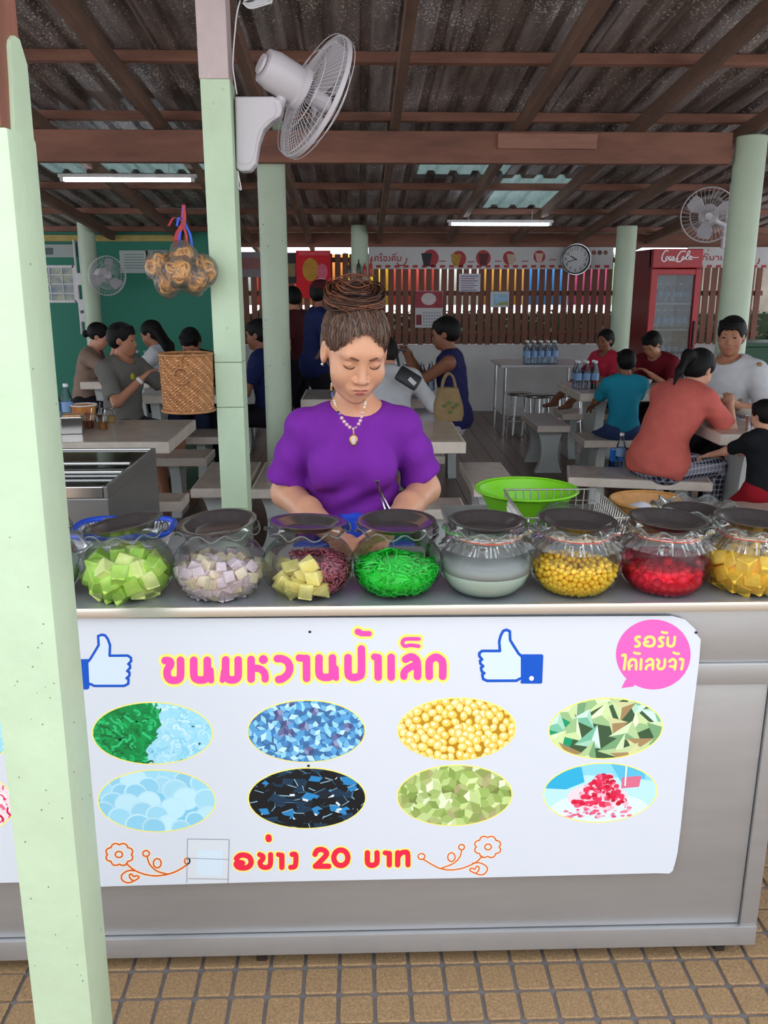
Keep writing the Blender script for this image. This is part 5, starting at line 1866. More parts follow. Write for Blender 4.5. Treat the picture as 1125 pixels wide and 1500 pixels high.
def big_bracket(t):
    # moulded wall plate with a curved cheek
    Yb = 3.26
    poly = [(344, 141), (400, 141), (411, 146), (414, 160), (411, 170), (398, 178), (386, 190), (379, 210), (374, 240), (366, 250), (352, 251), (346, 246)]
    P3 = [PY(x, y, Yb) for x, y in poly]
    vs = [(p.x - fc.x, Yb - fc.y, p.z - fc.z) for p in P3]
    vs2 = [(x, y + .07, z) for x, y, z in vs]
    n = len(vs)
    mb = MB()
    mb.add(vs + vs2, [tuple(reversed(range(n))), tuple(range(n, 2 * n))] + [(i, (i + 1) % n, n + (i + 1) % n, n + i) for i in range(n)])
    o = mb.build('wall_bracket', M('fan_grey'), t)
    bv = o.modifiers.new('bevel', 'BEVEL')
    bv.width = .006
    bv.segments = 2
    mb = MB()
    inner = [PY(349 + (x - 349) * .82 + 2, 146 + (y - 146) * .86 + 4, Yb - .003) for x, y in poly]
    mb.add([(p.x - fc.x, Yb - .0035 - fc.y, p.z - fc.z) for p in inner] + [(p.x - fc.x, Yb + .004 - fc.y, p.z - fc.z) for p in inner], [tuple(range(n)), tuple(reversed(range(n, 2 * n)))] + [(i, n + i, n + (i + 1) % n, (i + 1) % n) for i in range(n)])
    mb.build('bracket_panel', M('fan_grey'), t)
fan('large white wall fan on the green middle post, tilted down to the right', fc, (.80, .42, -.40), .222, PY(408, 155, 3.30), motor_len=.15, nw=64, body='fan_grey', bracket=big_bracket)
f2 = PY(1038, 315, 7.6)
fan('grey wall fan behind the thick right column', f2, (-.35, -.9, -.22), .225, PY(1062, 330, 7.9), nw=36, body='fan_grey', wr=.002)
mb = MB(); q = PY(1066, 345, 7.9); 
t = thing('fan_bracket', 'grey bracket plate carrying the fan behind the right column', 'bracket', q)
mb.bbox((0, 0, 0), (.10, .05, .22), .01); mb.build('plate', M('fan_grey'), t)
mb = MB(); mb.cyl((0, .03, -.1), (0, .03, zroof(7.93) - q.z - .1), .012, n=8); mb.build('conduit', M('fan_grey'), t)
f3 = PY(157, 404, 10.0)
fan('grey fan mounted on the far left column', f3, (.62, -.75, -.12), .215, PY(138, 404, 10.28), nw=36, body='fan_grey', wr=.002)
# loose cord on top of the post and down its side
t = thing('power_cord', 'white cord looped over the roof beam and running down the middle post to the fan', 'cord', (PY(345, 60, 3.24).x, 3.24, PY(345, 60, 3.24).z))
o_ = t.location
def cordp(L_, Y=3.24):
    return [PY(x, y, Y) - o_ for x, y in L_]
mb = MB(); mb.tube(smooth_path(cordp([(352, 1), (347, 20), (343, 60), (341, 95), (344, 120), (347, 138)]), 5), .0028, 6); mb.build('cord', M('white_plastic'), t, smooth='all')
mb = MB(); mb.tube(smooth_path(cordp([(348, 250), (352, 270), (353, 278), (349, 272), (349, 252)]), 5), .0025, 6); mb.build('cord_loop', M('white_plastic'), t, smooth='all')
for k in range(5):
    mb = MB(); mb.tube(smooth_path(cordp([(356, 4), (366 + k, 12 - 2 * k), (384, 8 - 3 * k), (398, 2 + k), (390, -8 + 2 * k), (370, -6 + k), (357, 2)], 3.22 + .006 * k), 5), .003, 6); mb.build('coil', M('white_plastic'), t, smooth='all')

# ================================================================== tube lights
def tube_light(label, a, b, Y, power):
    A, B = PY(*a, Y), PY(*b, Y)
    L = B.x - A.x
    t = thing('tube_light', label, 'light', ((A.x + B.x) / 2, Y, A.z), 0, 'ceiling tube lights')
    mb = MB(); mb.bbox((0, 0, .012), (L, .05, .03), .004); mb.build('housing', M('white_plastic'), t)
    mb = MB(); mb.cyl((-L / 2 + .05, -.012, -.018), (L / 2 - .05, -.012, -.018), .013, n=12); mb.build('tube', mat('tube_glow', '#ffffff', .5, emit=('#e8f4ff', power)), t, smooth=40)
    for s in (-1, 1):
        mb = MB(); mb.bbox((s * (L / 2 - .03), -.01, -.012), (.03, .04, .04), .004); mb.build('socket', M('white_plastic'), t)
    zt_ = zroof(Y) - .09 - A.z
    for s in (-1, 1):
        mb = MB(); mb.cyl((s * L * .3, 0, .026), (s * L * .3, 0, zt_), .004, n=6); mb.build('hanger', M('fan_grey'), t)
tube_light('lit fluorescent tube at the upper left, in front of the teal wall', (86, 260), (288, 259), 7.3, 9.0)
tube_light('lit fluorescent tube above the navy tank top man, right of centre', (655, 326), (810, 327), 9.3, 9.0)

# ================================================================== things on the back wall
BY = 10.93
def board(name, label, cat, x0, y0, x1, y1, Y, m, th=.006):
    a, b = PY(x0, y1, Y), PY(x1, y0, Y)
    t = thing(name, label, cat, ((a.x + b.x) / 2, Y, a.z))
    mb = MB(); mb.box((0, th / 2, (b.z - a.z) / 2), (b.x - a.x, th, b.z - a.z)); mb.build('panel', m, t)
    return t
def on_board(t, Y):
    """drawing plane in front of the panel"""
    return lambda x, y: PY(x, y, Y)
mat('banner_white', '#c9c6c6', .6, var=.06, vscale=6)
bn = board('drinks_banner', 'long white drinks banner with red Thai heading and pictures of iced drinks', 'banner', 540, 362, 899, 394, BY, M('banner_white'))
bz_ = bn.location
def flat_at(t, name, pts, m, Y, layer=1):
    mb = MB()
    vs = [PY(x, y, Y) for x, y in pts]
    mb.add([(v.x - t.location.x, -.0012 * layer, v.z - t.location.z) for v in vs], [tuple(range(len(vs)))])
    return mb.build(name, m if not isinstance(m, str) else M(m), t)
def cw(pts):
    a = sum(pts[i][0] * pts[(i + 1) % len(pts)][1] - pts[(i + 1) % len(pts)][0] * pts[i][1] for i in range(len(pts)))
    return pts if a < 0 else list(reversed(pts))
def lettering(t, name, strokes, ox, oy, sc, width, m, Y, step=.12):
    glyphs(name, strokes, ox, oy, sc, width, None, m, m, parent=t, l0=4, step=step, emit=lambda x, y: PY(x, y, Y))
# heading: เครื่องดื่ม
TB = [([(55, 118), (55, 150), (62, 153)], 1), ([(80, 152), (80, 125), (92, 116), (106, 122), (106, 152)], 1), ([(92, 136), (86, 140)], .8),
      ([(138, 118), (126, 120), (124, 130), (136, 140), (134, 152), (124, 152)], 1), ([(118, 106), (124, 98), (138, 100), (140, 106)], .8), ([(132, 86), (132, 92)], .8),
      ([(152, 124), (164, 117), (176, 124), (177, 145), (164, 153), (152, 146), (158, 138)], 1), ([(196, 118), (203, 124), (203, 148), (192, 152)], 1),
      ([(222, 152), (222, 125), (232, 116), (244, 122), (245, 152)], 1), ([(232, 138), (227, 142)], .8), ([(224, 106), (232, 98), (248, 100), (250, 106)], .8), ([(258, 84), (258, 92)], .8), ([(244, 92), (244, 98)], .6),
      ([(262, 118), (266, 124), (264, 148), (272, 152), (290, 148), (294, 120)], 1), ([(262, 172), (280, 188), (310, 190), (335, 165), (342, 132)], 1.2)]
lettering(bn, 'heading_letter', TB, 535, 355, 1125 / 200, 8.5, 'ink_maroon', BY)
pics = [(625, 379, 15, '#2a2226'), (668, 380, 14, '#b98a2e'), (708, 379, 14, '#5e1620'), (749, 379, 12, '#cbb49c'), (790, 377, 11, '#e0b8a8')]
mat('banner_red', '#a83038', .6)
for i, (px, py, r, cc) in enumerate(pics):
    flat_at(bn, 'picture_disc', cw(circ(px + (6 if i == 0 else (4 if i == 1 else 0)) - (3 if i == 3 else 0), py - 1, r * .78, r * .85, 20)), 'banner_red', BY, 1)
    mc = mat('drink%d' % i, cc, .6, var=.4, vscale=40)
    w_ = r * .48
    flat_at(bn, 'drink_glass', cw([(px - w_ - 1, py - r * .55), (px + w_ + 1, py - r * .55), (px + w_ * .6, py + r * .75), (px - w_ * .6, py + r * .75)]), mc, BY, 2)
    flat_at(bn, 'caption', cw([(px + r + 3, py + 3), (px + r + 13, py + 2.6), (px + r + 13, py + 4), (px + r + 3, py + 4.4)]), 'banner_red', BY, 1)
k = 0
x = 551.0
while x < 897:
    if not 826 < x < 858:
        flat_at(bn, 'dash', cw([(x, 392.2), (x + 7.6, 392), (x + 7.6, 388.2), (x, 388.4)]), 'banner_red', BY, 1)
    x += 13.35
for i, cc in enumerate(('#8a4a3c', '#55443a', '#7d5a3a')):
    flat_at(bn, 'small_picture', cw(circ(870 + i * 8.5, 370, 3.4, 3.6, 12)), mat('smallpic%d' % i, cc, .6), BY, 1)
onto_board(bn, 'panel')
bn2 = board('noodle_banner', 'white boat-noodle banner with red Thai words behind the right column', 'banner', 1006, 362, 1180, 392, BY, M('banner_white'))
TN = [([(600, 168), (605, 140), (622, 140), (632, 150), (634, 168)], 1), ([(612, 128), (622, 120), (640, 122), (645, 128)], .8), ([(645, 84), (645, 96)], .8),
      ([(655, 140), (662, 150), (656, 164), (672, 168), (688, 162), (688, 140)], 1), ([(704, 140), (722, 140), (728, 152), (726, 168)], 1),
      ([(748, 140), (748, 166), (754, 168)], 1), ([(792, 138), (775, 140), (778, 150), (792, 156), (788, 168), (774, 168)], 1), ([(776, 128), (784, 112), (796, 114)], .8), ([(1038, 200), (1050, 190), (1056, 160)], 1.2)]
lettering(bn2, 'banner_letter', TN, 920, 350, 1125 / 205, 9, 'ink_maroon', BY)
for i in range(9):
    x = 1022 + i * 13.3
    flat_at(bn2, 'dash', cw([(x, 392), (x + 7.6, 391.8), (x + 7.6, 388), (x, 388.2)]), 'banner_red', BY, 1)
onto_board(bn2, 'panel')
# clock
c = PY(843, 380, 10.86)
rC = (PY(865, 380, 10.86).x - PY(821, 380, 10.86).x) / 2
t = thing('wall_clock', 'round steel-rimmed wall clock with a white face over the drinks banner', 'clock', c)
Xc = Matrix(((1, 0, 0, 0), (0, 0, 1, 0), (0, 1, 0, 0), (0, 0, 0, 1)))
def clock_l(prof, n=48):
    mb = MB(); mb.lathe(prof, n=n); mb.v = [(x, -z, y) for x, y, z in mb.v]; return mb
clock_l([(rC * .84, .0), (rC, .0), (rC, .035), (rC * .93, .045), (rC * .86, .03), (rC * .84, 0)]).build('rim', M('dark_steel'), t, smooth=40)
clock_l([(rC * .93, .041), (rC * .985, .041)]).build('bezel', M('chrome'), t)
clock_l([(0, .018), (rC * .86, .018)]).build('dial', M('paper'), t)
for k in range(12):
    a = R(90 - 30 * k)
    num = bpy.data.curves.new('numeral', 'FONT')
    num.body = str(12 if k == 0 else k)
    num.size = rC * .30
    num.align_x, num.align_y = 'CENTER', 'CENTER'
    num.extrude = .0005
    num.materials.append(M('ink_black'))
    tmp = bpy.data.objects.new('numeral', num)
    me_ = bpy.data.meshes.new_from_object(tmp)
    bpy.data.objects.remove(tmp)
    o = link('numeral', me_, t)
    o.location = (rC * .68 * math.cos(a), -.0192, rC * .68 * math.sin(a))
    o.rotation_euler = (R(90), 0, 0)
for ang, ln, w_ in ((150, .45, .013), (197, .62, .009)):
    a = R(ang)
    mb = MB(); mb.box((rC * ln * .42 * math.cos(a), -.023, rC * ln * .42 * math.sin(a)), (rC * ln * 1.1, .002, w_), (0, -a, 0)); mb.build('hand', M('ink_black'), t)
mb = MB(); mb.cyl((0, -.02, 0), (0, -.028, 0), .008, n=10); mb.build('hub', M('ink_black'), t)

# fridge
FY = 9.55
fa, fb = PY(955, 365, FY), PY(1028, 365, FY)
fw, fh, fd = fb.x - fa.x, fa.z, .62
fx = (fa.x + fb.x) / 2
t = thing('drinks_fridge', 'tall red glass-door drinks fridge with white script lettering', 'fridge', (fx, FY, .001))
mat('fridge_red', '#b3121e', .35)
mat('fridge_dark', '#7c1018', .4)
mat('fridge_inside', '#c3cace', .5)
def fp(name, c, d, m, b=.004):
    mb = MB(); mb.bbox(c, d, b); return mb.build(name, M(m), t)
zd = PY(955, 393, FY).z
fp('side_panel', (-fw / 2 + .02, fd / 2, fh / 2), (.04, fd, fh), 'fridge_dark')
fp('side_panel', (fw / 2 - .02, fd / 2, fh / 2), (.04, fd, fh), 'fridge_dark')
fp('back_panel', (0, fd - .02, fh / 2), (fw - .08, .04, fh), 'fridge_inside')
fp('header', (0, .0, (zd + fh) / 2), (fw, .12, fh - zd), 'fridge_red', .01)
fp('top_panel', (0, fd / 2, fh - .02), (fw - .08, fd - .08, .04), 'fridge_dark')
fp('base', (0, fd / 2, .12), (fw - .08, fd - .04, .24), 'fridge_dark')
dr = fp('door_frame', (-fw / 2 + .035, -.03, (zd + .22) / 2), (.07, .05, zd - .24), 'fridge_red')
fp('door_frame', (fw / 2 - .03, -.03, (zd + .22) / 2), (.06, .05, zd - .24), 'fridge_red')
fp('door_frame', (0, -.03, zd - .04), (fw - .13, .05, .06), 'fridge_red')
fp('door_frame', (0, -.03, .27), (fw - .13, .05, .08), 'fridge_red')
mb = MB(); mb.box((0, -.02, (zd + .24) / 2), (fw - .13, .006, zd - .34)); mb.build('glass_pane', glass_mat('fridge_glass', '#eef2f4', '#c4ccd0', haze=.03), t)
fp('handle', (fw / 2 - .035, -.07, 1.05), (.02, .03, .3), 'black_plastic').parent = dr
shelf_z = [.45, .78, 1.1, 1.38]
for z in shelf_z:
    fp('shelf', (0, fd / 2 - .05, z), (fw - .09, fd - .2, .012), 'white_plastic', .002)
TCC = [([(322, 98), (300, 96), (278, 130), (272, 165), (288, 182), (306, 172)], 1), ([(318, 140), (306, 148), (304, 164), (316, 166), (324, 150), (318, 140)], .8), ([(344, 140), (332, 150), (332, 166), (346, 162)], .8),
       ([(366, 142), (354, 148), (352, 164), (364, 162), (370, 144), (368, 164), (380, 160)], .8), ([(400, 150), (392, 176), (350, 172), (330, 176)], .7),
       ([(462, 100), (430, 100), (404, 130), (392, 160), (396, 182), (420, 180), (440, 160)], 1), ([(446, 140), (434, 150), (434, 166), (446, 164), (452, 150), (446, 140)], .8),
       ([(455, 160), (490, 120), (498, 100), (486, 98), (472, 130), (466, 162), (476, 166)], .8), ([(500, 142), (488, 150), (488, 164), (500, 162), (506, 144), (504, 164), (514, 160)], .8), ([(490, 132), (530, 150), (565, 148)], .7)]
class _Proxy: pass
hd_ = thing('fridge_lettering_anchor', 'x', 'x', (fx, FY - .061, .001))
for o in [1]:
    glyphs('script_letter', TCC, 920, 350, 1125 / 205, 9, None, 'ink_white', 'ink_white', parent=hd_, l0=0, step=.12, emit=lambda x, y: PY(x, y, FY - .061))
for ch_ in list(hd_.children):
    ch_.parent = t
    ch_.location = (0, -.061, 0)
bpy.data.objects.remove(hd_)
for zi, z in enumerate(shelf_z):
    for i in range(6):
        if zi == 0 and i % 2:
            continue
        b = bottle('small chilled bottle behind the fridge glass', (fx - fw / 2 + .10 + i * .078, FY + .16, z + .009), 'bottles inside the drinks fridge', .95)

# notices, calendar, pictures
def sheet(name, label, cat, x0, y0, x1, y1, Y, col, extra=()):
    t = board(name, label, cat, x0, y0, x1, y1, Y, mat('sheet_' + col[1:], col, .8), .004)
    for li, (nm, pts, cc) in enumerate(extra):
        flat_at(t, nm, cw(pts), mat('sheetink_' + cc[1:], cc, .7, var=.25 if nm == 'picture' else 0, vscale=14), Y, 1 + li * .6)
    return t
def rct(x0, y0, x1, y1):
    return [(x0, y0), (x1, y0), (x1, y1), (x0, y1)]
cal = sheet('wall_calendar', 'wall calendar with a crimson picture hung on the slat fence', 'calendar', 608, 426, 649, 480, 10.94, '#c9c6c8',
            [('picture', rct(608.5, 426.5, 648.5, 451), '#a23c48'), ('picture', circ(628, 438, 11, 9, 16), '#d6c6c4'), ('picture', rct(609.5, 461, 617.5, 476), '#8c3038')])
for r_ in range(5):
    for c_i in range(7):
        flat_at(cal, 'date', cw(rct(620 + c_i * 3.9, 457 + r_ * 4.5, 621.9 + c_i * 3.9, 459.2 + r_ * 4.5)), 'ink_grey', 10.94, 4)
nt_ = sheet('paper_notice', 'white printed paper notice pinned on the slat fence under the banner', 'notice', 672, 401, 704, 427, 10.93, '#d0ced8',
      [('print_line', rct(675, 404 + 3.4 * i, 701 - (i * 5 % 9), 405.3 + 3.4 * i), '#a06a78' if i % 2 else '#6d6a80') for i in range(7)])
sheet('picture_frame', 'small framed landscape picture on the slat fence', 'picture', 718, 427, 746, 450, 10.93, '#c6cdd0', [('picture', rct(723, 431, 744, 447), '#9cc0dc'), ('picture', [(723, 447), (744, 447), (744, 441), (733, 443)], '#a8b06c')])
rb_ = sheet('red_banner', 'bright red cloth banner with golden picture left of the vendor\'s head', 'banner', 435, 367, 484, 437, 10.9, '#d81e2c',
      [('picture', circ(455, 395, 12, 17, 18), '#c8902e'), ('picture', circ(472, 398, 8, 12, 16), '#e06a80'), ('picture', rct(437, 369, 482, 374), '#e8505a'), ('picture', circ(470, 415, 10, 8, 14), '#f0a8b8')])
sheet('wall_poster', 'dark poster between round column and red banner', 'poster', 418, 370, 434, 415, 10.93, '#3c3438', [('picture', rct(420, 386, 433, 405), '#8a7450')])
sheet('wall_poster', 'greyish poster between the green post and round column', 'poster', 353, 369, 382, 406, 10.93, '#7d7478', [('picture', rct(354, 378, 381, 394), '#8c5a56')])
sheet('paper_notice', 'white paper sheet below the dark poster by the round column', 'notice', 420, 424, 436, 448, 10.93, '#b9b4b8')
sheet('paper_notice', 'pale printed paper sheet on the teal wall beside the cracker bags', 'notice', 177, 367, 216, 400, 10.78, '#b9c2bf', [('print_line', rct(182, 372 + 4 * i, 211, 373.3 + 4 * i), '#7f8a88') for i in range(6)])
sheet('picture_frame', 'framed paper on the teal wall behind the cracker bags', 'picture', 216, 366, 246, 408, 10.78, '#8f9a9a', [('picture', rct(220, 370, 242, 403), '#b8bfc0')])
sheet('wall_panel', 'grey fuse panel board above the small window', 'panel', 40, 358, 108, 377, 10.76, '#a9b0ae', [('picture', rct(65, 363, 78, 373), '#5d6668')])
# small window in the teal wall
wa, wb = PY(58, 443, 10.79), PY(108, 389, 10.79)
w1 = thing('window_1', 'small barred window with bright things behind it in the teal wall', 'window', ((wa.x + wb.x) / 2, 10.79, wa.z), kind='structure')
ww_, wh_ = wb.x - wa.x, wb.z - wa.z
mb = MB(); mb.box((0, .01, wh_ / 2), (ww_, .01, wh_)); mb.build('pane', mat('window_view', '#4a6a90', .25, var=.9, vscale=9, col2='#b9b78a', detail=6), w1)
for (cx_, cz_, dx_, dz_) in ((0, .012, ww_, .03), (0, wh_ - .012, ww_, .03), (-ww_ / 2, wh_ / 2, .03, wh_), (ww_ / 2, wh_ / 2, .035, wh_)):
    mb = MB(); mb.box((cx_, -.005, cz_), (dx_, .03, dz_)); mb.build('frame', M('white_plastic'), w1)
for i in range(1, 4):
    mb = MB(); mb.box((0, -.002, wh_ * i / 4), (ww_, .008, .012)); mb.build('bar', M('white_plastic'), w1)
for i in range(1, 3):
    mb = MB(); mb.box((-ww_ / 2 + ww_ * i / 3, -.002, wh_ / 2), (.012, .008, wh_)); mb.build('bar', M('white_plastic'), w1)
# conduit and switch boxes in the far left corner
q = PY(122, 480, 10.6)
t = thing('wiring_pipe', 'grey conduit pipes with switch boxes beside the far left column', 'pipe', (q.x, 10.72, .9))
for dx in (-.06, 0, .05):
    mb = MB(); mb.cyl((dx, 0, .1), (dx, 0, 1.2), .014, n=8); mb.build('conduit', M('fan_grey'), t, smooth=40)
for z, h_ in ((.75, .14), (.45, .13), (.3, .1)):
    mb = MB(); mb.bbox((.0, -.03, z), (.09, .05, h_), .005); mb.build('switch_box', M('white_plastic'), t)
# offerings shelf on the back column above the bun
q = PY(528, 404, 10.3)
t = thing('wall_shelf', 'small dark shelf on the back column above the vendor\'s bun', 'shelf', (q.x, 10.3, q.z))
mb = MB(); mb.bbox((0, 0, 0), (.34, .16, .02), .003); mb.build('board', M('old_wood'), t)
mb = MB(); mb.bbox((0, .05, -.06), (.04, .04, .1), .003); mb.build('bracket', M('old_wood'), t)
for i, (dx, cc, h_) in enumerate(((-.13, '#3a3f34', .14), (-.07, '#c2b8a6', .12), (-.02, '#2d3a2c', .17), (.05, '#a8352e', .13), (.12, '#b8242c', .18))):
    s_ = props(MB().lathe([(0, 0), (.022, 0), (.024, .02), (.022, h_ * .6), (.009, h_ * .8), (.009, h_), (0, h_)], n=10).build('shelf_bottle', mat('sb%d' % i, cc, .3), None, (q.x + dx, 10.28, q.z + .0105), smooth=40),
               ['dark bottle at the left end of the column shelf', 'cream bottle second on the column shelf', 'tall dark bottle in the middle of the column shelf', 'red bottle right of the middle of the column shelf', 'tall red bottle at the right end of the column shelf'][i], 'bottle')

# ================================================================== beyond the fence
mat('hedge', '#2c3a22', .9, var=.5, vscale=10)
g3 = random.Random(9)
hd = MB()
for i in range(5200):
    x = g3.uniform(-3.5, 6.2)
    y = g3.uniform(12.4, 13.0)
    z = g3.uniform(.02, 1.22)
    a = g3.uniform(0, 6.3)
    e = .06
    X = Matrix.Translation((x, y, z)) @ Euler((g3.uniform(-1, 1), g3.uniform(-1, 1), a)).to_matrix().to_4x4()
    hd.add([(-e, 0, 0), (0, -e * .4, 0), (e, 0, 0), (0, e * .4, 0)], [(0, 1, 2, 3)], X)
hd.box((1.3, 12.75, .6), (9.6, .3, 1.15))
props(hd.build('hedge', M('hedge')), 'dark hedge behind the slatted fence', 'hedge', kind='stuff')
cols = [('#38b0b8', 'cyan'), ('#d8d8d4', 'white'), ('#d0402c', 'red'), ('#e08838', 'orange'), ('#e6c02c', 'yellow'), ('#d04a3a', 'vermilion'), ('#e8e4da', 'cream'), ('#e0a03c', 'amber'), ('#3c8ad0', 'blue'), ('#c84478', 'magenta'), ('#58a844', 'green'), ('#e8d23c', 'lemon')]
for i, (cc, nm) in enumerate(cols):
    x = -2.6 + i * .68
    t = thing('market_banner', f'sunlit {nm} sheet of cloth hanging beyond the slatted fence', 'banner', (x, 13.4, 0), 0, 'cloth sheets beyond the fence')
    mb = MB()
    vs, fs = [], []
    for j in range(9):
        xx = -.33 + .66 * j / 8
        yy = .02 * math.sin(j * 1.3 + i)
        vs += [(xx, yy, 1.28), (xx, yy, 2.02)]
        if j:
            fs.append((2 * j - 2, 2 * j, 2 * j + 1, 2 * j - 1))
    mb.add(vs, fs)
    o = mb.build('cloth', mat('mk_' + nm, cc, .8), t, smooth='all')
    mo = o.modifiers.new('t', 'SOLIDIFY'); mo.thickness = .004
    mb = MB(); mb.cyl((-.335, .02, 0), (-.335, .02, 2.06), .012, n=8); mb.build('pole', M('fan_grey'), t)
mat('rubble', '#8d8277', .9, var=.35, vscale=3, bump=.6, bscale=8)
mb = MB(); mb.box((8.3, 15.2, 1.3), (5.2, .3, 2.6)); props(mb.build('wall_right', M('rubble')), 'rough grey stone wall outside beyond the right column', 'wall', kind='structure')
q = PZ(1104, 560, 0)
t = thing('wheelie_bin', 'dark green bin outside at the right edge behind the man in the white shirt', 'bin', (PY(1108, 520, 10.2).x, 10.2, .001))
mb = MB(); mb.box((0, 0, .45), (.5, .5, .86), taper=1.0); mb.v = [(x * (.85 + .15 * z / .9), y * (.85 + .15 * z / .9), z) for x, y, z in mb.v]; mb.build('tub', mat('bin_green', '#1d4a2e', .5), t)
mb = MB(); mb.bbox((0, 0, .91), (.54, .56, .05), .01); mb.build('lid', M('bin_green'), t)

# ================================================================== people
class Sdf:
    """smooth union / cut of tapered capsules and ellipsoids, meshed with surface nets"""
    def __init__(s):
        s.ops = []

    def cap(s, a, b, ra, rb=None, k=.02, op='u'):
        s.ops.append(('c', np.array(a, float), np.array(b, float), ra, ra if rb is None else rb, k, op))
        return s

    def ell(s, c, r, X=None, k=.02, op='u'):
        s.ops.append(('e', np.array(c, float), np.array(r, float), None if X is None else np.array(X, float), None, k, op))
        return s

    def plane(s, p, n, k=.004):
        """keep the side the normal points away from"""
        n = np.array(n, float)
        s.ops.append(('p', np.array(p, float), n / np.linalg.norm(n), None, None, k, 'i'))
        return s

    def sub(s, other, op='u', k=.01):
        s.ops.append(('s', other, None, None, None, k, op))
        return s

    def ev(s, P, cut=None):
        """cut: (centre, radius) of the points; shapes far from them are skipped"""
        d = np.full(len(P), 1e3, np.float64)
        for o in s.ops:
            t, a, b, c, e, k, op = o
            if cut is not None and t in 'ces' and op != 'i':
                if t == 'c':
                    cc, cr = (a + b) / 2, np.linalg.norm(b - a) / 2 + max(c, e)
                elif t == 'e':
                    cc, cr = a, b.max()
                else:
                    if not hasattr(a, 'bs'):
                        l_, h_ = a.bounds()
                        a.bs = ((l_ + h_) / 2, np.linalg.norm(h_ - l_) / 2)
                    cc, cr = a.bs
                if np.linalg.norm(cc - cut[0]) - cr - cut[1] > .07 + k:
                    continue
            if t == 'c':
                ab = b - a
                w = P - a
                q = np.clip(w @ ab / max(ab @ ab, 1e-12), 0, 1)
                w = w - q[:, None] * ab
                v = np.sqrt(np.einsum('ij,ij->i', w, w)) - (c + (e - c) * q)
            elif t == 'e':
                q = P - a
                if c is not None:
                    q = q @ c
                q = q / b
                k0 = np.sqrt(np.einsum('ij,ij->i', q, q))
                q = q / b
                k1 = np.sqrt(np.einsum('ij,ij->i', q, q))
                v = np.where(k1 > 1e-9, k0 * (k0 - 1) / np.maximum(k1, 1e-9), -b.min())
            elif t == 'p':
                v = (P - a) @ b
            elif t == 's':
                v = a.ev(P, cut)
            elif t == 'f':
                d = d + a(P)
                continue
            if op == 'u':
                h = np.clip(.5 + .5 * (d - v) / k, 0, 1)
                d = d * (1 - h) + v * h - k * h * (1 - h)
            else:
                if op == 'd':
                    v = -v
                h = np.clip(.5 - .5 * (d - v) / k, 0, 1)
                d = d * (1 - h) + v * h + k * h * (1 - h)
        return d

    def bounds(s):
        lo, hi = np.full(3, 9e9), np.full(3, -9e9)
        for o in s.ops:
            t, a, b, c, e, k, op = o
            if op != 'u':
                continue
            if t == 'c':
                lo = np.minimum(lo, np.minimum(a - c, b - e))
                hi = np.maximum(hi, np.maximum(a + c, b + e))
            elif t == 'e':
                r = b.max() if c is not None else b
                lo, hi = np.minimum(lo, a - r), np.maximum(hi, a + r)
            elif t == 's':
                l2, h2 = a.bounds()
                lo, hi = np.minimum(lo, l2), np.maximum(hi, h2)
        return lo, hi

    def mesh(s, name, m, res=.01, zs=None, xy=None):
        lo, hi = s.bounds()
        lo, hi = lo - .03, hi + .03
        r = xy or res
        ax = [np.arange(lo[0], hi[0] + r, r), np.arange(lo[1], hi[1] + r, r),
              np.arange(lo[2], hi[2] + res, res) if zs is None else zs(lo[2], hi[2])]
        B = 8
        for q in range(3):
            st = ax[q][-1] - ax[q][-2]
            ex = (-len(ax[q])) % B
            ax[q] = np.concatenate([ax[q], ax[q][-1] + st * np.arange(1, ex + 1)])
        n = [len(q) for q in ax]
        bl = [q.reshape(-1, B) for q in ax]
        ce = [(q[:, 0] + q[:, -1]) / 2 for q in bl]
        hf = [(q[:, -1] - q[:, 0]) / 2 + (q[:, 1] - q[:, 0]) for q in bl]
        gc = np.stack(np.meshgrid(*ce, indexing='ij'), -1)
        gh = np.sqrt(sum(h * h for h in np.meshgrid(*hf, indexing='ij')))
        shp = gh.shape
        d = s.ev(gc.reshape(-1, 3)).reshape(shp)
        F6 = np.repeat(np.repeat(np.repeat(d.astype(np.float32), B, 0), B, 1), B, 2)
        on = np.argwhere(np.abs(d) <= gh * 1.5 + .012)
        on = on[np.lexsort((on[:, 2], on[:, 1], on[:, 0], on[:, 1] // 3, on[:, 0] // 3, on[:, 2] // 3))]
        fv = F6.reshape(shp[0], B, shp[1], B, shp[2], B).transpose(0, 2, 4, 1, 3, 5)
        for c0 in range(0, len(on), 27):
            q = on[c0:c0 + 27]
            X, Y, Z = bl[0][q[:, 0]], bl[1][q[:, 1]], bl[2][q[:, 2]]
            g = np.empty((len(q), B, B, B, 3))
            g[..., 0] = X[:, :, None, None]
            g[..., 1] = Y[:, None, :, None]
            g[..., 2] = Z[:, None, None, :]
            pts = g.reshape(-1, 3)
            lo_, hi_ = pts.min(0), pts.max(0)
            v = s.ev(pts, ((lo_ + hi_) / 2, np.linalg.norm(hi_ - lo_) / 2)).reshape(g.shape[:4])
            fv[q[:, 0], q[:, 1], q[:, 2]] = v
        f = F6
        ins = f < 0
        cnt = np.zeros([q - 1 for q in n], np.int8)
        for a in (0, 1):
            for b in (0, 1):
                for c in (0, 1):
                    cnt += ins[a:n[0] - 1 + a, b:n[1] - 1 + b, c:n[2] - 1 + c]
        act = (cnt > 0) & (cnt < 8)
        I, J, K = np.nonzero(act)
        idx = np.full(cnt.shape, -1, np.int64)
        idx[I, J, K] = np.arange(len(I))
        acc = np.zeros((len(I), 3))
        num = np.zeros(len(I))
        cor = [(a, b, c) for a in (0, 1) for b in (0, 1) for c in (0, 1)]
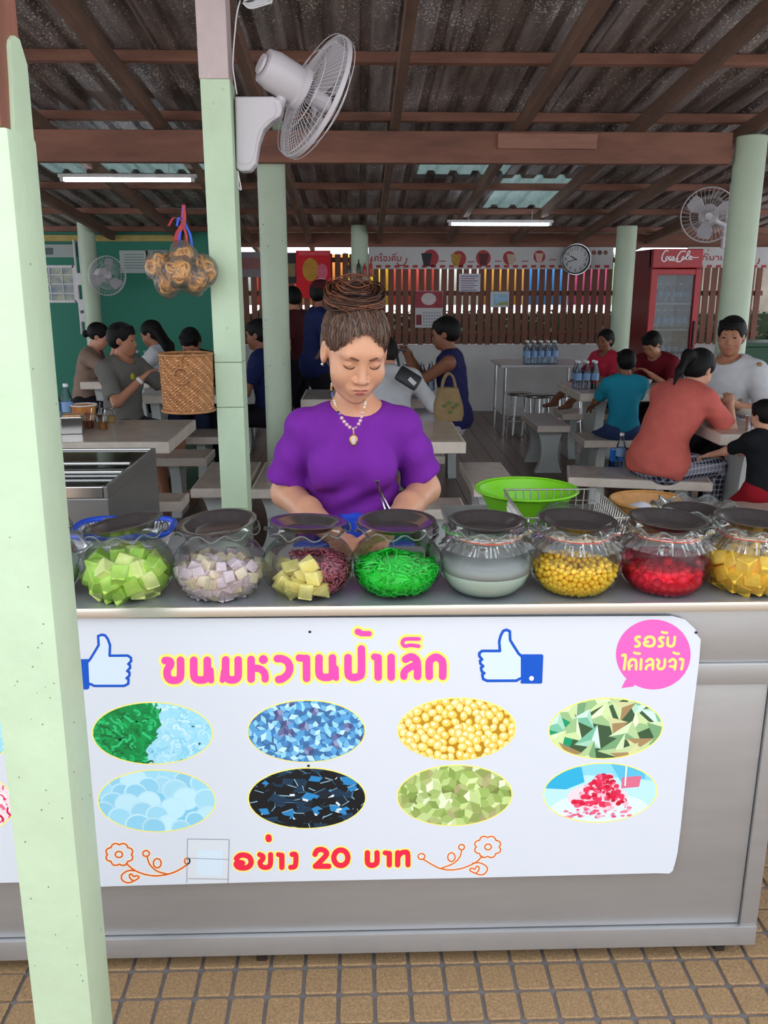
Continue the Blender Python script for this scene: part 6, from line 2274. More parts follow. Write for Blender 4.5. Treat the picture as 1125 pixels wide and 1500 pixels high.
        for p in cor:
            for dim in range(3):
                if p[dim]:
                    continue
                q = list(p)
                q[dim] = 1
                f0 = f[I + p[0], J + p[1], K + p[2]].astype(float)
                f1 = f[I + q[0], J + q[1], K + q[2]].astype(float)
                m_ = (f0 < 0) != (f1 < 0)
                t = np.where(m_, f0 / np.where(m_, f0 - f1, 1), 0)
                pos = np.stack([ax[0][I + p[0]], ax[1][J + p[1]], ax[2][K + p[2]]], 1)
                end = np.stack([ax[0][I + q[0]], ax[1][J + q[1]], ax[2][K + q[2]]], 1)
                acc += (pos + (end - pos) * t[:, None]) * m_[:, None]
                num += m_
        V = acc / np.maximum(num, 1)[:, None]
        faces = []
        for dim in range(3):
            u, v = (dim + 1) % 3, (dim + 2) % 3
            s0 = [slice(1, n[q] - 1) for q in range(3)]
            s1 = list(s0)
            s0[dim] = slice(0, n[dim] - 1)
            s1[dim] = slice(1, n[dim])
            a, b = ins[tuple(s0)], ins[tuple(s1)]
            E = np.argwhere(a != b)
            if not len(E):
                continue
            flip = a[tuple(E.T)]
            base = E.copy()
            for q in range(3):
                if q != dim:
                    base[:, q] += 1
            def cell(du, dv):
                c = base.copy()
                c[:, u] -= du
                c[:, v] -= dv
                return idx[c[:, 0], c[:, 1], c[:, 2]]
            q4 = np.stack([cell(1, 1), cell(0, 1), cell(0, 0), cell(1, 0)], 1)
            q4[~flip] = q4[~flip][:, ::-1]
            faces.append(q4)
        Fq = np.concatenate(faces) if faces else np.zeros((0, 4), int)
        Fq = Fq[(Fq >= 0).all(1)]
        # one light smoothing pass evens out the grid
        for _ in range(2):
            sm = np.zeros_like(V)
            c2 = np.zeros(len(V))
            for a in range(4):
                i0, i1 = Fq[:, a], Fq[:, (a + 1) % 4]
                np.add.at(sm, i0, V[i1])
                np.add.at(c2, i0, 1)
            V = V * .6 + sm / np.maximum(c2, 1)[:, None] * .4
        me = bpy.data.meshes.new(name)
        me.vertices.add(len(V))
        me.vertices.foreach_set('co', V.astype(np.float32).ravel())
        me.loops.add(len(Fq) * 4)
        me.loops.foreach_set('vertex_index', Fq.astype(np.int32).ravel())
        me.polygons.add(len(Fq))
        me.polygons.foreach_set('loop_start', np.arange(0, len(Fq) * 4, 4, dtype=np.int32))
        me.polygons.foreach_set('loop_total', np.full(len(Fq), 4, np.int32))
        me.update(calc_edges=True)
        me.validate()
        me.polygons.foreach_set('use_smooth', [True] * len(me.polygons))
        me.materials.append(m)
        return me

def rx(a):
    c, s = math.cos(a), math.sin(a)
    return np.array([[1, 0, 0], [0, c, -s], [0, s, c]])
def ry(a):
    c, s = math.cos(a), math.sin(a)
    return np.array([[c, 0, s], [0, 1, 0], [-s, 0, c]])
def rz(a):
    c, s = math.cos(a), math.sin(a)
    return np.array([[c, -s, 0], [s, c, 0], [0, 0, 1]])

def ik(a, t, l1, l2, pole):
    a, t, pole = np.array(a, float), np.array(t, float), np.array(pole, float)
    d = t - a
    L = np.linalg.norm(d)
    if L > (l1 + l2) * .995:
        t = a + d / L * (l1 + l2) * .995
        d = t - a
        L = np.linalg.norm(d)
    u = d / L
    x = (l1 * l1 - l2 * l2 + L * L) / (2 * L)
    h = math.sqrt(max(l1 * l1 - x * x, 0))
    p = pole - u * (pole @ u)
    p /= max(np.linalg.norm(p), 1e-9)
    return a + u * x + p * h, t

def head_sdf(D, c, X, s=1.0, fine=False, female=True):
    """head in frame X (columns: right, forward, up) about c"""
    def w(p):
        return c + X @ (np.array(p) * s)
    E = lambda p, r, k=.012, op='u': D.ell(w(p), np.array(r) * s, X, k=k * s, op=op)
    E((0, -.014, .036), (.073, .092, .080), .03)
    E((0, .028, -.022), (.063, .060, .085), .03)
    E((0, .026, -.067), (.045 if female else .052, .050, .038), .03)
    E((0, .066, -.090), (.021, .019, .015), .025)
    for sx in (-1, 1):
        E((sx * .036, .054, -.030), (.029, .028, .030), .02)
    D.cap(w((-.036, .074, .030)), w((.036, .074, .030)), .011 * s, k=.025 * s)
    for sx in (-1, 1):
        E((sx * .031, .092, .007), (.017, .012, .0105), .010, 'd')
        E((sx * .0305, .0725, .006), (.0155, .0125, .0115), .004)
    D.cap(w((0, .081, .020)), w((0, .100, -.026)), .0065 * s, .0095 * s, k=.012 * s)
    E((0, .102, -.028), (.0105, .0085, .0085), .006)
    for sx in (-1, 1):
        E((sx * .0135, .092, -.031), (.0085, .010, .0075), .005)
    E((0, .082, -.058), (.030, .012, .022), .012)
    E((-.008, .0905, -.054), (.013, .0075, .0045), .005)
    E((.008, .0905, -.054), (.013, .0075, .0045), .005)
    E((0, .0895, -.064), (.0165, .0075, .0055), .004)
    D.cap(w((-.020, .0955, -.0592)), w((.020, .0955, -.0592)), .0012 * s, k=.002 * s, op='d')
    for sx in (-1, 1):
        E((sx * .0755, -.004, -.004), (.009, .019, .032), .006)
        E((sx * .083, .004, .0), (.005, .010, .019), .006, 'd')

def hair_cap(c, X, s, style, fine=False):
    H = Sdf()
    def w(p):
        return c + X @ (np.array(p) * s)
    E = lambda p, r, k=.012, op='u': H.ell(w(p), np.array(r) * s, X, k=k * s, op=op)
    full = style not in ('tight',)
    o = .012 if full else .006
    E((0, -.016, .040), (.074 + o, .094 + o, .081 + o * 1.1))
    if style in ('bob', 'long', 'pony', 'bun', 'tight'):
        E((0, -.045, -.01), (.074, .062, .075), .03)
    if style == 'short':
        E((0, -.040, .0), (.078, .072, .068), .03)
    # face opening
    E((0, .115, -.018), (.066, .105, .112 if style == 'tight' else .098), .012, 'd')
    E((0, .06, -.075), (.10, .075, .075), .02, 'd')
    for sx in (-1, 1):
        E((sx * .085, .006, -.012), (.022, .024, .036), .01, 'd')
    E((0, -.01, -.16), (.12, .14, .085 if style == 'short' else .07), .02, 'd')
    if style == 'short':
        for k in range(14):
            a = -1.2 + 2.4 * k / 13
            H.cap(w((.07 * math.sin(a), .062 * math.cos(a) + .0, .095)), w((.062 * math.sin(a) + .004, .088 * math.cos(a), .064 - .006 * (k % 3))), .012 * s, .006 * s, k=.012 * s)
    if style == 'pony':
        H.cap(w((0, -.10, .05)), w((0, -.150, .015)), .028 * s, .034 * s, k=.02)
        H.cap(w((0, -.150, .015)), w((0, -.160, -.10)), .034 * s, .020 * s, k=.03)
        H.cap(w((0, -.160, -.10)), w((0, -.15, -.19)), .022 * s, .008 * s, k=.03)
    if style == 'long':
        for x in (-.05, -.02, .02, .05):
            H.cap(w((x, -.075, -.02)), w((x * 1.25, -.105, -.16)), .036 * s, .036 * s, k=.03)
            H.cap(w((x * 1.25, -.105, -.16)), w((x * 1.1, -.10, -.31)), .036 * s, .012 * s, k=.03)
    if style == 'lowbun':
        H.ell(w((0, -.118, -.02)), np.array((.036, .034, .036)) * s, X, k=.01)
    return H

mat('hair_black', '#0e0c0d', .6, spec=.2, var=.3, vscale=60, bump=.4, bscale=120, stretch=(1, 1, .15))
mat('hair_dark', '#1c1412', .6, spec=.2, var=.3, vscale=60, bump=.4, bscale=120, stretch=(1, 1, .15))
mat('eye', '#120d0c', .2)
mat('lip', '#a5544f', .4)
mat('skin_tan', '#a9745a', .5, var=.06, vscale=20, spec=.3)
mat('skin_brown', '#8a5a44', .5, var=.06, vscale=20, spec=.3)
mat('skin_light', '#c9937a', .5, var=.06, vscale=20, spec=.3)

def cloth(name, col, **k):
    return mat(name, col, .85, var=.12, vscale=14, bump=.25, bscale=25, spec=.2, **k)

def person(label, loc, face, sit=None, S=1.0, lean=10, side=0, head=(10, 0), hr=None, hl=None, fr=None, fl=None,
           skin='skin_tan', hair='hair_black', style='short', shirt=None, sleeve=.75, pants=None, leg=.95, shoe='black_plastic',
           shoulder=.17, girth=1.0, female=False, hem=.02, group='diners at the stone tables', res=.0105, tank=False, extra=None, hold=None, head_s=1.0):
    """face: heading in degrees (0 looks away from the camera, 180 towards it, 90 looks left); hr / hl: hand targets, fr / fl: foot targets,
    local x to the right of the person, y forward, z up"""
    t = thing('person', label, 'person', loc, R(face), group)
    ph = R(lean)
    up = lambda a: np.array([math.sin(R(side)) * 1.0, math.sin(a), math.cos(a)])
    pz = (sit + .10 * S) if sit is not None else .87 * S
    P = np.array([0, 0, pz])
    W = P + .16 * S * up(ph * .45)
    Cc = W + .17 * S * up(ph * .9)
    Nb = Cc + .145 * S * up(ph * 1.0)
    nu = up(ph * .9 + R(head[0]) * .4)
    Hb = Nb + .06 * S * nu
    XH = rz(R(head[1])) @ rx(-(ph * .55 + R(head[0])))
    s = S * (1.0 if S > .85 else 1.0 + (.85 - S) * .55) * head_s
    hc = Hb + (.098 * s) * (XH @ np.array([0, .12, 1.0]))
    XT = rx(-ph * .9)
    XP = rx(-ph * .4)
    sh = {}
    for q, n_ in ((1, 'r'), (-1, 'l')):
        sh[n_] = Nb - .045 * S * up(ph) + np.array([q * shoulder * S, 0, 0])
    defh = {'r': np.array([.14, .34, pz + .12]), 'l': np.array([-.14, .34, pz + .12])}
    if sit is None:
        defh = {'r': np.array([.22, .05, .78 * S]), 'l': np.array([-.22, .05, .78 * S])}
    hand = {'r': np.array(hr) if hr is not None else defh['r'], 'l': np.array(hl) if hl is not None else defh['l']}
    if sit is not None:
        feet = {'r': np.array(fr) if fr is not None else np.array([.10 * S, .44 * S, .07]), 'l': np.array(fl) if fl is not None else np.array([-.10 * S, .42 * S, .07])}
    else:
        feet = {'r': np.array(fr) if fr is not None else np.array([.10 * S, .0, .07]), 'l': np.array(fl) if fl is not None else np.array([-.10 * S, .02, .07])}
    J = {}
    for n_, q in (('r', 1), ('l', -1)):
        e, h = ik(sh[n_], hand[n_], .275 * S, .245 * S, (q * .6, -.35, -.8))
        hip = P + np.array([q * .085 * S, 0, -.03 * S])
        kn, an = ik(hip, feet[n_], .42 * S, .41 * S, (q * .12, 1, .35))
        J[n_] = (e, h, hip, kn, an)

    def torso(D, o=0.0, ks=.05):
        D.ell(P, np.array((.158, .115, .125)) * S * girth + o, XP, k=ks)
        D.ell(W, np.array((.132, .098, .14)) * S * girth + o, XP, k=ks)
        D.ell(Cc + XT @ np.array([0, .005, .01]), np.array((.150, .105, .155)) * S * girth + o, XT, k=ks)
        if female:
            for q in (-1, 1):
                D.ell(Cc + XT @ np.array([q * .065 * S, .082 * S, -.01 * S]), np.array((.055, .045, .055)) * S + o, XT, k=.03)
        D.cap(sh['l'], sh['r'], .052 * S + o, k=ks)
        D.cap(Nb - .02 * up(ph), (sh['r'] + Nb) / 2, .05 * S + o, .05 * S + o, k=ks)
        D.cap(Nb - .02 * up(ph), (sh['l'] + Nb) / 2, .05 * S + o, .05 * S + o, k=ks)

    body = Sdf()
    torso(body)
    for n_, q in (('r', 1), ('l', -1)):
        e, h, hip, kn, an = J[n_]
        body.cap(sh[n_], e, .049 * S, .039 * S, k=.03)
        body.cap(e, h, .038 * S, .026 * S, k=.02)
        d = (h - e) / np.linalg.norm(h - e)
        sd = np.cross(d, [0, 0, 1.0])
        sd /= max(np.linalg.norm(sd), 1e-6)
        nn = np.cross(sd, d)
        pc = h + d * .045 * S
        body.ell(pc, np.array((.036, .048, .017)) * S, np.stack([sd, d, nn], 1), k=.012)
        for i, (off, ln) in enumerate(((-.027, .062), (-.009, .072), (.010, .068), (.027, .054))):
            b0 = h + (d * .078 + sd * off) * S
            b1 = b0 + (d * ln * .55 - nn * .012) * S
            b2 = b1 + (d * ln * .30 - nn * ln * .40) * S
            body.cap(b0, b1, .0088 * S, .008 * S, k=.006)
            body.cap(b1, b2, .008 * S, .0068 * S, k=.004)
        th0 = h + (d * .025 - sd * q * .028) * S
        body.cap(th0, th0 + (d * .040 - sd * q * .026 - nn * .012) * S, .0105 * S, .008 * S, k=.01)
        body.cap(hip, kn, .078 * S * girth, .054 * S, k=.04)
        body.cap(kn, an, .052 * S, .034 * S, k=.025)
        body.cap(an + np.array([0, -.03, -.03]) * S, an + np.array([q * .015, .13, -.045]) * S, .032 * S, .022 * S, k=.03)
    body.cap(Nb - .05 * S * nu, Hb + .03 * S * nu + XH @ np.array([0, .0, .0]), .050 * S, .047 * S, k=.03)
    hd = Sdf()
    head_sdf(hd, hc, XH, s, female=female)
    body.sub(hd, k=.02)
    bo = link('body', body.mesh('body', M(skin), res), t)
    # hair
    hcap = hair_cap(hc, XH, s, style if style != 'cap' else 'short')
    link('hair', hcap.mesh('hair', M(hair), res * .75), t)
    # face details
    for q in (-1, 1):
        mb = MB()
        mb.ell(hc + XH @ (np.array((q * .0305, .0815, .006)) * s), np.array((.0125, .0052, .0045)) * s, 8, 6, Matrix(XH.tolist()).to_euler())
        mb.build('eye', M('eye'), bo, smooth='all')
        mb = MB()
        a = [hc + XH @ (np.array((q * x, y, z)) * s) for x, y, z in ((.014, .0875, .0245), (.030, .0845, .030), (.046, .072, .0255))]
        mb.tube(smooth_path(a, 3), .0022 * s, 6)
        mb.build('eyebrow', M(hair), bo, smooth='all')
    mb = MB()
    mb.ell(hc + XH @ (np.array((0, .0925, -.0592)) * s), np.array((.019, .0055, .007)) * s, 10, 6, Matrix(XH.tolist()).to_euler())
    mb.build('lips', M('lip'), bo, smooth='all')
    # shirt
    if shirt:
        C = Sdf()
        torso(C, .016 * S, .06)
        if hem < 0:
            C.ell(P, np.array((.158, .115, .125)) * S * girth + .026, XP, k=.04)
        C.plane(P + (hem - .05) * S * up(ph * .4), -up(ph * .4))
        if not tank:
            for n_ in 'rl':
                e = J[n_][0]
                A = Sdf()
                if sleeve <= 1:
                    en = sh[n_] + (e - sh[n_]) * sleeve
                    A.cap(sh[n_], en, .066 * S, .062 * S)
                    dd = e - sh[n_]
                    A.plane(en - dd * .06, dd)
                else:
                    A.cap(sh[n_], e, .066 * S, .055 * S)
                    en = e + (J[n_][1] - e) * (sleeve - 1)
                    A.cap(e, en, .053 * S, .045 * S)
                C.sub(A, k=.03)
        else:
            for n_, q in (('r', 1), ('l', -1)):
                C.ell(sh[n_] + np.array([q * .035, 0, -.01]) * S, np.array((.045, .09, .085)) * S, None, k=.01, op='d')
        C.ell(Nb + .045 * S * up(ph) + XT @ np.array([0, .035, 0]) * S, np.array((.078, .085, .065)) * S, XT, k=.012, op='d')
        C.ops.append(('f', lambda p: .0035 * np.sin(p[:, 0] * 31 + p[:, 2] * 43) * np.sin(p[:, 1] * 37 - p[:, 2] * 23), None, None, None, 0, 'f'))
        link('shirt', C.mesh('shirt', M(shirt), res), t)
    if pants:
        C = Sdf()
        C.ell(P, np.array((.158, .115, .125)) * S * girth + .012, XP, k=.05)
        for n_ in 'rl':
            e, h, hip, kn, an = J[n_]
            A = Sdf()
            if leg <= .5:
                en = hip + (kn - hip) * (leg * 2)
                A.cap(hip, en, .094 * S * girth, .080 * S)
                A.plane(en - (kn - hip) * .05, kn - hip)
            else:
                en = kn + (an - kn) * (leg * 2 - 1)
                A.cap(hip, kn, .094 * S * girth, .070 * S, k=.03)
                A.cap(kn, en, .068 * S, .056 * S, k=.03)
                A.plane(en, an - kn)
            C.sub(A, k=.04)
        C.plane(P + .09 * S * up(ph * .4), up(ph * .4))
        link('trousers', C.mesh('trousers', M(pants), res), t)
    if shoe:
        for n_, q in (('r', 1), ('l', -1)):
            an = J[n_][4]
            C = Sdf()
            C.cap(an + np.array([0, -.035, -.035]) * S, an + np.array([q * .016, .135, -.045]) * S, .040 * S, .030 * S)
            C.plane((0, 0, an[2] - .045 * S), (0, 0, 1))
            link('shoe', C.mesh('shoe', M(shoe), res), t)
    def on_shirt(a, dz, o=.016):
        k = math.sqrt(max(0, 1 - (dz / (.17 * S)) ** 2))
        return Cc + XT @ np.array(((.150 * S * girth + o) * math.sin(a) * k, (.105 * S * girth + o) * math.cos(a) * k, dz))
    info = dict(on=on_shirt, hc=hc, XH=XH, s=s, J=J, Nb=Nb, Cc=Cc, P=P, XT=XT, sh=sh, root=t)
    if extra:
        extra(info)
    return info
# ------------------------------------------------------------------ the vendor
cloth('purple_tee', '#77289a')
mat('vendor_skin', '#d79c7c', .42, var=.07, vscale=25, spec=.4, bump=.03, bscale=300)
def hair_strand_mat():
    m = bpy.data.materials.new('vendor_hair')
    m.use_nodes = True
    nt = m.node_tree
    b = nt.nodes['Principled BSDF']
    at = nt.nodes.new('ShaderNodeVertexColor')
    at.layer_name = 'tone'
    nt.links.new(at.outputs['Color'], b.inputs['Base Color'])
    b.inputs['Roughness'].default_value = .42
    MATS['vendor_hair'] = m
hair_strand_mat()
def vendor():
    S_ = .95
    VX, VY = PY(517, 640, 2.30).x, 2.31
    t = thing('person', 'woman vendor in a purple T-shirt with a high brown bun, looking down behind the counter', 'person', (VX, VY, 0), PI)
    L = lambda px, py, Y: np.array([-(PY(px, py, Y).x - VX), -(Y - VY), PY(px, py, Y).z])   # point in her own frame
    up = lambda a: np.array([0, math.sin(a), math.cos(a)])
    P = np.array([0, -.02, .84])
    W = np.array([0, -.005, 1.0])
    Cc = np.array([0, .015, 1.14])
    Nb = L(523, 586, 2.30) + np.array([0, 0, -.012])
    Nb[0] = L(523, 598, 2.30)[0]
    XT = rx(-R(8))
    shr, shl = L(446, 626, 2.31), L(588, 624, 2.31)          # her right is on the viewer's left
    XH = rz(R(14)) @ ry(R(-2)) @ rx(-R(24))
    hc = L(520, 514, 2.235)
    s = 1.055
    hr, hl = L(492, 786, 2.03), L(566, 776, 2.03)
    er, el = L(420, 722, 2.34), L(622, 716, 2.34)
    body = Sdf()
    body.ell(P, (.15, .105, .12), None, k=.05)
    body.ell(W, (.112, .085, .14), None, k=.05)
    body.ell(Cc, (.122, .092, .14), XT, k=.05)
    body.cap(shr, shl, .044, k=.05)
    for sh in (shr, shl):
        body.cap(Nb - np.array([0, 0, .03]), (sh + Nb) / 2 + np.array([0, 0, -.008]), .042, .040, k=.04)
    # collar bones
    for sh in (shr, shl):
        body.cap(Nb + np.array([0, .052, -.022]), sh * .6 + Nb * .4 + np.array([0, .045, -.012]), .008, .007, k=.02)
    for q, sh, e, h in ((1, shr, er, hr), (-1, shl, el, hl)):
        body.cap(sh, e, .046, .041, k=.03)
        body.cap(e, e * .55 + h * .45, .042, .037, k=.02)
        body.cap(e * .55 + h * .45, h, .037, .026, k=.02)
        d = (h - e) / np.linalg.norm(h - e)
        sd = np.cross(d, [0, 0, 1.0])
        sd /= np.linalg.norm(sd)
        nn = np.cross(sd, d)
        body.ell(h + d * .045, (.036, .046, .016), np.stack([sd, d, nn], 1), k=.012)
        for off, ln in ((-.027, .062), (-.009, .074), (.010, .070), (.027, .054)):
            b0 = h + d * .078 + sd * off
            b1 = b0 + d * ln * .55 - nn * .014
            b2 = b1 + d * ln * .28 - nn * ln * .42
            body.cap(b0, b1, .0088, .008, k=.006)
            body.cap(b1, b2, .008, .0066, k=.004)
        th0 = h + d * .025 - sd * q * .028
        body.cap(th0, th0 + d * .042 - sd * q * .024 - nn * .012, .0105, .008, k=.01)
    for q in (1, -1):
        body.cap((q * .085, -.02, .80), (q * .09, 0, .44), .078, .054, k=.04)
        body.cap((q * .09, 0, .44), (q * .09, -.02, .08), .052, .034, k=.025)
        body.cap((q * .09, -.05, .04), (q * .105, .12, .026), .032, .022, k=.03)
    body.cap(Nb + np.array([0, -.012, -.05]), hc + XH @ np.array([0, -.03, -.05]), .047, .046, k=.035)
    hd = Sdf()
    head_sdf(hd, hc, XH, s, fine=True)
    body.sub(hd, k=.018)
    zc = hc[2] - .14
    def zs(lo, hi):
        return np.concatenate([np.arange(lo, zc, .007), np.arange(zc, hi, .0023)])
    vb = link('body', body.mesh('body', M('vendor_skin'), .0045, zs=zs, xy=.0026), t)

    # ---- T-shirt
    C = Sdf()
    o = .010
    C.ell(P + np.array([0, 0, .02]), (.158 + o, .108 + o, .13), None, k=.06)
    C.ell(W, (.118 + o, .092 + o, .15), None, k=.05)
    C.ell(Cc, (.122 + o, .094 + o, .145), XT, k=.04)
    for q in (-1, 1):
        C.ell(Cc + np.array([q * .066, .080, -.012]), (.056, .040, .055), None, k=.045)
    C.cap(shr, shl, .049, k=.04)
    for sh in (shr, shl):
        C.cap(Nb - np.array([0, 0, .03]), (sh + Nb) / 2 + np.array([0, 0, -.010]), .047, .045, k=.04)
    for sh, e in ((shr, er), (shl, el)):
        A = Sdf()
        en = sh + (e - sh) * .80
        ou = np.array([(1 if sh[0] > 0 else -1) * .006, 0, 0])
        A.cap(sh, en + ou, .052, .061)
        A.plane(en, (e - sh) * np.array([1.4, 1, 1]))
        C.sub(A, k=.018)
    C.plane((0, 0, .90), (0, 0, -1))
    nk = Nb + np.array([0, .040, .034])
    C.ell(nk, (.074, .082, .062), rx(R(24)), k=.008, op='d')
    def folds(p):
        x, y, z = p[:, 0], p[:, 1], p[:, 2]
        low = np.clip((1.20 - z) / .15, 0, 1)
        f = .0050 * np.sin(x * 48 + z * 22 + 2 * np.sin(z * 30)) * low
        f += .0040 * np.sin(z * 75 + x * 30) * np.clip((1.08 - z) / .08, 0, 1)
        arm = np.clip((np.abs(x) - .13) / .03, 0, 1)
        f += .0040 * np.sin(z * 65 - np.abs(x) * 40) * arm * np.clip((1.25 - z) / .04, 0, 1)
        f += .004 * np.exp(-((np.abs(x) - .125) / .016) ** 2) * np.clip((1.22 - z) / .05, 0, 1)
        return f
    C.ops.append(('f', folds, None, None, None, 0, 'f'))
    link('t_shirt', C.mesh('t_shirt', M('purple_tee'), .0055), t)
    # ribbed collar
    # apron / skirt below
    C = Sdf()
    C.ell((0, -.02, .86), (.170, .125, .10), None, k=.04)
    C.cap((0, -.02, .80), (0, -.01, .42), .165, .19, k=.06)
    C.plane((0, 0, .97), (0, 0, 1))
    C.plane((0, 0, .42), (0, 0, -1))
    link('skirt', C.mesh('skirt', mat('navy_blue', '#16338f', .8, var=.1, vscale=20), .009), t)
    C = Sdf()
    mb = MB()
    pts = []
    a = L(498, 752, 2.17); b = L(545, 752, 2.17); c = L(545, 800, 2.15); d = L(500, 800, 2.15)
    n = 6
    vs, fs = [], []
    for i in range(n + 1):
        for j in range(n + 1):
            u, v = i / n, j / n
            p = a * (1 - u) * (1 - v) + b * u * (1 - v) + c * u * v + d * (1 - u) * v
            p = p + np.array([0, .010 * math.sin(3 * PI * u) * (1 - v * .5), 0])
            vs.append(p)
    for i in range(n):
        for j in range(n):
            k = i * (n + 1) + j
            fs.append((k, k + n + 1, k + n + 2, k + 1))
    mb.add(vs, fs)
    o_ = mb.build('apron', mat('apron_blue', '#1b46c8', .8), t, smooth='all')
    sd_ = o_.modifiers.new('thick', 'SOLIDIFY')
    sd_.thickness = .004
    for q in (1, -1):
        C = Sdf()
        C.cap((q * .09, -.055, .035), (q * .105, .125, .028), .040, .030)
        C.plane((0, 0, .003), (0, 0, -1))
        link('shoe', C.mesh('shoe', M('black_plastic'), .009), t)

    # ---- face details
    w = lambda p: hc + XH @ (np.array(p) * s)
    for q in (-1, 1):
        mb = MB()
        mb.tube(smooth_path([w((q * .0165, .0815, .0025)), w((q * .024, .0855, -.0015)), w((q * .032, .0858, -.0025)), w((q * .040, .0815, -.0005)), w((q * .0455, .0755, .003))], 4), [.0006] + [.0011] * 15 + [.0005], 6)
        mb.build('eyelashes', M('hair_dark'), vb, smooth='all')
        mb = MB()
        pts = smooth_path([w((q * .0125, .0895, .0225)), w((q * .024, .0890, .0265)), w((q * .036, .0842, .0285)), w((q * .050, .0730, .0250))], 5)
        k = len(pts)
        mb.tube(pts, [.0016 + .0018 * math.sin(PI * min(1, (i + 2) / k)) for i in range(k)], 6)
        mb.build('eyebrow', mat('brow', '#6b4536', .7), vb, smooth='all')
    LP = Sdf()
    E = lambda p, r, op='u', k=.004: LP.ell(w(p), r, XH, k=k, op=op)
    E((-.008, .0915, -.0542), (.0128, .0075, .0040))
    E((.008, .0915, -.0542), (.0128, .0075, .0040))
    E((0, .0908, -.0642), (.0160, .0078, .0052))
    LP.cap(w((-.024, .099, -.0592)), w((.024, .099, -.0592)), .0011, k=.002, op='d')
    link('lips', LP.mesh('lips', mat('lipstick', '#a8484e', .35, var=.1, vscale=80), .0013), vb)
    mb = MB()
    mb.ell(w((.079, .006, -.034)), (.004, .004, .005), 10, 8)
    mb.build('earring', M('chrome'), t, smooth='all')

    # ---- hair: a close cap with combed strands and a loose bun
    H = hair_cap(hc, XH, s, 'tight')
    cap_me = H.mesh('hair_cap', M('vendor_hair'), .004)
    bunc = np.array((.010, -.030, .126))
    mb = MB()
    tones = []
    g = random.Random(5)
    base = [rgb('#4a3025'), rgb('#5c3c2a'), rgb('#6b4730'), rgb('#38251f'), rgb('#6a4e3c')]
    bunt = [rgb('#54301f'), rgb('#643622'), rgb('#301a14'), rgb('#7c4629'), rgb('#3e2218'), rgb('#26150f')]
    def strand(pts, r, tone):
        n0 = len(mb.f)
        mb.tube(pts, r, 4, caps=False)
        tones.extend([tone] * (len(mb.f) - n0))
    oc = np.array((0, -.016, .040))
    orad = np.array((.0795, .0985, .0875))
    for i in range(460):
        # start on the hairline, sweep over the skull to the bun root
        a = g.uniform(-PI * .97, PI * .97)
        ca = math.cos(a)
        zl = .026 if ca > -.15 else -.05
        for zq in range(60):
            z_ = .115 - .0015 * zq
            yl = math.sqrt(max(.02, 1 - ((z_ - oc[2]) / orad[2]) ** 2))
            q_ = oc + np.array((orad[0] * math.sin(a) * yl, orad[1] * ca * yl, z_ - oc[2]))
            if ca > 0 and (q_[0] / .066) ** 2 + ((q_[1] - .115) / .105) ** 2 + ((q_[2] + .018) / .112) ** 2 < 1.0:
                zl = z_
                break
        zl += g.gauss(0, .0035) - .001
        yl = math.sqrt(max(.02, 1 - ((zl - oc[2]) / orad[2]) ** 2))
        st = oc + np.array((orad[0] * math.sin(a) * yl, orad[1] * ca * yl, zl - oc[2]))
        en = bunc + np.array((g.gauss(0, .016), g.gauss(0, .016), -.028))
        pts = []
        for k in range(9):
            u = k / 8
            p = st * (1 - u) + en * u
            dvec = (p - oc) / orad
            L_ = np.linalg.norm(dvec)
            p = oc + (p - oc) / max(L_, 1e-6) * (1.005 + .02 * math.sin(PI * u)) if u < .93 else en
            p = p + np.array((g.gauss(0, .0009), g.gauss(0, .0009), g.gauss(0, .0009)))
            pts.append(w(p))
        tone = g.choice(base)
        if abs(a) < 1.9 and g.random() < .10:
            tone = rgb('#766a60')
        strand(pts, g.uniform(.0008, .0017), tone)
    # bun: loose coils
    for i in range(420):
        ph = g.uniform(0, 2 * PI)
        tilt = g.gauss(0, .7)
        rr = g.uniform(.026, .064)
        zz = g.gauss(-.002, .007)
        pts = []
        span = g.uniform(1.6, 4.2)
        for k in range(14):
            a = ph + span * k / 13
            q = np.array((1.16 * rr * math.cos(a), .95 * rr * math.sin(a), zz + tilt * .013 * math.sin(a + ph) + .004 * math.sin(3 * a + 2 * ph) + .012 * math.cos((rr - .03) * 50)))
            pts.append(w(bunc + q))
        strand(pts, g.uniform(.0009, .0022), g.choice(bunt))
    for i in range(26):
        ph = g.uniform(0, 2 * PI)
        pts = [w(bunc + np.array(((.052 + .014 * math.sin(PI * k / 7)) * math.cos(ph + .16 * k), (.046 + .01 * math.sin(PI * k / 7)) * math.sin(ph + .16 * k), -.012 + .022 * math.sin(PI * k / 7) + g.gauss(0, .001)))) for k in range(8)]
        strand(pts, .0009, g.choice(bunt[1:]))
    # loose wisps by the ears
    for i in range(16):
        q = 1 if i % 3 else -1
        x0 = q * (.074 + g.gauss(0, .002))
        pts = [w((x0 + q * .018 * u * g.uniform(.2, 1), -.012 - .02 * u + g.gauss(0, .002), .02 - .06 * u)) for u in (0, .33, .66, 1)]
        strand(smooth_path(pts, 3), .0008, g.choice(base))
    me = mb.mesh('hair', M('vendor_hair'), smooth='all')
    ca_ = me.color_attributes.new('tone', 'FLOAT_COLOR', 'CORNER')
    arr = np.repeat(np.array(tones), [p.loop_total for p in me.polygons], axis=0)
    ca_.data.foreach_set('color', arr.ravel())
    hs_ = link('hair_strands', me, t)
    ca_ = cap_me.color_attributes.new('tone', 'FLOAT_COLOR', 'CORNER')
    ca_.data.foreach_set('color', np.tile(np.array(rgb('#4a3228')), (len(cap_me.loops), 1)).ravel())
    hc_ = link('hair', cap_me, t)
    hs_.parent = hc_
    core = Sdf()
    core.ell(w(bunc), (.064, .052, .024), XH, k=.01)
    core.ell(w(bunc + np.array((0, 0, -.03))), (.032, .032, .022), XH, k=.02)
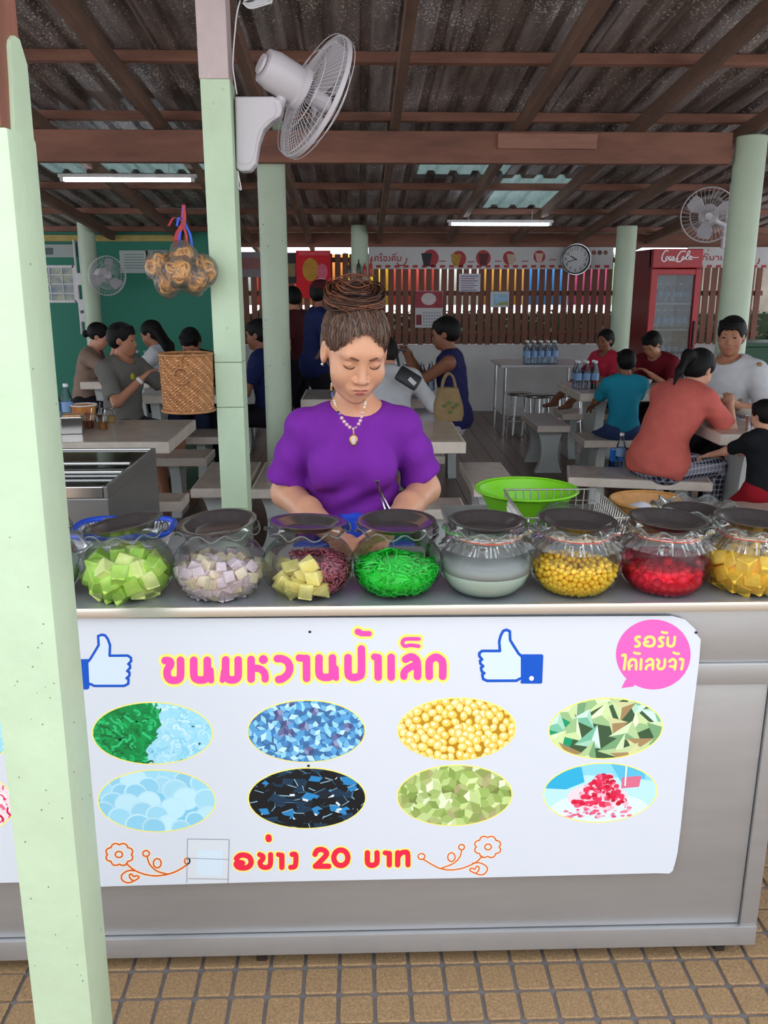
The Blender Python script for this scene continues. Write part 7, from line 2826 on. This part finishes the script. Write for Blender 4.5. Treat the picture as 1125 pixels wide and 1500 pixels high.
    cm = core.mesh('hair_bun', M('vendor_hair'), .005)
    ca_ = cm.color_attributes.new('tone', 'FLOAT_COLOR', 'CORNER')
    ca_.data.foreach_set('color', np.tile(np.array(rgb('#3a2018')), (len(cm.loops), 1)).ravel())
    link('hair_bun', cm, hc_)

    # ---- bead necklace with an oval pendant
    nl = [L(486, 562, 2.25), L(486, 575, 2.225), L(491, 592, 2.195), L(498, 608, 2.175), L(507, 621, 2.165), L(517.5, 628, 2.160),
          L(526, 620, 2.163), L(531, 606, 2.172), L(535, 592, 2.185), L(538, 577, 2.21), L(538, 568, 2.235)]
    path = smooth_path([tuple(p) for p in nl], 10)
    neck = thing('necklace', 'bead necklace with an oval gold-rimmed pendant hanging at the vendor\'s chest', 'necklace', (VX, VY, 0), PI)
    cols = ['#e8e2d2', '#b89a52', '#5a78c8', '#23264a', '#c9a860', '#d9d2c4']
    dist = 0
    beads = []
    for a, b in zip(path[:-1], path[1:]):
        seg = (b - a).length
        dist += seg
        beads.append((a, dist))
    last = -1
    i = 0
    for p, d in beads:
        big = .11 < d < .16 or .17 < d < .215
        r = .0048 if big else .0031
        if d - last < r * 2:
            continue
        last = d
        b_ = MB()
        b_.ell(p, (r, r, r), 8, 6)
        hx = '#d8b2b8' if big else cols[(i * 5 + i // 3) % 6]
        b_.build('bead', mat('bead_' + hx[1:], hx, .25), neck, smooth='all')
        i += 1
    pc = L(518, 645, 2.158)
    b_ = MB()
    b_.tube([L(517.5, 629, 2.16), L(517.7, 633, 2.159), L(518, 636, 2.158)], .002, 6)
    b_.build('pendant_loop', mat('gold', '#b58a3c', .3, .9), neck)
    b_ = MB()
    b_.ell(pc, (.0115, .0035, .0150), 20, 10)
    pd_ = b_.build('pendant', M('gold'), neck, smooth='all')
    b_ = MB()
    b_.ell(pc + np.array((0, .0022, 0)), (.0080, .0025, .0115), 16, 8)
    b_.build('pendant_face', mat('enamel', '#e8d8d2', .3, var=.3, vscale=160, col2='#b98a80'), pd_, smooth='all')
vendor()
# ------------------------------------------------------------------ diners and passers-by
cloth('tan_shirt', '#8a7466'); cloth('grey_floral', '#6d6a66'); cloth('white_tee', '#c8c8cc'); cloth('black_tee', '#15161a')
cloth('jeans', '#26304a'); cloth('navy_shirt', '#1c2450'); cloth('maroon', '#4a1c22'); cloth('navy_tank', '#262654'); cloth('pink_shirt', '#c8324a')
cloth('teal_tee', '#1f86a0'); cloth('darkred', '#6a1420'); cloth('salmon', '#d0685e'); cloth('dark_cloth', '#1c1a22'); cloth('red_short', '#8e1420'); cloth('denim', '#33446e')
cloth('grey_short', '#34343c'); cloth('white_short', '#c9c4cc')
def plaid():
    m = bpy.data.materials.new('plaid')
    m.use_nodes = True
    nt = m.node_tree
    b = nt.nodes['Principled BSDF']
    tc = nt.nodes.new('ShaderNodeTexCoord')
    mx = None
    cur = None
    for ax, s in (('X', 26), ('Y', 26), ('Z', 26)):
        w = nt.nodes.new('ShaderNodeTexWave')
        w.bands_direction = ax
        w.inputs['Scale'].default_value = 9
        nt.links.new(tc.outputs['Object'], w.inputs['Vector'])
        r = nt.nodes.new('ShaderNodeMath'); r.operation = 'GREATER_THAN'; r.inputs[1].default_value = .8
        nt.links.new(w.outputs['Fac'], r.inputs[0])
        if cur is None:
            cur = r.outputs[0]
        else:
            a = nt.nodes.new('ShaderNodeMath'); a.operation = 'ADD'
            nt.links.new(cur, a.inputs[0]); nt.links.new(r.outputs[0], a.inputs[1])
            cur = a.outputs[0]
    cr = nt.nodes.new('ShaderNodeValToRGB')
    cr.color_ramp.elements[0].color = rgb('#14162a'); cr.color_ramp.elements[1].color = rgb('#b9b9c8')
    d = nt.nodes.new('ShaderNodeMath'); d.operation = 'DIVIDE'; d.inputs[1].default_value = 2.6
    nt.links.new(cur, d.inputs[0]); nt.links.new(d.outputs[0], cr.inputs['Fac'])
    nt.links.new(cr.outputs['Color'], b.inputs['Base Color'])
    b.inputs['Roughness'].default_value = .9
    MATS['plaid'] = m
plaid()
def seat_at(px, py_top, Y, top_h):
    """root location from the pixel of the head top at depth Y"""
    p = PY(px, py_top, Y)
    return p
def blobs(info, name, spots, m, off=.135, z0=None):
    """flat woven patches on a shirt front, back"""
    for (dx, dy, dz, r) in spots:
        mb = MB(); mb.ell(info['Cc'] + info['XT'] @ np.array((dx, dy, dz)), (r, .008, r * 1.2), 10, 6); mb.build(name, m, info['root'], smooth='all')

def ground(px, Y):
    return PY(px, 500, Y).x
G = 'diners at the stone tables'
# far left woman in tan, profile to the right
Y = 8.1
person('woman in a tan shirt with dark tied hair eating at the far left', (ground(118, Y), Y, 0), -88, sit=.44, S=.97, lean=16, head=(14, 0), style='lowbun', shirt='tan_shirt', pants='dark_cloth', female=True,
       hr=(.12, .33, 1.02), hl=(-.14, .30, .86), skin='skin_light')
# man in grey floral shirt
Y = 6.6
def floral(i):
    y_ = mat('patch_yellow', '#b8b41e', .8); w_ = mat('patch_blue', '#6a8a9c', .8)
    for k, (a, z) in enumerate(((.9, .05), (.55, .02), (.75, -.10), (1.2, -.15), (.3, -.14))):
        mb = MB(); mb.ell(i['on'](a - .75, z), (.026, .016, .03), 10, 6)
        mb.build('shirt_patch', y_ if k < 2 else w_, i['root'], smooth='all')
    e, h = i['J']['r'][0], i['J']['r'][1]
    for n_ in 'rl':
        e, h = i['J'][n_][0], i['J'][n_][1]
        if n_ == 'r':
            mb = MB(); d = (h - e) / np.linalg.norm(h - e); mb.cyl(h - d * .03, h - d * .008, .031, n=14); mb.build('wristwatch', M('white_plastic'), i['root'], smooth=40)
person('man in a grey floral shirt sitting at left beside the lone water bottle', (ground(172, Y), Y, 0), -118, sit=.44, S=1.02, lean=4, head=(2, 20), style='short', shirt='grey_floral', sleeve=.9, pants='grey_short', leg=.42, girth=1.08,
       hr=(.10, .30, .92), hl=(-.14, .38, .95), extra=floral, skin='skin_tan')
# long-haired woman in white tee, profile left
Y = 8.2
person('long-haired woman in a white T-shirt eating before the teal wall', (ground(243, Y), Y, 0), 82, sit=.44, S=.98, lean=12, head=(14, 0), style='long', shirt='white_tee', pants='black_tee', female=True,
       hr=(.10, .36, .93), hl=(-.12, .36, .95), skin='skin_tan')
# bent diner behind the basket
Y = 6.9
person('diner in black bent low over the table behind the woven basket', (ground(293, 7.64), 7.64, 0), 172, sit=.44, S=1.0, lean=22, head=(30, 0), style='short', shirt='black_tee', pants='jeans', skin='skin_tan')
# person between post and column
Y = 7.3
person('man in a navy shirt glimpsed between green post and round column', (ground(393, Y), Y, 0), 80, sit=.44, S=1.02, lean=8, head=(4, 0), style='short', shirt='navy_shirt', pants='dark_cloth', skin='skin_brown', hr=(.1, .34, .78), hl=(-.1, .34, .78))
# standing man with maroon cap
Y = 7.9
def capit(i):
    C = Sdf()
    w = lambda p: i['hc'] + i['XH'] @ (np.array(p) * i['s'])
    C.ell(w((0, -.014, .052)), np.array((.091, .108, .086)) * i['s'], i['XH'])
    C.plane(w((0, 0, .045)), -(i['XH'] @ np.array((0, 0, 1))))
    C.ell(w((0, .125, .048)), np.array((.07, .075, .010)) * i['s'], i['XH'], k=.01)
    link('cap', C.mesh('cap', M('maroon'), .008), i['root'])
person('standing man in a navy T-shirt and maroon cap behind the vendor', (ground(462, Y), Y, 0), -68, S=1.0, lean=6, head=(6, 0), style='short', shirt='navy_shirt', sleeve=.85, hem=-.06, pants='dark_cloth', skin='skin_brown', extra=capit, group='people standing at the back',
       hr=(.16, .22, .96), hl=(-.12, .36, 1.06), girth=1.05)
Y = 8.6
person('dark-haired person half hidden behind the man in the maroon cap', (ground(443, Y), Y, 0), 60, S=.97, lean=10, head=(12, 0), style='short', shirt='maroon', pants='dark_cloth', skin='skin_tan', group='people standing at the back')
# person in white with black bag
Y = 6.12
w9 = person('person in white with curly brown hair seated right behind the vendor', (ground(575, Y), Y, 0), 8, sit=.44, S=.97, lean=24, head=(22, 0), style='bob', hair='hair_dark', shirt='white_tee', sleeve=1.3, pants='white_short', leg=.9, skin='skin_light',
            hr=(.32, .30, .80), hl=(-.1, .35, .80), female=True)
q = PY(592, 552, 5.92)
t = thing('shoulder_bag', 'black shoulder bag with white tag on the back of the person in white', 'bag', (q.x, 5.92, q.z - .06))
t.rotation_euler = (R(-20), R(32), 0)
mb = MB(); mb.bbox((0, 0, .06), (.17, .06, .11), .02); mb.build('pouch', M('black_plastic'), t, smooth=40)
mb = MB(); mb.box((.03, -.037, .045), (.06, .002, .03), (0, .2, 0)); mb.build('tag', M('paper'), t)
mb = MB(); mb.tube(smooth_path([(-.1, 0, .1), (-.16, .05, .2), (-.1, .14, .26)], 5), .01, 8); mb.build('strap', M('black_plastic'), t, smooth='all')
# man in navy tank top with phone
Y = 6.9
def phone(i):
    h = i['J']['l'][1]
    pass
n10 = person('man in a navy tank top looking at his phone right of the vendor', (ground(668, Y), Y, 0), 80, sit=.44, S=1.06, lean=7, head=(6, 0), style='short', shirt='navy_tank', tank=True, hem=-.03, pants='white_short', leg=.42, skin='skin_brown',
             hr=(.06, .37, 1.02), hl=(-.04, .38, 1.03))
h = Matrix.Rotation(R(80), 4, 'Z') @ Vector(n10['J']['l'][1])
q = PY(607, 531, 6.9)
t = thing('smartphone', 'dark red smartphone in the hands of the man in the navy tank top', 'phone', (ground(668, Y) + h.x - .085, Y + h.y - .03, h.z + .03))
t.rotation_euler = (R(0), R(-50), R(0))
mb = MB(); mb.bbox((0, 0, 0), (.15, .072, .009), .003); mb.build('case', mat('phone_red', '#6a1620', .3), t)
mb = MB(); mb.box((0, 0, .0052), (.14, .064, .001)); mb.build('screen', mat('screen', '#0c0e12', .1), t)
# khaki tote bag
q = PZ(655, 622, .43)
t = thing('tote_bag', 'khaki cloth tote bag with green leaf print, by the navy tank top man', 'bag', PZ(652, 622, .742) if False else (PY(655, 620, 5.55).x, 5.5, .742))
mb = MB()
prof = rrect(.085, .05, .03, 4)
n = len(prof)
for k, (s, z) in enumerate(((1.0, 0), (1.12, .04), (1.08, .10), (.9, .16), (.72, .21))):
    mb.v += [(x * s + .004 * math.sin(5 * i + k), y * s + .004 * math.cos(4 * i + k), z) for i, (x, y) in enumerate(prof)]
for k in range(4):
    for i in range(n):
        mb.f.append((k * n + i, k * n + (i + 1) % n, (k + 1) * n + (i + 1) % n, (k + 1) * n + i)); mb.mi.append(0)
mb.build('sack', mat('khaki', '#8a7350', .9, var=.2, vscale=10, bump=.3, bscale=30), t, smooth='all')
for s in (-1, 1):
    mb = MB(); mb.tube(smooth_path([(-.045, s * .03, .2), (-.03, s * .03, .27), (.0, s * .03, .30), (.03, s * .03, .27), (.045, s * .03, .2)], 4), .007, 6); mb.build('handle', M('khaki'), t, smooth='all')
for (x, z) in ((-.03, .10), (0, .12), (.03, .09), (.01, .06), (.05, .11)):
    mb = MB(); mb.ell((x, -.058, z), (.014, .004, .010), 8, 6); mb.build('leaf_print', mat('leaf_ink', '#4a6a34', .8), t)
# girl in pink
Y = 8.3
person('girl in a pink shirt at the table by the red fridge', (ground(893, Y), Y, 0), 118, sit=.44, S=.86, lean=6, head=(4, 10), style='bob', shirt='pink_shirt', pants='dark_cloth', leg=.2, skin='skin_brown', female=True, fr=(.16, .52, .50), fl=(-.02, .50, .50), shoe=None)
# child in turquoise
Y = 6.5
person('child in a turquoise T-shirt seen from behind at the stone table', (ground(921, Y), Y, 0), 4, sit=.44, S=.78, lean=2, head=(6, 0), style='short', shirt='teal_tee', pants='denim', skin='skin_brown', sleeve=.85)
# dark-haired diner bending
Y = 7.9
person('short-haired diner in dark red leaning over a bowl by the fridge', (ground(975, Y), Y, 0), 128, sit=.44, S=.92, lean=22, head=(22, 0), style='short', shirt='darkred', pants='dark_cloth', skin='skin_tan', hr=(.1, .36, .82), hl=(-.1, .36, .82))
# woman in salmon
Y = 5.15
def clip(i):
    w = lambda p: i['hc'] + i['XH'] @ (np.array(p) * i['s'])
    mb = MB(); mb.ell(w((-.03, -.112, .035)), (.018, .012, .026), 10, 8); mb.build('hair_clip', mat('clip_pink', '#e8a8a0', .4), i['root'], smooth='all')
    for k in range(9):
        u = k / 8
        mb = MB(); p = i['sh']['r'] * .45 + i['Nb'] * .55 + np.array((0, -.052 + .01 * u, .055 - .11 * u * u)) + i['XT'] @ np.array((0, -.045 * u, 0)); mb.ell(p, (.010, .007, .008), 8, 6); mb.build('chain_link', mat('chain_cream', '#d8c8a0', .4), i['root'], smooth='all')
s14 = person('woman in a salmon T-shirt bent over her noodles, seen from behind', (ground(978, Y), Y, 0), -58, sit=.44, S=1.0, lean=36, head=(14, 0), style='pony', shirt='salmon', sleeve=.85, hem=-.05, pants='plaid', skin='skin_light', female=True, girth=1.14, shoulder=.165,
             hr=(.12, .50, .86), hl=(-.14, .46, .80), extra=clip)
# chopsticks
hh = Matrix.Rotation(R(-58), 4, 'Z') @ Vector(s14['J']['r'][1])
q = Vector((ground(978, Y) + hh.x, Y + hh.y, hh.z))
t = thing('chopsticks', 'pale wooden chopsticks held by the woman in the salmon shirt', 'chopsticks', (q.x, q.y, q.z))
for k in (0, 1):
    mb = MB(); mb.tube([(-.10, .06, .06 + .008 * k), (.10, .08, .0)], .004, 6); mb.build('stick', mat('chop', '#d0b49a', .6), t)
# man in white printed shirt
Y = 5.84
def prints(i):
    dk = mat('shirt_print_dark', '#2a2026', .8); rd = mat('shirt_print_red', '#8a3a34', .8); tn = mat('shirt_print_tan', '#9c7a52', .8)
    for (dx, dy, dz, r, m) in ((.10, .115, -.02, .026, dk), (.06, .122, .05, .012, dk), (-.02, .13, -.10, .018, rd), (.02, .13, -.16, .022, dk), (-.10, .11, -.08, .02, tn), (.12, .08, -.14, .025, tn)):
        mb = MB(); mb.ell(i['on'](dx * 7.5, dz), (r * 1.4, .014, r), 10, 6); mb.build('shirt_print', m, i['root'], smooth='all')
    for n_, dx in (('l', -.03), ('r', .03)):
        for k, m in enumerate((tn, dk, rd)):
            mb = MB(); mb.ell(i['sh'][n_] + np.array((dx, .04 - .02 * k, .045 - .05 * k)), (.022, .026, .02), 10, 6); mb.build('shirt_print', m, i['root'], smooth='all')
person('man in a white printed shirt facing the table at the right edge', (ground(1074, Y), Y, 0), 135, sit=.46, S=1.08, lean=4, head=(2, 14), style='short', shirt='white_tee', sleeve=.95, pants='dark_cloth', skin='skin_tan', extra=prints, girth=1.06,
       hr=(.18, .34, .84), hl=(-.18, .34, .84))
# child in black
Y = 4.55
person('child in a black T-shirt and red shorts at the right edge', (ground(1142, Y), Y, 0), 16, sit=.44, S=.62, lean=6, head=(8, 10), style='short', shirt='black_tee', pants='red_short', leg=.45, skin='skin_light', sleeve=.85)
